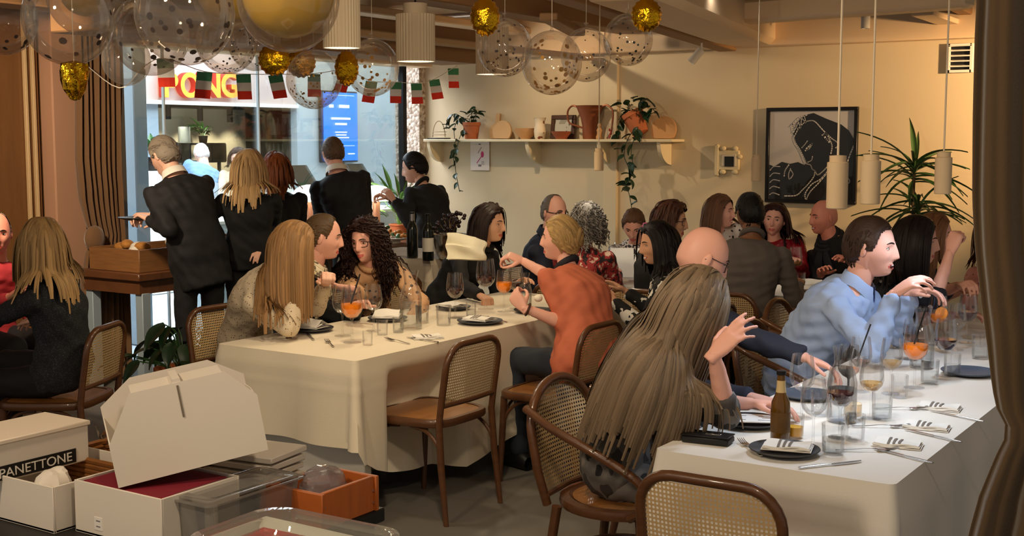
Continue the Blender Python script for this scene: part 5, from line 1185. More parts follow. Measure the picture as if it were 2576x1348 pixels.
balloon(790, 200, 70, 'clear balloon with gold confetti settled at its base', M_confg, 70, dsize=.005); balloon(936, 170, 68, 'clear balloon with gold confetti clumps beside the ribbed pendant', M_confg, 46, dsize=.008, clusters=True)
balloon(1270, 120, 69, 'clear balloon with dark confetti over the shelf', M_conf, 80, dsize=.0055, clusters=True); balloon(1388, 158, 76, 'clear balloon with gold flakes over the shelf', M_confg, 60, dsize=.009); balloon(1474, 138, 64, 'clear balloon between the gold flaked and the high dark one', M_conf, 28, dsize=.0055); balloon(1580, 100, 62, 'clear balloon with dark confetti beside the lit cylinder pendant', M_black, 50, dsize=.006)
foil(690, 150, 40, 40, 'round gold foil balloon under the big yellow one', .076); foil(757, 158, 37, 37, 'dull gold foil balloon beside the round gold one', .08); foil(872, 172, 30, 44, 'narrow gold foil balloon beside the gold confetti clumps'); foil(1220, 43, 37, 48, 'tall gold foil balloon over the dark confetti balloon'); foil(1626, 38, 38, 42, 'gold foil balloon near the ceiling tray')
p = atd(186, 160, 3.9); t = thing('gold_tassel', 'crinkled gold foil tassel hanging under a clear balloon', 'decoration', p, YAW); mb = MB(); mb.lathe([(.0, .01), (.036, .0), (.04, -.02), (.037, -.05), (.03, -.08), (.019, -.10), (.012, -.112), (0, -.115)], 30); V = mb.V[0]; rr = np.random.default_rng(2); mb.V[0] = V * (1 + .16 * np.sin(np.arctan2(V[:, 1], V[:, 0]) * 7 + V[:, 2] * 60))[:, None] * np.array([1, 1, 0]) + V * np.array([0, 0, 1]); mb.build('foil', M_gold, t, ang=30)
MB().tube([(0, 0, .005), (0, 0, CZ - p[2])], .0015, 4).build('string', M_string, t)
# ================================================================== BUNTING
fl = [(415, 148, -.05), (515, 181, .12), (612, 187, -.05), (692, 188, -.22), (790, 186, .0), (872, 178, .35), (935, 205, .2), (995, 207, .0), (1047, 210, -.06), (1092, 200, -.2), (1140, 172, -.04)]
t = thing('flag_bunting', 'string of small green white and red flags before the glass', 'bunting', atd(700, 300, 8.6)); B0 = np.array(t.location)
def fd(px): return float(np.interp(px, [290, 415, 1140, 1158], [7.9, 8.3, 11.95, 12.2]))
cols = [pm('flag_green', (70, 140, 100), .8), pm('flag_white', (226, 220, 214), .8), pm('flag_red', (226, 52, 30), .8)]
cd = nrm(atd(1140, 180, 11.95) - atd(415, 180, 8.3)); pts = [atx(200, 150, -7.355) - B0] + [atd(x, y - 1, fd(x)) - B0 for x, y in [(300, 222), (360, 170)] + [(f[0], f[1]) for f in fl] + [(1150, 165)]] + [aty(1160, 158, WY - .001) - B0]
MB().tube(bez(pts, 5), .003, 5).build('cord', M_white, t)
for px, py, tl_ in fl:
    p = atd(px, py, fd(px)) - B0; mb = MB(); wd = .108; hh = .185; ax = nrm(np.array([cd[0], cd[1], 0])); pxw = nrm(np.array([math.cos(YAW), math.sin(YAW), 0])); ax = nrm(ax * .35 + pxw * .65)
    dn = nrm(np.array([0, 0, -1.0]) + pxw * -tl_); ax2 = nrm(ax + np.array([0, 0, -tl_ * .8 * 0 + tl_ * -.6])); nn = np.cross(ax2, dn)
    for k in range(3):
        G = [[p + ax2 * (u - .5) * wd + dn * hh * (k + v_) / 3 + nn * .008 * math.sin(3 * u + k + v_ + px) for u in (0, .33, .66, 1)] for v_ in (0, .5, 1)]; mb.grid(G, m=k)
    mb.build('flag', cols, t, smooth=False)
# ================================================================== PEOPLE
SKIN = {'fair': (226, 176, 152), 'pink': (228, 170, 150), 'tan': (212, 160, 128), 'brown': (128, 84, 58), 'red': (224, 146, 124)}
def skinm(k): return pm('skin_' + k, SKIN[k], .48, var=(14, .07), spec=.4)
M_eyew = pm('eye_white', (196, 184, 174), .35); M_iris = pm('iris', (46, 32, 24), .15); M_lash = pm('lash', (34, 24, 20), .6); M_teeth = pm('teeth', (236, 230, 220), .25); M_mouth = pm('mouth_dark', (70, 20, 22), .4)
def lipm(k): 
    c = SKIN[k]; return pm('lip_' + k, (int(c[0] * .84), int(c[1] * .56), int(c[2] * .58)), .4)
def sm(x): x = np.clip(x, 0, 1); return x * x * (3 - 2 * x)
def head_grid(nt=76, npn=54, smile=0.0):
    s = np.linspace(0, 2 * PI, nt, endpoint=False); th = s - .45 * np.sin(s); ph = np.linspace(-PI / 2 * .985, PI / 2 * .995, npn)
    T, P = np.meshgrid(th, ph, indexing='ij'); cp = np.cos(P) ** .78
    x = .0745 * np.sin(T) * cp; y = np.cos(T) * cp; y = np.where(y > 0, y * .094, y * .103); z = .118 * np.sin(P)
    low = sm((-z - .012) / .10); x = x * (1 - .36 * low * np.where(y > 0, 1, .5)); y = np.where(y < 0, y * (1 - .52 * sm((-z - .025) / .08)), y)
    fr = sm(y / .05); y = y + .020 * sm((-z - .045) / .05) * fr * np.exp(-(x / .035) ** 2)
    y = y - .006 * sm((z - .06) / .05) * fr
    ax = np.abs(x); d = np.zeros_like(x); zs = z - smile * .006 * (x / .022) ** 2
    A = np.interp(z, [-.056, -.047, -.036, .0, .02, .03], [0, .009, .027, .013, .0045, 0]); sg = np.interp(z, [-.05, -.038, 0, .02], [.0150, .0135, .0075, .0085])
    d += A * np.exp(-(x / sg) ** 2)
    d += .0048 * np.exp(-((z - .021) / .009) ** 2) * np.exp(-((ax - .028) / .02) ** 2)
    d += -.0095 * np.exp(-((z - .001) / .012) ** 2) * np.exp(-((ax - .031) / .014) ** 2)
    d += (.005 + .003 * smile) * np.exp(-((z + .034) / .018) ** 2) * np.exp(-((ax - .040) / .015) ** 2)
    d += .0035 * np.exp(-((z + .07) / .02) ** 2) * np.exp(-(x / .026) ** 2)
    d += (.0025 * np.exp(-((zs + .0640) / .0045) ** 2) + .0030 * np.exp(-((zs + .0775) / .005) ** 2) - .0035 * np.exp(-((zs + .0705) / .0026) ** 2)) * np.exp(-(x / .019) ** 2)
    d += .006 * np.exp(-((z + .104) / .012) ** 2) * np.exp(-(x / .018) ** 2) - .003 * np.exp(-((z + .089) / .006) ** 2) * np.exp(-(x / .02) ** 2)
    y = y + d * fr
    return np.stack([x, y, z], -1)
HG = head_grid()
def face_y(x, z):
    m = HG[..., 1] > 0.02; q = (HG[..., 0] - x) ** 2 + (HG[..., 2] - z) ** 2 + (~m) * 9; return float(HG[..., 1].flat[int(np.argmin(q))])
HL = {'full': ([0, .5, .8, 1.1, 1.3, 1.55, 1.9, 2.5, 3.15], [.074, .068, .045, .012, -.015, .020, -.05, -.075, -.08]),
      'short': ([0, .5, .8, 1.0, 1.25, 1.45, 1.65, 1.9, 2.5, 3.15], [.076, .074, .060, .025, -.012, -.01, .022, -.045, -.066, -.070]),
      'recede': ([0, .25, .6, .9, 1.1, 1.3, 1.55, 1.9, 2.5, 3.15], [.090, .098, .090, .052, .02, -.01, .022, -.045, -.066, -.070]),
      'ring': ([0, 1.15, 1.3, 1.55, 1.9, 2.5, 3.15], [.3, .3, .0, .022, -.045, -.066, -.070])}
def hl(style, p): return np.interp(np.abs(np.arctan2(p[..., 0], p[..., 1])), *HL[style])
def strands(paths, r0, r1, ns=4, mb=None, m=0):
    Pp = np.asarray(paths); N, K, _ = Pp.shape; T = np.gradient(Pp, axis=1); T /= np.maximum(np.linalg.norm(T, axis=2, keepdims=True), 1e-9)
    ref = np.array([.31, .52, .79]); A = np.cross(T, ref); A /= np.maximum(np.linalg.norm(A, axis=2, keepdims=True), 1e-9); B = np.cross(T, A)
    t = np.linspace(0, 1, K); rad = np.interp(t, [0, .12, .6, 1], [r0 * .6, r0, r0 * .9, r1]); a = np.linspace(0, 2 * PI, ns, endpoint=False)
    V = Pp[:, :, None] + (A[:, :, None] * np.cos(a)[None, None, :, None] + B[:, :, None] * np.sin(a)[None, None, :, None]) * rad[None, :, None, None]
    return _sheet(mb, V, ns, True, m)
def _sheet(mb, V, ns, closed, m):
    N, K = V.shape[:2]; base = mb.n; mb.V.append(V.reshape(-1, 3)); mb.n += N * K * ns
    ru = rng.random(N)[:, None, None] * 9; u = ru + np.linspace(0, .6, ns)[None, None, :] + np.zeros((N, K, 1)); v = np.linspace(0, 1, K)[None, :, None] + ru + np.zeros((N, K, ns))
    mb.A.append(np.stack([u, v, np.zeros_like(u)], -1).reshape(-1, 3))
    i, k, q = np.meshgrid(np.arange(N), np.arange(K - 1), np.arange(ns if closed else ns - 1), indexing='ij'); b = base + (i * K + k) * ns; q2 = (q + 1) % ns
    F = np.stack([b + q, b + q2, b + ns + q2, b + ns + q], -1).reshape(-1, 4); mb.F += [tuple(f) for f in F.tolist()]; mb.M += [m] * len(F); return mb
def ribbons(paths, nrmv, w0, w1, mb, m=0):
    """flat slightly arched locks lying on the head, one island each"""
    Pp = np.asarray(paths); T = np.gradient(Pp, axis=1); T /= np.maximum(np.linalg.norm(T, axis=2, keepdims=True), 1e-9); B = np.cross(T, nrmv); B /= np.maximum(np.linalg.norm(B, axis=2, keepdims=True), 1e-9); Nn = np.cross(B, T)
    K = Pp.shape[1]; w = np.interp(np.linspace(0, 1, K), [0, .15, .7, 1], [w0 * .7, w0, w0 * .8, w1])[None, :, None]
    V = np.stack([Pp - B * w, Pp - B * w * .4 + Nn * w * .35, Pp + B * w * .4 + Nn * w * .35, Pp + B * w], 2); return _sheet(mb, V, 4, False, m)
def tcap(mb, a, b, ra, rb, n=12):
    a = np.asarray(a, float); b = np.asarray(b, float); d = nrm(b - a); pts = []; r = []
    for t in (1.0, .8, .45): pts.append(a - d * ra * t); r.append(max(1e-4, ra * math.sqrt(max(0, 1 - t * t))))
    for k in range(5): t = k / 4; pts.append(a + (b - a) * t); r.append(ra + (rb - ra) * t)
    for t in (.45, .8, 1.0): pts.append(b + d * rb * t); r.append(max(1e-4, rb * math.sqrt(max(0, 1 - t * t))))
    P = np.array(pts); k = len(P); u = np.array([0, 0, 1.0]) if abs(d[2]) < .9 else np.array([1.0, 0, 0]); A = nrm(np.cross(d, u)); B = np.cross(d, A); an = np.linspace(0, 2 * PI, n, endpoint=False)
    V = (P[:, None] + (A * np.cos(an)[:, None] + B * np.sin(an)[:, None])[None] * np.array(r)[:, None, None]).reshape(-1, 3)
    F = [(i * n + q, i * n + (q + 1) % n, (i + 1) * n + (q + 1) % n, (i + 1) * n + q) for i in range(k - 1) for q in range(n)]
    F += [tuple(range(n))[::-1], tuple((k - 1) * n + q for q in range(n))]; mb.add(V, F)
def loft(mb, rings, n=22):
    """rings: (center, R cols right/fwd/up, halfwidth, halfdepth)"""
    a = np.linspace(0, 2 * PI, n, endpoint=False); c, s_ = np.cos(a), np.sin(a); cx = np.sign(c) * np.abs(c) ** .8; sy = np.sign(s_) * np.abs(s_) ** .8; V = []
    for (o, R, w_, d_) in rings: V.append(np.asarray(o) + R[:, 0] * (cx * w_)[:, None] + R[:, 1] * (sy * d_)[:, None])
    k = len(rings); F = [(i * n + q, i * n + (q + 1) % n, (i + 1) * n + (q + 1) % n, (i + 1) * n + q) for i in range(k - 1) for q in range(n)]
    F += [tuple(range(n))[::-1], tuple((k - 1) * n + q for q in range(n))]; mb.add(np.concatenate(V), F)
RAW = []
def raw(mb, voxel, it):
    RAW.append([np.concatenate(mb.V), mb.F, voxel, it, None, None]); return RAW[-1]
def flush():
    tmp = []
    for r in RAW:
        if r[4] is not None: continue
        me = bpy.data.meshes.new('tmp'); me.from_pydata(r[0].tolist(), [], r[1]); o = bpy.data.objects.new('tmp', me); C.objects.link(o)
        m = o.modifiers.new('r', 'REMESH'); m.mode = 'VOXEL'; m.voxel_size = r[2]
        if r[3]: q = o.modifiers.new('s', 'SMOOTH'); q.factor = .5; q.iterations = r[3]
        tmp.append((o, r))
    dg = bpy.context.evaluated_depsgraph_get(); dg.update()
    for o, r in tmp:
        me = o.evaluated_get(dg).to_mesh(); n = len(me.vertices); V = np.empty(n * 3); me.vertices.foreach_get('co', V); N = np.empty(n * 3); me.vertex_normals.foreach_get('vector', N)
        L = np.empty(len(me.loops), int); me.loops.foreach_get('vertex_index', L); S = np.empty(len(me.polygons), int); me.polygons.foreach_get('loop_start', S); E = np.append(S[1:], len(L))
        r[4] = V.reshape(-1, 3); r[5] = [tuple(L[a:b]) for a, b in zip(S, E)]; r.append(N.reshape(-1, 3)); o.evaluated_get(dg).to_mesh_clear()
    for o, r in tmp: me = o.data; bpy.data.objects.remove(o); bpy.data.meshes.remove(me)
CURL = {'relaxed': [(.35, .5, .35)] * 4, 'flat': [(.10, .12, .08)] * 4, 'fist': [(1.35, 1.6, 1.0)] * 4, 'hold': [(.7, .85, .6)] * 4, 'pinch': [(.9, .8, .5), (1.0, .9, .5), (1.0, 1.0, .6), (1.1, 1.0, .6)],
        'point': [(.15, .1, .05), (.9, 1.2, .8), (1.1, 1.3, .8), (1.2, 1.3, .8)], 'open': [(.05, .25, .2), (.15, .3, .2), (.25, .35, .25), (.35, .4, .3)], 'droop': [(.55, .45, .3), (.6, .5, .35), (.65, .55, .4), (.75, .6, .4)]}
def hand(mb, w, fdir, dors, side, pose, sc=1.0):
    """side: +1 left hand, -1 right hand (thumb sign along local X)"""
    f = nrm(fdir); z = nrm(np.asarray(dors, float) - f * np.dot(dors, f)); x = np.cross(f, z); R = np.stack([x, f, z], 1); W = np.asarray(w, float)
    L = lambda p: W + R @ (np.asarray(p, float) * sc)
    I = R
    loft(mb, [(L((0, -.03, 0)), np.stack([x, z, f], 1), .024 * sc, .019 * sc), (L((0, .0, 0)), np.stack([x, z, f], 1), .027 * sc, .018 * sc), (L((0, .03, 0)), np.stack([x, z, f], 1), .037 * sc, .0165 * sc), (L((0, .065, 0)), np.stack([x, z, f], 1), .041 * sc, .0145 * sc), (L((0, .092, -.001)), np.stack([x, z, f], 1), .039 * sc, .012 * sc), (L((0, .099, -.002)), np.stack([x, z, f], 1), .03 * sc, .006 * sc)], 14)
    ls = [(.046, .027, .022), (.050, .031, .023), (.046, .029, .022), (.036, .021, .020)]
    for k in range(4):
        p = np.array([side * (.030 - .0205 * k), (.090, .094, .090, .082)[k], 0]); a = 0; spread = side * (.10 - .07 * k)
        for j in range(3):
            a += CURL[pose][k][j]; d = np.array([math.sin(spread) * math.cos(a), math.cos(a), -math.sin(a)]); q = p + d * ls[k][j]
            r0 = (.0098, .0088, .0080)[j] * (1 if k < 3 else .86); tcap(mb, L(p), L(q), r0 * sc, r0 * .9 * sc, 9); p = q
    p = np.array([side * .026, .022, -.006]); dirs = [np.array([side * .72, .62, -.35]), np.array([side * .42, .85, -.35]), np.array([side * .15, .95, -.3])]
    if pose in ('fist', 'pinch', 'hold'): dirs = [np.array([side * .6, .6, -.6]), np.array([side * .1, .75, -.65]), np.array([side * -.3, .7, -.6])]
    for d, l, r0 in zip(dirs, (.044, .034, .027), (.0135, .0108, .0095)):
        q = p + nrm(d) * l; tcap(mb, L(p), L(q), r0 * sc, r0 * .88 * sc, 9); p = q
PEOPLE = []
def ik(S, W, l1, l2, hint):
    S = np.asarray(S, float); W = np.asarray(W, float); d = W - S; D = np.linalg.norm(d)
    if D > (l1 + l2) * .995: W = S + d / D * (l1 + l2) * .995; d = W - S; D = np.linalg.norm(d)
    if D < .12: D = .12
    a = (l1 * l1 - l2 * l2 + D * D) / (2 * D); h = math.sqrt(max(1e-6, l1 * l1 - a * a)); u = nrm(d); hv = np.asarray(hint, float); hv = nrm(hv - u * (hv @ u)); return S + u * a + hv * h, W
def person(label, head, hf, pelvis, face, sex='f', skin='fair', top=None, bottom=None, hair=None, hairmat=None, sit=True, armL=None, armR=None, sleeve=1.0, roll=0.0, hs=1.0, glasses=None, mouth='closed', smile=0.0,
           legs=None, jacket=0.0, shoem=None, collar=None, brow=None, slouch=.04, neckline=None, sw=None, bulk=1.0, group=None, foldamp=1.0, legyaw=0.0, skip_legs=False):
    head = np.asarray(head, float); pelvis = np.asarray(pelvis, float); hs = hs * (1.0 if sex == 'm' else .955)
    root = thing('person', label, 'person', (pelvis[0], pelvis[1], 0)); O = np.array([pelvis[0], pelvis[1], 0.0])
    HR = frame3(hf) @ roty(roll); H = lambda p: head + (np.asarray(p, float) * hs) @ HR.T
    f = nrm(np.array([face[0], face[1], 0.0])); N = H((0, -.034, -.115)) + np.array([0, 0, -.034]) - f * .008
    u = nrm(N - pelvis); r = nrm(np.cross(f, u)); fw = np.cross(u, r); male = sex == 'm'
    w_ = 1.0 * bulk if male else .90 * bulk; Ls = np.linalg.norm(N - pelvis)
    prof = [(-.13, .10, .08), (-.06, .155, .115), (.05, .168, .125), (.22, .155, .115), (.42, .150, .112), (.62, .165, .120), (.78, .178, .120), (.88, .165, .100), (.95, .115, .075), (1.01, .058, .056)] if male else \
           [(-.13, .11, .09), (-.06, .172, .125), (.05, .182, .130), (.22, .160, .115), (.42, .135, .105), (.60, .150, .125), (.72, .160, .128), (.86, .158, .092), (.94, .105, .068), (1.01, .050, .050)]
    def ring(t, a, b, infl): 
        c = pelvis + u * Ls * t - fw * slouch * math.sin(PI * min(1, max(0, t)) ** .8) * 1.0; return (c, np.stack([r, fw, u], 1), (a + infl) * w_, (b + infl) * w_)
    sw = (sw or (.178 if male else .158)) * bulk; Sc = pelvis + u * (Ls * .842) - fw * slouch * .3; l1, l2 = (.285, .255) if male else (.262, .236)
    arms = []
    for sd, arm in ((1, armL), (-1, armR)):     # +1 left side of the person
        S = Sc - r * sw * sd
        if arm is None: arm = dict(w=pelvis + f * .34 - r * sd * .12 + np.array([0, 0, .26 if sit else .05]), pose='relaxed')
        if isinstance(arm, (list, tuple, np.ndarray)): arm = dict(w=np.asarray(arm))
        if 'e' in arm:
            Ee = np.asarray(arm['e'], float); Ee = S + nrm(Ee - S) * l1 * 1.02; Wd = np.asarray(arm['w'], float); Wd = Ee + nrm(Wd - Ee) * l2
        else: Ee, Wd = ik(S, arm['w'], l1, l2, arm.get('hint', -r * sd * .22 + np.array([0, 0, -1.0]) - f * .35))
        arms.append((sd, S, Ee, Wd, arm))
    # ---- body mesh
    bm = MB(); loft(bm, [ring(t, a, b, -.014) for t, a, b in prof])
    tcap(bm, N - u * .05, H((0, -.018, -.06)), .060 * w_ if male else .052, .054 * hs if male else .046 * hs, 16)
    ar = (.047, .043, .042, .028) if male else (.043, .037, .036, .0245)
    for sd, S, Ee, Wd, arm in arms:
        k1 = .011 if sleeve > .02 else 0; k2 = .010 if sleeve > .85 else 0
        tcap(bm, S, Ee, ar[0] - k1, ar[1] - k1); tcap(bm, Ee, Ee + (Wd - Ee) * .3, ar[1] * .98 - k1, ar[2] - k2); tcap(bm, Ee + (Wd - Ee) * .3, Wd, ar[2] - k2, ar[3] - k2 * .3)
    lg = []
    for sd in (1, -1):
        hp = pelvis - r * sd * .088; lf = rotz(legyaw) @ f
        if sit: kn = hp + lf * .40 - r * sd * .05 + np.array([0, 0, -.02]); an = np.array([kn[0] - lf[0] * .05, kn[1] - lf[1] * .05, .085])
        else: kn = np.array([hp[0], hp[1], .50]) - r * sd * .01 + f * .02; an = np.array([hp[0], hp[1], .085]) - r * sd * .015
        if legs: kn, an = np.asarray(legs[0 if sd > 0 else 1][0], float), np.asarray(legs[0 if sd > 0 else 1][1], float)
        lg.append((sd, hp, kn, an, lf)); tcap(bm, hp, kn, .078, .054); tcap(bm, kn, kn + (an - kn) * .35, .054, .052); tcap(bm, kn + (an - kn) * .35, an, .052, .036)
    rb = raw(bm, .0165, 2); hb = MB()
    for sd, S, Ee, Wd, arm in arms:
        fd_ = np.asarray(arm.get('f', nrm(Wd - Ee)), float); dd = np.asarray(arm.get('d', np.array([0, 0, 1.0]) + .3 * r * sd * -1), float); hand(hb, Wd, fd_, dd, sd, arm.get('pose', 'relaxed'), 1.0 if male else .92)
    rh = raw(hb, .0056, 2)
    # ---- clothes
    cm = MB(); rings_ = [ring(t, a, b, .018 if t < .3 else .012) for t, a, b in prof[:-1]]; rings_.append(ring(.985, prof[-1][1] + .004, prof[-1][2] + .004, .006))
    if jacket: rings_ = [ring(-jacket / Ls - .02, prof[1][1] * .96, prof[1][2] * .98, .016)] + [q for q, p_ in zip(rings_, prof + [0]) if not (isinstance(p_, tuple) and p_[0] < -.1)]
    loft(cm, rings_)
    for sd, S, Ee, Wd, arm in arms:
        tcap(cm, S, Ee, ar[0] + .012, ar[1] + .011); 
        if sleeve > .02:
            En = Ee + (Wd - Ee) * (.97 * sleeve); rr_ = ar[2] + (ar[3] - ar[2]) * sleeve + .011; tcap(cm, Ee, Ee + (En - Ee) * .5, ar[1] + .011, (ar[1] + rr_) / 2 + .011); 
            mbp = bez([Ee, Ee + (En - Ee) * .5, En], 3); cm.tube(mbp, [ar[1] + .011, (ar[2] + rr_) / 2 + .006, rr_ + .002], 14)
    rc = raw(cm, .0135, 3)
    rt = None
    if not skip_legs:
        tm = MB(); loft(tm, [ring(t, a, b, .001) for t, a, b in prof[:3]])
        for sd, hp, kn, an, lf in lg: tcap(tm, hp, kn, .088, .066); tcap(tm, kn, an + np.array([0, 0, .02]), .066, .050)
        rt = raw(tm, .02, 3)
    PEOPLE.append(dict(root=root, O=O, H=H, HR=HR, hs=hs, head=head, rb=rb, rh=rh, rc=rc, rt=rt, skin=skin, top=top, bottom=bottom, hair=hair, hairmat=hairmat, glasses=glasses, mouth=mouth, smile=smile, lg=lg, f=f, r=r, u=u, N=N, Sc=Sc, sw=sw,
                       pelvis=pelvis, shoem=shoem, collar=collar, brow=brow, male=male, arms=arms, foldamp=foldamp, w_=w_, Ls=Ls, fw=fw, ar=ar, sleeve=sleeve, slouch=slouch))
    return PEOPLE[-1]
def fold_noise(V, seed, amp):
    rr = np.random.default_rng(seed); n = np.zeros(len(V))
    for k in range(7):
        d = nrm(rr.normal(size=3)); n += np.sin(V @ d * rr.uniform(45, 130) + 1.8 * np.sin(V @ nrm(rr.normal(size=3)) * 14 + rr.uniform(0, 6)) + rr.uniform(0, 6)) / (1 + .25 * k)
    return n * amp
def finish(p, idx):
    root, O, H, HR, hs = p['root'], p['O'], p['H'], p['HR'], p['hs']; mats = [skinm(p['skin']), M_eyew, M_iris, lipm(p['skin']), p['brow'] or M_lash, M_teeth, M_mouth]
    mb = MB(); mb.add(p['rb'][4] - O, p['rb'][5]); mb.add(p['rh'][4] - O, p['rh'][5])
    G = HG if not p['smile'] else head_grid(smile=p['smile']); a, b = G.shape[:2]; Gw = H(G.reshape(-1, 3)).reshape(a, b, 3) - O; base = mb.n; mb.grid(Gw, closeu=True)
    cc = [(G[(q // (b - 1)), q % (b - 1)] + G[((q // (b - 1)) + 1) % a, q % (b - 1) + 1]) / 2 for q in range(a * (b - 1))]; cc = np.array(cc); zs = cc[:, 2] - p['smile'] * .006 * (cc[:, 0] / .022) ** 2
    lip = (cc[:, 1] > .05) & ((cc[:, 0] / .024) ** 2 + ((zs + .0705) / .0118) ** 2 < 1); off = len(mb.M) - len(cc)
    for i in np.nonzero(lip)[0]: mb.M[off + i] = 3
    Lo = lambda q: H(q) - O
    for sx in (-1, 1):
        c = np.array([sx * .031, face_y(sx * .031, 0) - .0078, .001]); nu, nv = 28, 22; start = mb.n; e = MB(); e.ell((0, 0, 0), (.0132, .0128, .0128), nu, nv); V = e.V[0]; s0 = len(mb.M); mb.add(Lo(V + c), e.F)
        for i, fc in enumerate(e.F):
            m_ = V[list(fc)].mean(0); k = 0
            lim = .0050 * max(0, 1 - (m_[0] / .0125) ** 2) ** .5
            if -lim * .9 < m_[2] < lim * .9 and m_[1] > 0.003: k = 2 if (m_[0] ** 2 + m_[2] ** 2 < .0060 ** 2) else 1
            elif lim * .9 <= m_[2] < lim * .9 + .0022 and m_[1] > 0.003: k = 4
            mb.M[s0 + i] = k
        bp = [(sx * x, face_y(sx * x, z) + .001, z) for x, z in ((.013, .0205), (.024, .0245), (.036, .0250), (.047, .0195))]; mb.tube([Lo(q) for q in bez(bp, 3)], [.0022 * hs, .0034 * hs, .003 * hs, .0012 * hs], 6, m=4)
        e = MB(); e.ell((0, 0, 0), (.0075, .0165, .029), 12, 9, R=rotz(sx * -.35) @ rotx(-.18)); mb.add(Lo(e.V[0] + np.array([sx * .0755, -.012, -.006])), e.F)
        e = MB(); e.ell((0, 0, 0), (.003, .003, .002), 6, 4); mb.add(Lo(e.V[0] + np.array([sx * .006, face_y(sx * .006, -.045) - .0015, -.047])), e.F, 6)
    if p['mouth'] in ('teeth', 'open'):
        e = MB(); e.ell((0, 0, 0), (.019, .007, .0068 if p['mouth'] == 'teeth' else .010), 14, 8); V = e.V[0]; V[:, 2] += p['smile'] * .006 * (V[:, 0] / .022) ** 2
        mb.add(Lo(V + np.array([0, face_y(0, -.071) - .0058, -.0715])), e.F, 5 if p['mouth'] == 'teeth' else 6)
        if p['mouth'] == 'open': e = MB(); e.ell((0, 0, 0), (.014, .006, .0035), 12, 6); mb.add(Lo(e.V[0] + np.array([0, face_y(0, -.071) - .0042, -.0662])), e.F, 5)
    mb.build('body', mats, root, ang=180)
    # clothes
    V = p['rc'][4] + p['rc'][6] * fold_noise(p['rc'][4], idx * 7 + 1, .0021 * p['foldamp'])[:, None]; MB().add(V - O, p['rc'][5]).build('top', p['top'], root, ang=180)
    if p['rt'] is not None:
        V = p['rt'][4] + p['rt'][6] * fold_noise(p['rt'][4], idx * 7 + 2, .0018)[:, None]; MB().add(V - O, p['rt'][5]).build('trousers', p['bottom'], root, ang=180)
        for sd, hp, kn, an, lf in p['lg']:
            R = frame3(lf); pr = [(-.075, .028, .036), (-.05, .036, .045), (0, .038, .05), (.06, .042, .035), (.13, .044, .026), (.175, .030, .018), (.19, .01, .008)]; G = []
            for q in np.linspace(0, 2 * PI, 14, endpoint=False): G.append([np.array([an[0], an[1], 0]) - O + R @ np.array([w_ * math.cos(q), y, max(.004, h_ + h_ * math.sin(q)) ]) for y, w_, h_ in pr])
            MB().grid(G, closeu=True).build('shoe', p['shoem'] or M_black, root, ang=180)
    if p['collar']:
        kind, cm_ = p['collar']; N = p['N']; u = nrm(H((0, -.02, -.08)) - N); fw = nrm(p['f'] - u * (p['f'] @ u)); rr_ = np.cross(fw, u); rad = .062 if p['male'] else .054
        if kind == 'shirt':
            G = []
            for k in range(29):
                a = .28 + (2 * PI - .56) * k / 28; d = fw * math.cos(a) + rr_ * math.sin(a); h = .040 + .0 * math.cos(a); drop = .035 * max(0, math.cos(a)); pt = max(0, 1 - min(k, 28 - k) / 4.0)
                c0 = N + u * (.0 - drop) + d * rad * 1.05; G.append([c0 - O, c0 + u * h + d * .003 - O, c0 + u * h * .9 + d * .010 - O, c0 + d * .020 + u * (-.012 - .02 * pt) + fw * .012 * pt - O])
            MB().grid(G).build('collar', cm_, root, ang=60)
        elif kind == 'roll': MB().tube([N + u * .015 + (fw * math.cos(a) + rr_ * math.sin(a)) * rad * 1.0 - O - u * .02 * math.cos(a) for a in np.linspace(0, 2 * PI, 24, endpoint=False)], .017, 9, closed=True).build('collar', cm_, root)
        elif kind == 'scarf':
            for j in range(3): MB().tube([N + u * (.02 - .022 * j) + (fw * math.cos(a) * (1.1 + .12 * j) + rr_ * math.sin(a)) * (rad + .012 * j) - u * .03 * math.cos(a) - O for a in np.linspace(0, 2 * PI, 28, endpoint=False)], .02, 9, closed=True, flat=.8).build('scarf_loop', cm_, root)
            for sx, ln in ((-1, .30), (1, .22)):
                q0 = N + fw * (rad + .05) - u * .04 + rr_ * sx * .015; pts = bez([q0, q0 + fw * .035 - u * .08 + rr_ * sx * .02, q0 + fw * .03 - u * ln * .6 + rr_ * sx * .03, q0 + fw * .02 - u * ln + rr_ * sx * .035], 5); MB().tube([q - O for q in pts], [.02, .03, .035, .03], 10, flat=.35, up=fw).build('scarf_end', cm_, root)
        elif kind == 'lapel':
            for sx in (-1, 1):
                t0 = N + u * .035 - fw * .045 + rr_ * sx * .055; t1 = N + rr_ * sx * .075 + fw * .03 - u * .02; t2 = N + fw * (.125 if p['male'] else .13) * 1.05 - u * .17 + rr_ * sx * .045; t3 = N + fw * .125 - u * .34 + rr_ * sx * .01
                G = [[q + rr_ * sx * w - O + fw * .012 for w in (-.012, .012, .034)] for q in bez([t0, t1, t2, t3], 6)]; MB().grid(G).build('lapel', cm_, root, ang=180)
            MB().tube([N + u * .03 + (fw * math.cos(a) + rr_ * math.sin(a)) * rad * 1.12 - u * .035 * math.cos(a) - O for a in np.linspace(.9, 2 * PI - .9, 18)], .014, 8).build('collar', cm_, root)
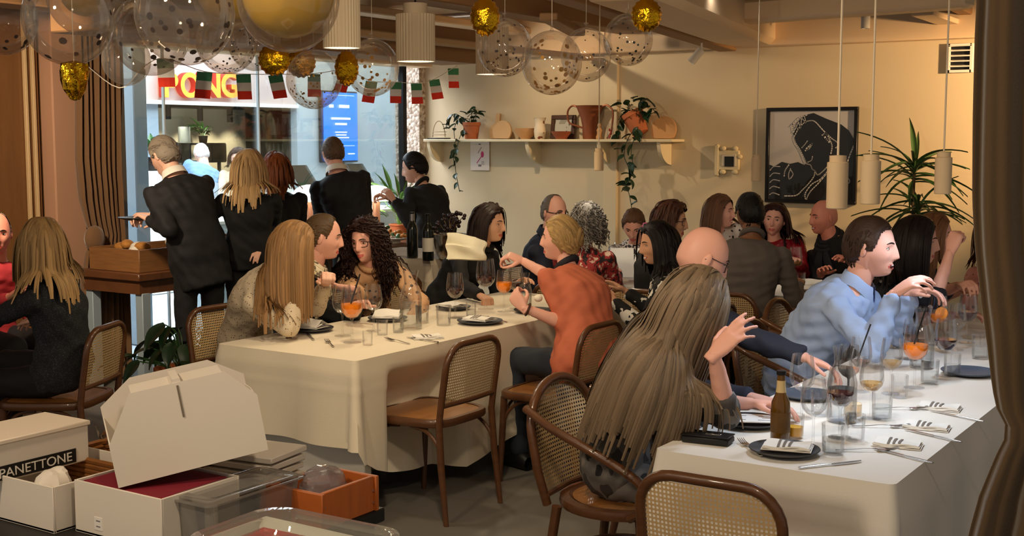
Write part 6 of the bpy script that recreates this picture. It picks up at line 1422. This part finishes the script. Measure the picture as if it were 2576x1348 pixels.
    if p['glasses']:
        gm, gr = p['glasses']; gl = thing('glasses', '', None) if False else None; mb = MB(); y0 = face_y(.03, .0) + .013
        for sx in (-1, 1):
            c = np.array([sx * .032, y0, -.003]); mb.tube([Lo(c + np.array([.026 * np.sign(math.cos(a)) * abs(math.cos(a)) ** .75, -.012 * (math.cos(a) * sx > 0) * abs(math.cos(a)), .0185 * np.sign(math.sin(a)) * abs(math.sin(a)) ** .75])) for a in np.linspace(0, 2 * PI, 22, endpoint=False)], gr, 6, closed=True)
            mb.tube([Lo(q) for q in bez([(sx * .058, y0 - .010, .006), (sx * .073, y0 - .045, .006), (sx * .080, .0, .008), (sx * .079, -.022, -.004)], 5)], gr * .85, 5)
        mb.tube([Lo(q) for q in bez([(-.008, y0, .0), (0, y0 + .003, .005), (.008, y0, .0)], 3)], gr, 5); gl = mb.build('glasses', gm, root)
        for sx in (-1, 1):
            l = MB(); l.lathe([(0, 0), (.0245, 0)], 18, sx=1, sy=.72, cap=False); l_ = l.V[0] @ rotx(PI / 2).T + np.array([sx * .032, y0 - .002, -.003]); MB().add(Lo(l_), l.F).build('lens', clear('lens', refl=.5, base=.05), gl)
    if p['hair']: grow_hair(p, idx)
def grow_hair(p, idx):
    h = p['hair']; root, O, H, HR, hs = p['root'], p['O'], p['H'], p['HR'], p['hs']; rr = np.random.default_rng(100 + idx); style = h.get('line', 'full'); vol = h.get('vol', .012); L = h.get('len', .3); mb = MB(); mb.A = []
    G = HG; a, b = G.shape[:2]; Z = G[..., 2] - hl(style, G); cen = np.array([0, -.01, .0]); nv = G - cen; nv /= np.linalg.norm(nv, axis=2, keepdims=True); cap = G + nv * (vol * sm(Z / .02) + .0015)[..., None]
    Vw = H(cap.reshape(-1, 3)) - O; F = []
    for i in range(a):
        i2 = (i + 1) % a
        for j in range(b - 1):
            if Z[i, j] > -.004 and Z[i2, j] > -.004 and Z[i, j + 1] > -.004 and Z[i2, j + 1] > -.004: F.append((i * b + j, i2 * b + j, i2 * b + j + 1, i * b + j + 1))
    mb.add(Vw, F); g3 = G.reshape(-1, 3); mb.A.append(np.stack([g3[:, 0] * 40, g3[:, 1] * 12 + g3[:, 2] * 4, g3[:, 0] * 0], -1))
    n = h.get('n', 200); step_n = h.get('k', 16); short = L < .1; shell = h.get('shell', short); curl = h.get('curl', 0)
    wsel = np.argwhere(Z > .002); wt = np.sqrt(np.clip(1 - (G[wsel[:, 0], wsel[:, 1], 2] / .119) ** 2, .02, 1))
    W = h.get('w', .005 if short else .0085)
    for (nn, wk, vo, Lk) in ([(n, W, 1.0, L)] if short else [(int(n * .45), W * 1.9, .5, L * .95), (n, W, 1.0, L)]):
        pick = wsel[rr.choice(len(wsel), nn, p=wt / wt.sum())]; R0 = G[pick[:, 0], pick[:, 1]]; nm = nv[pick[:, 0], pick[:, 1]]; part = h.get('part', .0); comb = h.get('comb', 'side'); z1 = 0 * R0[:, 0]
        if comb == 'side':
            ft = sm((R0[:, 1] + .07) / .09); d = np.stack([np.sign(R0[:, 0] - part) * (.25 + .75 * ft) * np.clip(np.abs(R0[:, 0] - part) / .02, .3, 1), -.35 - .3 * (R0[:, 1] > .03), z1 - .35 - .6 * (1 - ft)], 1)
        elif comb == 'back': d = np.stack([z1, z1 - 1, z1 - .25], 1)
        elif comb == 'fwd': d = np.where(R0[:, 2:3] > .04, np.array([[.35, .6, -.1]]), np.array([[0, -.35, -1.0]]))
        else: d = nm + rr.normal(size=nm.shape)
        d = d + rr.normal(size=d.shape) * h.get('rand', .10); d -= nm * (d * nm).sum(1, keepdims=True) * .95; d /= np.linalg.norm(d, axis=1, keepdims=True)
        P = H(R0 + nm * vol * (.75 if short else .7) * (.6 + .4 * vo)); D = d @ HR.T; g = np.array([0, 0, -1.0]) + np.asarray(h.get('wind', (0, 0, 0))); ln = Lk * rr.uniform(.80, 1.0, nn); st = ln / (step_n - 1); path = [P.copy()]
        stiff = h.get('stiff', .72); hc = H((0, -.006, .006)); ax = np.array([.0765, .0985, .1125]) * hs; spine = [p['pelvis'] + p['u'] * p['Ls'] * t - p['fw'] * p['slouch'] * math.sin(PI * t ** .8) for t in (0, .3, .6, .84)]; phs = rr.uniform(0, 6.28, nn); lay = rr.uniform(.75, 1.1, nn)
        nk0, nk1 = p['N'], H((0, -.018, -.06)); cl = [(nk0, nk1, .058), (p['Sc'] - p['r'] * p['sw'], p['Sc'] + p['r'] * p['sw'], .080 * p['w_'])]
        for t0, t1 in zip(spine[:-1], spine[1:]):
            for sx in (-.55, 0, .55): cl.append((t0 + p['r'] * sx * .13, t1 + p['r'] * sx * .15, .132 * p['w_']))
        for sd, S, Ee, Wd, arm in p['arms']: cl.append((S, Ee, .062))
        for k in range(1, step_n):
            w2 = stiff if k > 2 else .88; D = D * w2 + g * (1 - w2) * (0 if short else 1); D /= np.maximum(np.linalg.norm(D, axis=1, keepdims=True), 1e-6); P = P + D * st[:, None]
            q = (P - hc) @ HR; e = ax + vol * vo; s_ = np.sqrt(((q / e) ** 2).sum(1)) / lay ** .25
            ins = (s_ < 1) if not shell else np.ones(nn, bool); q[ins] = q[ins] / s_[ins, None]; P = hc + q @ HR.T
            if h.get('face', True) and not short:
                q = (P - hc) @ HR; bad = (q[:, 1] > .02) & (q[:, 2] < .058) & (np.abs(q[:, 0]) < .072); q[bad, 0] = np.where(q[bad, 0] >= 0, .074, -.074); q[bad, 1] = np.minimum(q[bad, 1], .045); P = hc + q @ HR.T
            if not short:
                for A, B, rad in cl:
                    ab = B - A; t = np.clip(((P - A) @ ab) / max(1e-9, ab @ ab), 0, 1); c = A + t[:, None] * ab; dv = P - c; dist = np.linalg.norm(dv, axis=1); rk = rad + .003 + .010 * (lay - .75) * vo; ins = dist < rk
                    if ins.any(): P[ins] = c[ins] + dv[ins] / np.maximum(dist[ins, None], 1e-6) * rk[ins, None]
            D = P - path[-1]; D /= np.maximum(np.linalg.norm(D, axis=1, keepdims=True), 1e-9); path.append(P.copy())
        PP = np.stack(path, 1)
        if not short:
            for _ in range(3): PP[:, 2:-1] = (PP[:, 1:-2] + 2 * PP[:, 2:-1] + PP[:, 3:]) / 4
        if curl:
            t = np.arange(step_n)[None, :] * h.get('freq', 1.5) + phs[:, None]; am = curl * np.minimum(1, np.arange(step_n) / 4)[None, :]; PP = PP + np.stack([np.cos(t) * am, np.sin(t * .9 + 1) * am, np.sin(t) * am * .6], -1)
            strands(PP - O, wk * .62, .002, 4, mb)
        else:
            ax0, ax1 = hc, p['N']; best = None; flat = PP.reshape(-1, 3); cand = []
            for A, B in ((hc, p['N']), (p['N'], spine[2]), (spine[2], spine[0])):
                ab = B - A; t = np.clip(((flat - A) @ ab) / max(1e-9, ab @ ab), 0, 1); c = A + t[:, None] * ab; cand.append((np.linalg.norm(flat - c, axis=1), c))
            ds = np.stack([c[0] for c in cand], 1); k_ = ds.argmin(1); cs = np.stack([c[1] for c in cand], 1)[np.arange(len(flat)), k_]; nr = (flat - cs); nr /= np.maximum(np.linalg.norm(nr, axis=1, keepdims=True), 1e-9); nr = nr + rr.normal(size=(nn, 1, 3)).repeat(step_n, 1).reshape(-1, 3) * .12
            ribbons(PP - O, nr.reshape(PP.shape), wk, wk * .45, mb)
    if h.get('bun'):
        c, rad = h['bun']; n0 = mb.n
        for j in range(5): mb.tube([H(np.asarray(c) + rad * np.array([.75 * math.cos(t) * (1 - .13 * j), .35 * math.sin(2 * t + j) * .4 - .006 * j, math.sin(t) * (1 - .13 * j)])) - O for t in np.linspace(0, 2 * PI, 24, endpoint=False)], rad * .36 * hs, 7, closed=True)
        e = MB(); e.ell((0, 0, 0), (rad * .8, rad * .6, rad * .85), 14, 10); mb.add(H(e.V[0] + np.asarray(c)) - O, e.F); mb.A.append(rng.random((mb.n - n0, 3)) * 2)
    o = mb.build('hair', p['hairmat'], root, ang=180); at = o.data.attributes.new('strand', 'FLOAT_VECTOR', 'POINT'); at.data.foreach_set('vector', np.concatenate(mb.A).ravel())
def hm(name, rgb, isl=.28, rough=.42):
    nm = 'hair_' + name
    if nm in MATS: return MATS[nm]
    m = pm(nm, rgb, rough, spec=.25); nt = m.node_tree; b = nt.nodes['Principled BSDF']; at = nt.nodes.new('ShaderNodeAttribute'); at.attribute_name = 'strand'; mp = nt.nodes.new('ShaderNodeMapping'); mp.inputs['Scale'].default_value = (26, 1.2, 1)
    nz = nt.nodes.new('ShaderNodeTexNoise'); nz.inputs['Scale'].default_value = 1.0; nz.inputs['Detail'].default_value = 3; nt.links.new(at.outputs['Vector'], mp.inputs[0]); nt.links.new(mp.outputs[0], nz.inputs[0])
    g = nt.nodes.new('ShaderNodeNewGeometry'); ad = nt.nodes.new('ShaderNodeMath'); ad.operation = 'MULTIPLY_ADD'; ad.inputs[1].default_value = .6; nt.links.new(g.outputs['Random Per Island'], ad.inputs[0]); sb = nt.nodes.new('ShaderNodeMath'); sb.operation = 'SUBTRACT'; sb.inputs[1].default_value = .3; nt.links.new(nz.outputs[0], sb.inputs[0]); nt.links.new(sb.outputs[0], ad.inputs[2])
    h = nt.nodes.new('ShaderNodeMix'); h.data_type = 'RGBA'; c = lin(rgb); h.inputs[6].default_value = tuple(v * (1 - isl * 1.5) for v in c) + (1,); h.inputs[7].default_value = tuple(min(1, v * (1 + isl * 1.5)) for v in c) + (1,)
    nt.links.new(ad.outputs[0], h.inputs[0]); nt.links.new(h.outputs[2], b.inputs['Base Color']); bp = nt.nodes.new('ShaderNodeBump'); bp.inputs['Strength'].default_value = .5; bp.inputs['Distance'].default_value = .004; nt.links.new(nz.outputs[0], bp.inputs['Height']); nt.links.new(bp.outputs[0], b.inputs['Normal']); return m
# ---- wardrobe
K_suit = pm('suit_black', (22, 21, 23), .8, bump=(200, .15, .002)); K_black = pm('black_knit', (20, 19, 20), .85, bump=(150, .2, .002)); K_navy = pm('navy_cloth', (28, 32, 48), .8); K_grey = pm('grey_suit', (92, 84, 80), .85, bump=(200, .15, .002))
K_jeans = pm('dark_jeans', (34, 40, 50), .85, bump=(180, .2, .002), var=(6, .2)); K_blue = pm('blue_shirt', (158, 180, 220), .75, bump=(240, .15, .002), var=(4, .05)); K_rust = pm('rust_knit', (196, 106, 76), .85, bump=(160, .25, .003), var=(5, .06))
K_tweed = dots('tweed', (34, 36, 40), (92, 94, 98), 150, .22, 1.0, .9); K_cream = dots('cream_knit', (206, 188, 160), (92, 76, 62), 62, .20, .6, .9); K_tan = dots('tan_blouse', (206, 160, 118), (58, 36, 28), 25, .26, .12, .7)
K_bwdot = dots('black_dot_blouse', (18, 18, 24), (214, 210, 206), 22, .24, .55, .7); K_wdot = dots('white_dot_top', (222, 212, 204), (24, 22, 24), 24, .27, .5, .7); K_red = dots('red_sequin', (150, 18, 36), (232, 150, 150), 60, .16, .9, .4)
K_flor = blotch('floral', [(40, 28, 32), (150, 44, 44), (206, 176, 158)], 26, .8, (.44, .6)); K_bw = blotch('black_white_print', [(18, 17, 18), (20, 19, 20), (226, 222, 214)], 13, .8, (.3, .53)); K_spot = blotch('spotted', [(40, 38, 44), (212, 206, 204), (60, 56, 64)], 34, .8, (.45, .6))
K_dress = blotch('grey_print_dress', [(66, 62, 60), (112, 106, 100), (40, 38, 38)], 12, .8, (.42, .58), (1, 1, .45)); K_denim = pm('denim', (104, 138, 172), .8, var=(8, .3)); K_pink = dots('pink_dot_sleeve', (206, 140, 128), (90, 50, 50), 20, .2, .3, .7); K_pinkred = pm('red_top', (186, 52, 60), .8)
K_scarf = blotch('patterned_scarf', [(206, 190, 156), (110, 98, 78), (226, 216, 190)], 22, .7, (.42, .55)); K_collarn = pm('collar_navy', (30, 30, 38), .8)
B_ = K_suit
def sit_at(x, y): return np.array([x, y, .565])
def std(x, y): return np.array([x, y, .93])
V3 = lambda *a: np.array(a, float)
# at the wood wall
person('person in dark tweed sitting with back turned on a cane chair', atd(108, 612, 5.98), (-.75, .45, -.1), sit_at(-5.15, 3.84), (-.9, -.35), top=K_tweed, bottom=K_suit, hair=dict(len=.30, n=300, vol=.014, part=.0), hairmat=hm('blond', (184, 148, 100)),
       armL=dict(w=V3(-5.55, 3.55, .80)), armR=dict(w=V3(-5.5, 4.0, .78)))
person('person in a red top sitting beside the wood wall', atd(-8, 588, 7.1), (.8, -.5, 0), sit_at(-6.42, 4.30), (1, .1), 'm', 'red', top=K_pinkred, bottom=K_suit, hair=dict(len=.03, n=90, line='ring', vol=.004, comb='back', k=6), hairmat=hm('greyshort', (120, 108, 100)))
# standing at the buffet
person('person in a black suit and glasses holding a plate at the buffet', atd(414, 392, 7.95), (-.86, .0, -.42), std(-5.98, 5.52), (-.95, .25), 'm', 'fair', top=K_suit, bottom=K_suit, sit=False, jacket=.16, hair=dict(len=.045, n=240, line='short', vol=.012, comb='back', k=7), hairmat=hm('pepper', (128, 116, 102)),
       glasses=(M_dark, .0014), collar=('shirt', M_white), armL=dict(w=atd(375, 552, 7.85), pose='hold', d=(.3, .2, 1), hint=(.25, .0, -1)), armR=dict(w=atd(380, 542, 8.2), pose='hold', hint=(.25, .0, -1)), hs=1.02, bulk=1.06)
person('person in a short sleeved black top standing in the buffet queue', atd(626, 424, 8.1), (-.6, .8, -.1), std(-5.86, 5.86), (-.62, .78), 'f', 'fair', top=K_black, bottom=K_suit, sit=False, sleeve=.45, hair=dict(len=.27, n=300, vol=.016, part=0), hairmat=hm('blondgold', (200, 162, 112)),
       armL=dict(e=atd(512, 560, 8.0), w=atd(556, 590, 8.2) + V3(-.12, .1, .0)), armR=dict(e=atd(690, 560, 8.25), w=atd(668, 600, 8.15)), jacket=.05, bulk=1.05)
person('person in a long sleeved black top standing beside the dome lamp', atd(695, 430, 8.75), (-.7, .7, -.1), std(-6.16, 6.45), (-.7, .7), 'f', 'fair', top=K_black, bottom=K_suit, sit=False, hair=dict(len=.20, n=240, vol=.02, part=.02), hairmat=hm('auburn', (122, 66, 34)), jacket=.05)
person('person in a black suit standing with back turned between the dome lamps', atd(838, 386, 9.3), (-.82, .45, -.3), std(-6.05, 7.12), (-.8, .6), 'm', 'pink', top=K_suit, bottom=K_suit, sit=False, jacket=.16, hair=dict(len=.028, n=240, line='short', vol=.007, comb='back', k=6), hairmat=hm('ashbrown', (92, 72, 56)), collar=('shirt', M_white), bulk=1.0)
person('person in a dark uniform picking food at the end of the buffet', atd(1042, 422, 10.1), (-.85, -.35, -.25), std(-6.02, 8.06), (-.9, .1), 'f', 'fair', top=K_black, bottom=K_suit, sit=False, hair=dict(len=.09, n=240, line='short', vol=.014, comb='back', k=8), hairmat=hm('black', (24, 19, 18)),
       armL=dict(w=atd(990, 503, 9.9), pose='hold'), armR=dict(w=atd(978, 500, 10.2), pose='pinch'), jacket=.08, hs=1.03, bulk=1.1, collar=('roll', K_black))
person('person in a denim shirt beyond the glass', atd(507, 388, 14.2), (-.9, .3, -.5), std(-10.65, 9.75), (-.9, .3), 'm', 'fair', top=K_denim, bottom=K_jeans, sit=False, hair=dict(len=.03, n=140, line='short', vol=.008, comb='back', k=6), hairmat=hm('white', (226, 220, 212), .1), slouch=.1, bulk=1.15)
person('person in a beige top standing beyond the glass', atd(598, 398, 14.0), (.6, -.8, -.2), std(-10.25, 10.0), (.7, -.7), 'f', 'fair', top=pm('beige_top', (190, 170, 140), .8), bottom=K_jeans, sit=False, hair=dict(len=.2, n=140, vol=.014), hairmat=hm('darkbrown', (58, 38, 28)))
# cream table, wall side
person('person in a cream dotted sweater leaning with an elbow on the cream table', atd(738, 618, 6.1), (.66, .70, -.35), sit_at(-4.74, 4.70), (.95, .1), top=K_cream, bottom=K_jeans, hair=dict(len=.47, n=420, vol=.014, part=.0, k=20, face=False, wind=(.10, -.10, 0), stiff=.62), hairmat=hm('lightbrown', (142, 106, 68), .32),
       armR=dict(e=atd(722, 822, 5.95), w=atd(748, 722, 6.05), pose='hold', d=(0, -1, 0)), armL=dict(e=V3(-4.25, 4.75, .78), w=V3(-4.12, 4.62, 1.0), pose='fist'), slouch=.07)
person('person in a black jacket and patterned scarf turned away at the cream table', atd(812, 596, 6.72), (.76, .62, -.12), sit_at(-4.84, 5.20), (.85, .5), 'm', 'pink', legyaw=-.53, top=K_suit, bottom=K_suit, hair=dict(len=.03, n=260, line='recede', vol=.008, comb='back', k=6), hairmat=hm('brownshort', (92, 70, 48)), collar=('scarf', K_scarf),
       armR=dict(e=V3(-4.5, 4.98, .82), w=V3(-4.28, 5.02, .80)), armL=dict(w=V3(-4.55, 5.28, .66)))
person('person in glasses and a tan polka dot blouse gesturing with an open hand', atd(920, 608, 7.0), (.16, -.92, -.06), sit_at(-4.80, 5.72), (.72, -.55), 'f', 'pink', legyaw=.65, top=K_tan, bottom=K_suit, roll=.10, hair=dict(len=.33, n=560, vol=.026, part=.01, curl=.013, freq=1.5, k=22, rand=.35, w=.0075, stiff=.70), hairmat=hm('darkcurl', (46, 28, 24), .35),
       glasses=(M_black, .0019), mouth='closed', smile=.4, collar=('roll', K_tan), armR=dict(e=atd(935, 772, 6.75), w=atd(876, 722, 6.6), pose='open', d=(.2, -.3, -1), f=nrm(atd(806, 712, 6.55) - atd(876, 722, 6.6))), armL=dict(e=atd(1068, 775, 7.05), w=atd(1040, 800, 6.85)), sleeve=.98, foldamp=1.4)
person('person in a black top resting a forearm on the cream table', atd(1232, 562, 7.75), (.88, .12, -.04), sit_at(-4.72, 6.38), (.95, -.1), 'f', 'tan', top=K_black, bottom=K_suit, hair=dict(len=.27, n=280, vol=.016, part=.02), hairmat=hm('blackbrown', (38, 26, 22)), smile=.3,
       armR=dict(e=atd(1165, 745, 7.45), w=atd(1180, 744, 7.35) + V3(.1, 0, 0), pose='fist', d=(0, 0, 1)), armL=dict(w=V3(-4.22, 6.52, .80)), collar=('roll', K_black))
# cream table, open side
pr = person('person in a rust cardigan holding napkins out across the cream table', atd(1410, 600, 6.45), (-.93, -.28, .0), sit_at(-3.08, 5.38), (-.88, .25), 'f', 'pink', bulk=1.12, top=K_rust, bottom=K_jeans, sleeve=.25, hair=dict(len=.12, n=260, vol=.010, comb='back', k=9, shell=True, bun=((0, -.105, .01), .042)), hairmat=hm('darkblond', (164, 132, 84)),
       armR=dict(e=atd(1345, 695, 6.75), w=atd(1248, 617, 6.95), pose='pinch', f=nrm(atd(1205, 598, 6.95) - atd(1248, 617, 6.95)), d=(.4, -.2, .9)), armL=dict(e=atd(1450, 868, 6.2), w=atd(1382, 800, 6.22), pose='pinch', d=(0, -.9, .3), f=nrm(atd(1350, 760, 6.25) - atd(1382, 800, 6.22))), collar=('roll', K_collarn), slouch=.05, legyaw=.0)
person('person wearing flowers and a black and white scarf at the cream table', atd(1655, 612, 6.85), (-.66, -.62, -.14), sit_at(-2.98, 6.24), (-.9, -.2), 'f', 'tan', top=K_bw, bottom=K_suit, hair=dict(len=.28, n=280, vol=.015, part=-.02), hairmat=hm('jet', (22, 17, 18)), mouth='teeth', smile=.9, collar=('scarf', K_bw))
# far table
person('person in thick dark glasses and a navy shirt at the far table', atd(1394, 534, 8.62), (.86, -.22, -.08), sit_at(-4.62, 7.50), (.9, .1), 'm', 'pink', top=K_navy, bottom=K_suit, hair=dict(len=.03, n=120, line='ring', vol=.005, comb='back', k=6), hairmat=hm('grey', (110, 100, 94)), glasses=(M_black, .0028), collar=('shirt', K_navy))
person('person in a red floral top sitting with back turned at the far table', atd(1476, 562, 8.0), (-.3, .9, -.1), sit_at(-3.96, 6.88), (-.2, 1), 'f', 'pink', top=K_flor, bottom=K_suit, hair=dict(len=.16, n=520, vol=.020, w=.006, curl=.011, freq=1.6, k=12, rand=.6, comb='side', part=0), hairmat=hm('greycurl', (132, 126, 120), .45, .75))
person('person in a spotted top reading a menu at the far table', atd(1594, 566, 8.75), (.30, -.78, -.50), sit_at(-4.12, 8.10), (.35, -.95), 'f', 'pink', top=K_spot, bottom=K_suit, sleeve=.1, hair=dict(len=.10, n=200, vol=.008, comb='back', k=9, shell=True, bun=((0, -.10, .03), .035)), hairmat=hm('midbrown', (92, 66, 48)), armR=dict(w=atd(1556, 650, 8.35), pose='hold'), armL=dict(w=atd(1610, 662, 8.35), pose='hold'))
person('person in glasses and a black top turned sideways at the far table', atd(1687, 555, 7.7), (.88, .36, -.1), sit_at(-3.43, 6.90), (.45, .9), 'f', 'tan', top=K_black, bottom=K_suit, hair=dict(len=.12, n=260, vol=.018, part=.03, k=10), hairmat=hm('chestnut', (70, 40, 28)), glasses=(M_dark, .0018))
person('laughing person in a white top with black dots by the wall', atd(1812, 532, 8.85), (.86, .12, .0), sit_at(-3.60, 8.60), (.6, -.7), 'f', 'pink', legyaw=-.7, top=K_wdot, bottom=K_suit, hair=dict(len=.30, n=280, vol=.014, part=.02), hairmat=hm('brown', (98, 68, 48)), mouth='teeth', smile=1.0)
person('person in a grey suit jacket sitting with back turned', atd(1886, 536, 7.6), (-.72, .66, -.12), sit_at(-2.95, 7.04), (-.25, 1), 'm', 'brown', top=K_grey, bottom=K_suit, hair=dict(len=.02, n=260, line='short', vol=.010, comb='out', k=5), hairmat=hm('blackcrop', (18, 15, 14)), collar=('roll', K_grey), armL=dict(w=V3(-3.2, 7.45, .80)), armR=dict(w=V3(-2.75, 7.45, .80)), glasses=(M_dark, .0012), bulk=1.08)
person('person in a red sequin top by the wall', atd(1947, 553, 8.9), (.26, -.95, .05), sit_at(-3.20, 8.50), (.2, -1), 'f', 'pink', top=K_red, bottom=K_suit, roll=-.08, hair=dict(len=.30, n=280, vol=.013, part=.01), hairmat=hm('darkred', (48, 26, 26)), mouth='closed', smile=.5)
person('smiling person in a black shirt and dark scarf by the wall', atd(2072, 546, 8.75), (-.62, -.74, -.06), sit_at(-2.72, 8.60), (-.2, -1), 'm', 'red', top=K_black, bottom=K_suit, mouth='teeth', smile=.8, collar=('scarf', pm('scarf_dark', (34, 36, 42), .85)), bulk=1.05)
# white table
person('person in glasses and a dark jacket resting a hand on the white table', atd(1768, 650, 4.95), (.60, .62, -.34), sit_at(-2.20, 4.56), (.9, .25), 'm', 'pink', top=K_navy, bottom=K_suit, glasses=(M_black, .002),
       armR=dict(e=atd(1765, 1035, 4.62), w=atd(1884, 1000, 4.5), pose='relaxed', d=(0, 0, 1), f=(.95, -.1, -.1)), armL=dict(w=V3(-1.62, 4.75, .80)), collar=('shirt', K_navy), hs=1.04)
person('person in a grey print dress raising an open hand in an armchair', atd(1752, 762, 4.12), (.52, .74, -.42), sit_at(-2.06, 3.84), (.9, .3), 'f', 'pink', top=K_dress, bottom=K_dress, hair=dict(len=.60, n=700, vol=.014, part=.0, k=26, face=False, wind=(-.38, .0, 0), stiff=.70), hairmat=hm('longash', (116, 98, 78), .36),
       armR=dict(e=atd(1748, 1015, 4.05), w=atd(1808, 945, 4.0), pose='open', d=(-.3, -.9, .2), f=nrm(atd(1880, 870, 4.0) - atd(1808, 945, 4.0))), armL=dict(w=V3(-1.62, 3.98, .80)), sleeve=.35, slouch=.06)
person('person in a light blue shirt leaning both elbows on the white table', atd(2190, 622, 5.5), (.86, .06, -.02), sit_at(-2.02, 5.48), (.95, .1), 'm', 'pink', top=K_blue, bottom=K_suit, hair=dict(len=.035, n=340, line='short', vol=.010, comb='side', part=-.03, k=7), hairmat=hm('darkshort', (58, 42, 34)), mouth='open', collar=('shirt', K_blue), hs=1.09, bulk=1.10, foldamp=1.8,
       armR=dict(e=atd(2188, 868, 5.22), w=atd(2246, 745, 5.25), pose='droop', d=(-.2, -.5, .9), f=nrm(atd(2310, 690, 5.2) - atd(2246, 735, 5.25))), armL=dict(e=atd(2262, 850, 5.75), w=atd(2288, 745, 5.6), pose='droop', f=(.9, 0, .2)))
person('person in a black dotted blouse with a raised fist', atd(2306, 606, 6.1), (.86, .28, -.06), sit_at(-2.10, 6.26), (.95, .1), 'f', 'pink', top=K_bwdot, bottom=K_suit, hair=dict(len=.34, n=300, vol=.016, part=.0), hairmat=hm('black2', (26, 18, 18)), mouth='closed', smile=.3, sleeve=.15,
       armR=dict(e=atd(2350, 752, 5.85), w=atd(2386, 648, 5.85), pose='fist', d=(-.2, -.9, .2), f=(.25, .1, .95)), armL=dict(w=V3(-1.55, 6.42, .82)))
person('person in navy mostly hidden behind the black dotted blouse', atd(2350, 592, 6.85), (.8, .2, 0), sit_at(-2.10, 7.02), (.95, -.1), 'f', 'pink', top=K_navy, bottom=K_suit, hair=dict(len=.30, n=200, vol=.014), hairmat=hm('brown3', (110, 74, 50)), armR=dict(e=atd(2378, 740, 6.55), w=atd(2402, 722, 6.4), pose='hold'), sleeve=.4)
person('person with a pink dotted sleeve behind the brown curtain', atd(2500, 580, 7.35), (-.3, -.9, 0), sit_at(-1.46, 7.72), (0, -1), 'f', 'pink', top=K_pink, bottom=K_suit, hair=dict(len=.3, n=160, vol=.014), hairmat=hm('brown4', (96, 64, 44)), armR=dict(e=atd(2432, 765, 7.2), w=atd(2440, 795, 7.0)), armL=dict(w=V3(-1.2, 7.2, .82)))
sc(-1.46, 7.80, BY, 'cane chair at the far end of the white table')
sc(-3.62, 8.68, BY, 'chair of the laughing person in the dotted top by the wall')
flush()
for i_, p_ in enumerate(PEOPLE): finish(p_, i_ + 1)
# ---- things in hands
p = atd(1170, 622, 6.95); t = thing('held_napkins', 'folded cream napkins held out across the cream table', 'napkin', p, YAW - .1)
mb = MB(); G = []
for i in range(25):
    a = i / 24; G.append([((a - .5) * .215 + .006 * math.sin(v_ * 9), .018 * math.sin(a * 6 + .5) + .012 * math.sin(v_ * 5 + a * 3) + (.02 if v_ > .55 else 0) * (1 - a), (v_ - .5) * .135 + .012 * math.sin(a * 4 + 1) * v_ - .02 * max(0, a - .75) * 4 * v_) for v_ in np.linspace(0, 1, 18)])
mb.grid(G); mb.grid([[np.array(q) + np.array([.004, .03, -.008]) for q in row] for row in G])
mb.build('cloth', pm('napkin_cream', (228, 222, 196), .9, bump=(40, .3, .006)), t)
p = atd(1354, 750, 6.25); o = MB().ell((0, 0, 0), (.022, .022, .018), 14, 10).build('bread_piece', pm('bread_white', (236, 226, 206), .8), None, p); tag(o, 'small white bread piece in the rust cardigan person fingers', 'bread')
p = atd(345, 549, 8.0); t = plate(p - V3(0, 0, .01), .12, 'dark plate held over the buffet tray by a suited person')
q = atd(1592, 662, 8.25); t = thing('menu_card', 'folded white menu held open at the far table', 'menu', q, .3)
for sx in (-1, 1): MB().box((sx * .075, .02, 0), (.155, .003, .21), R=rotz(sx * -.25) @ rotx(-.5)).build('leaf', pm('menu_paper', (228, 226, 222), .7), t)
# hair flowers of the dark haired person
pp_ = [p for p in PEOPLE if 'flowers' in p['root']['label']][0]
for c, col, r_ in (((.05, .045, .095), (206, 120, 160), .022), ((.072, .03, .075), (220, 190, 200), .016), ((.083, .025, .052), (120, 190, 190), .020), ((.03, .05, .108), (196, 100, 150), .018)):
    mb = MB(); cw = pp_['H'](np.array(c) * np.array([1, 1, 1.0])) - pp_['O']
    for k in range(6): a = k * PI / 3; mb.ell(cw + pp_['HR'] @ (np.array([.0, math.cos(a), math.sin(a)]) * r_ * .6), (r_ * .55,) * 3, 8, 6)
    mb.build('hair_flower', pm('flower_%d' % col[2], col, .7), pp_['root'])
# watch on the rust cardigan arm
sd, S, Ee, Wd, arm = [p for p in PEOPLE if 'rust' in p['root']['label']][0]['arms'][0]; rp = [p for p in PEOPLE if 'rust cardigan holding' in p['root']['label']][0]
d = nrm(Ee - Wd); A = nrm(np.cross(d, [0, 0, 1])); Bq = np.cross(d, A); c = Wd + d * .02; MB().tube([c + (A * math.cos(a) + Bq * math.sin(a)) * .030 - rp['O'] for a in np.linspace(0, 2 * PI, 20, endpoint=False)], .006, 6, closed=True).build('bracelet', pm('leather', (70, 40, 26), .5), rp['root'])
# dark bag hanging on the rust cardigan chair
t = thing('shoulder_bag', 'dark blue jacket hanging from the rust cardigan chair', 'jacket', (-3.0, 5.06, .05)); mb = MB(); G = []
for i in range(15):
    a = i / 14; G.append([(.02 * math.sin(9 * a + v_ * 3) - .02 + .05 * a, -.02 + .16 * a + .01 * math.sin(5 * v_), .48 * v_) for v_ in np.linspace(0, 1, 14)])
so = mb.grid(G).build('cloth', pm('navy_jacket', (30, 32, 52), .8), t, ang=180).modifiers.new('thick', 'SOLIDIFY'); so.thickness = .02
cleanup_flags()
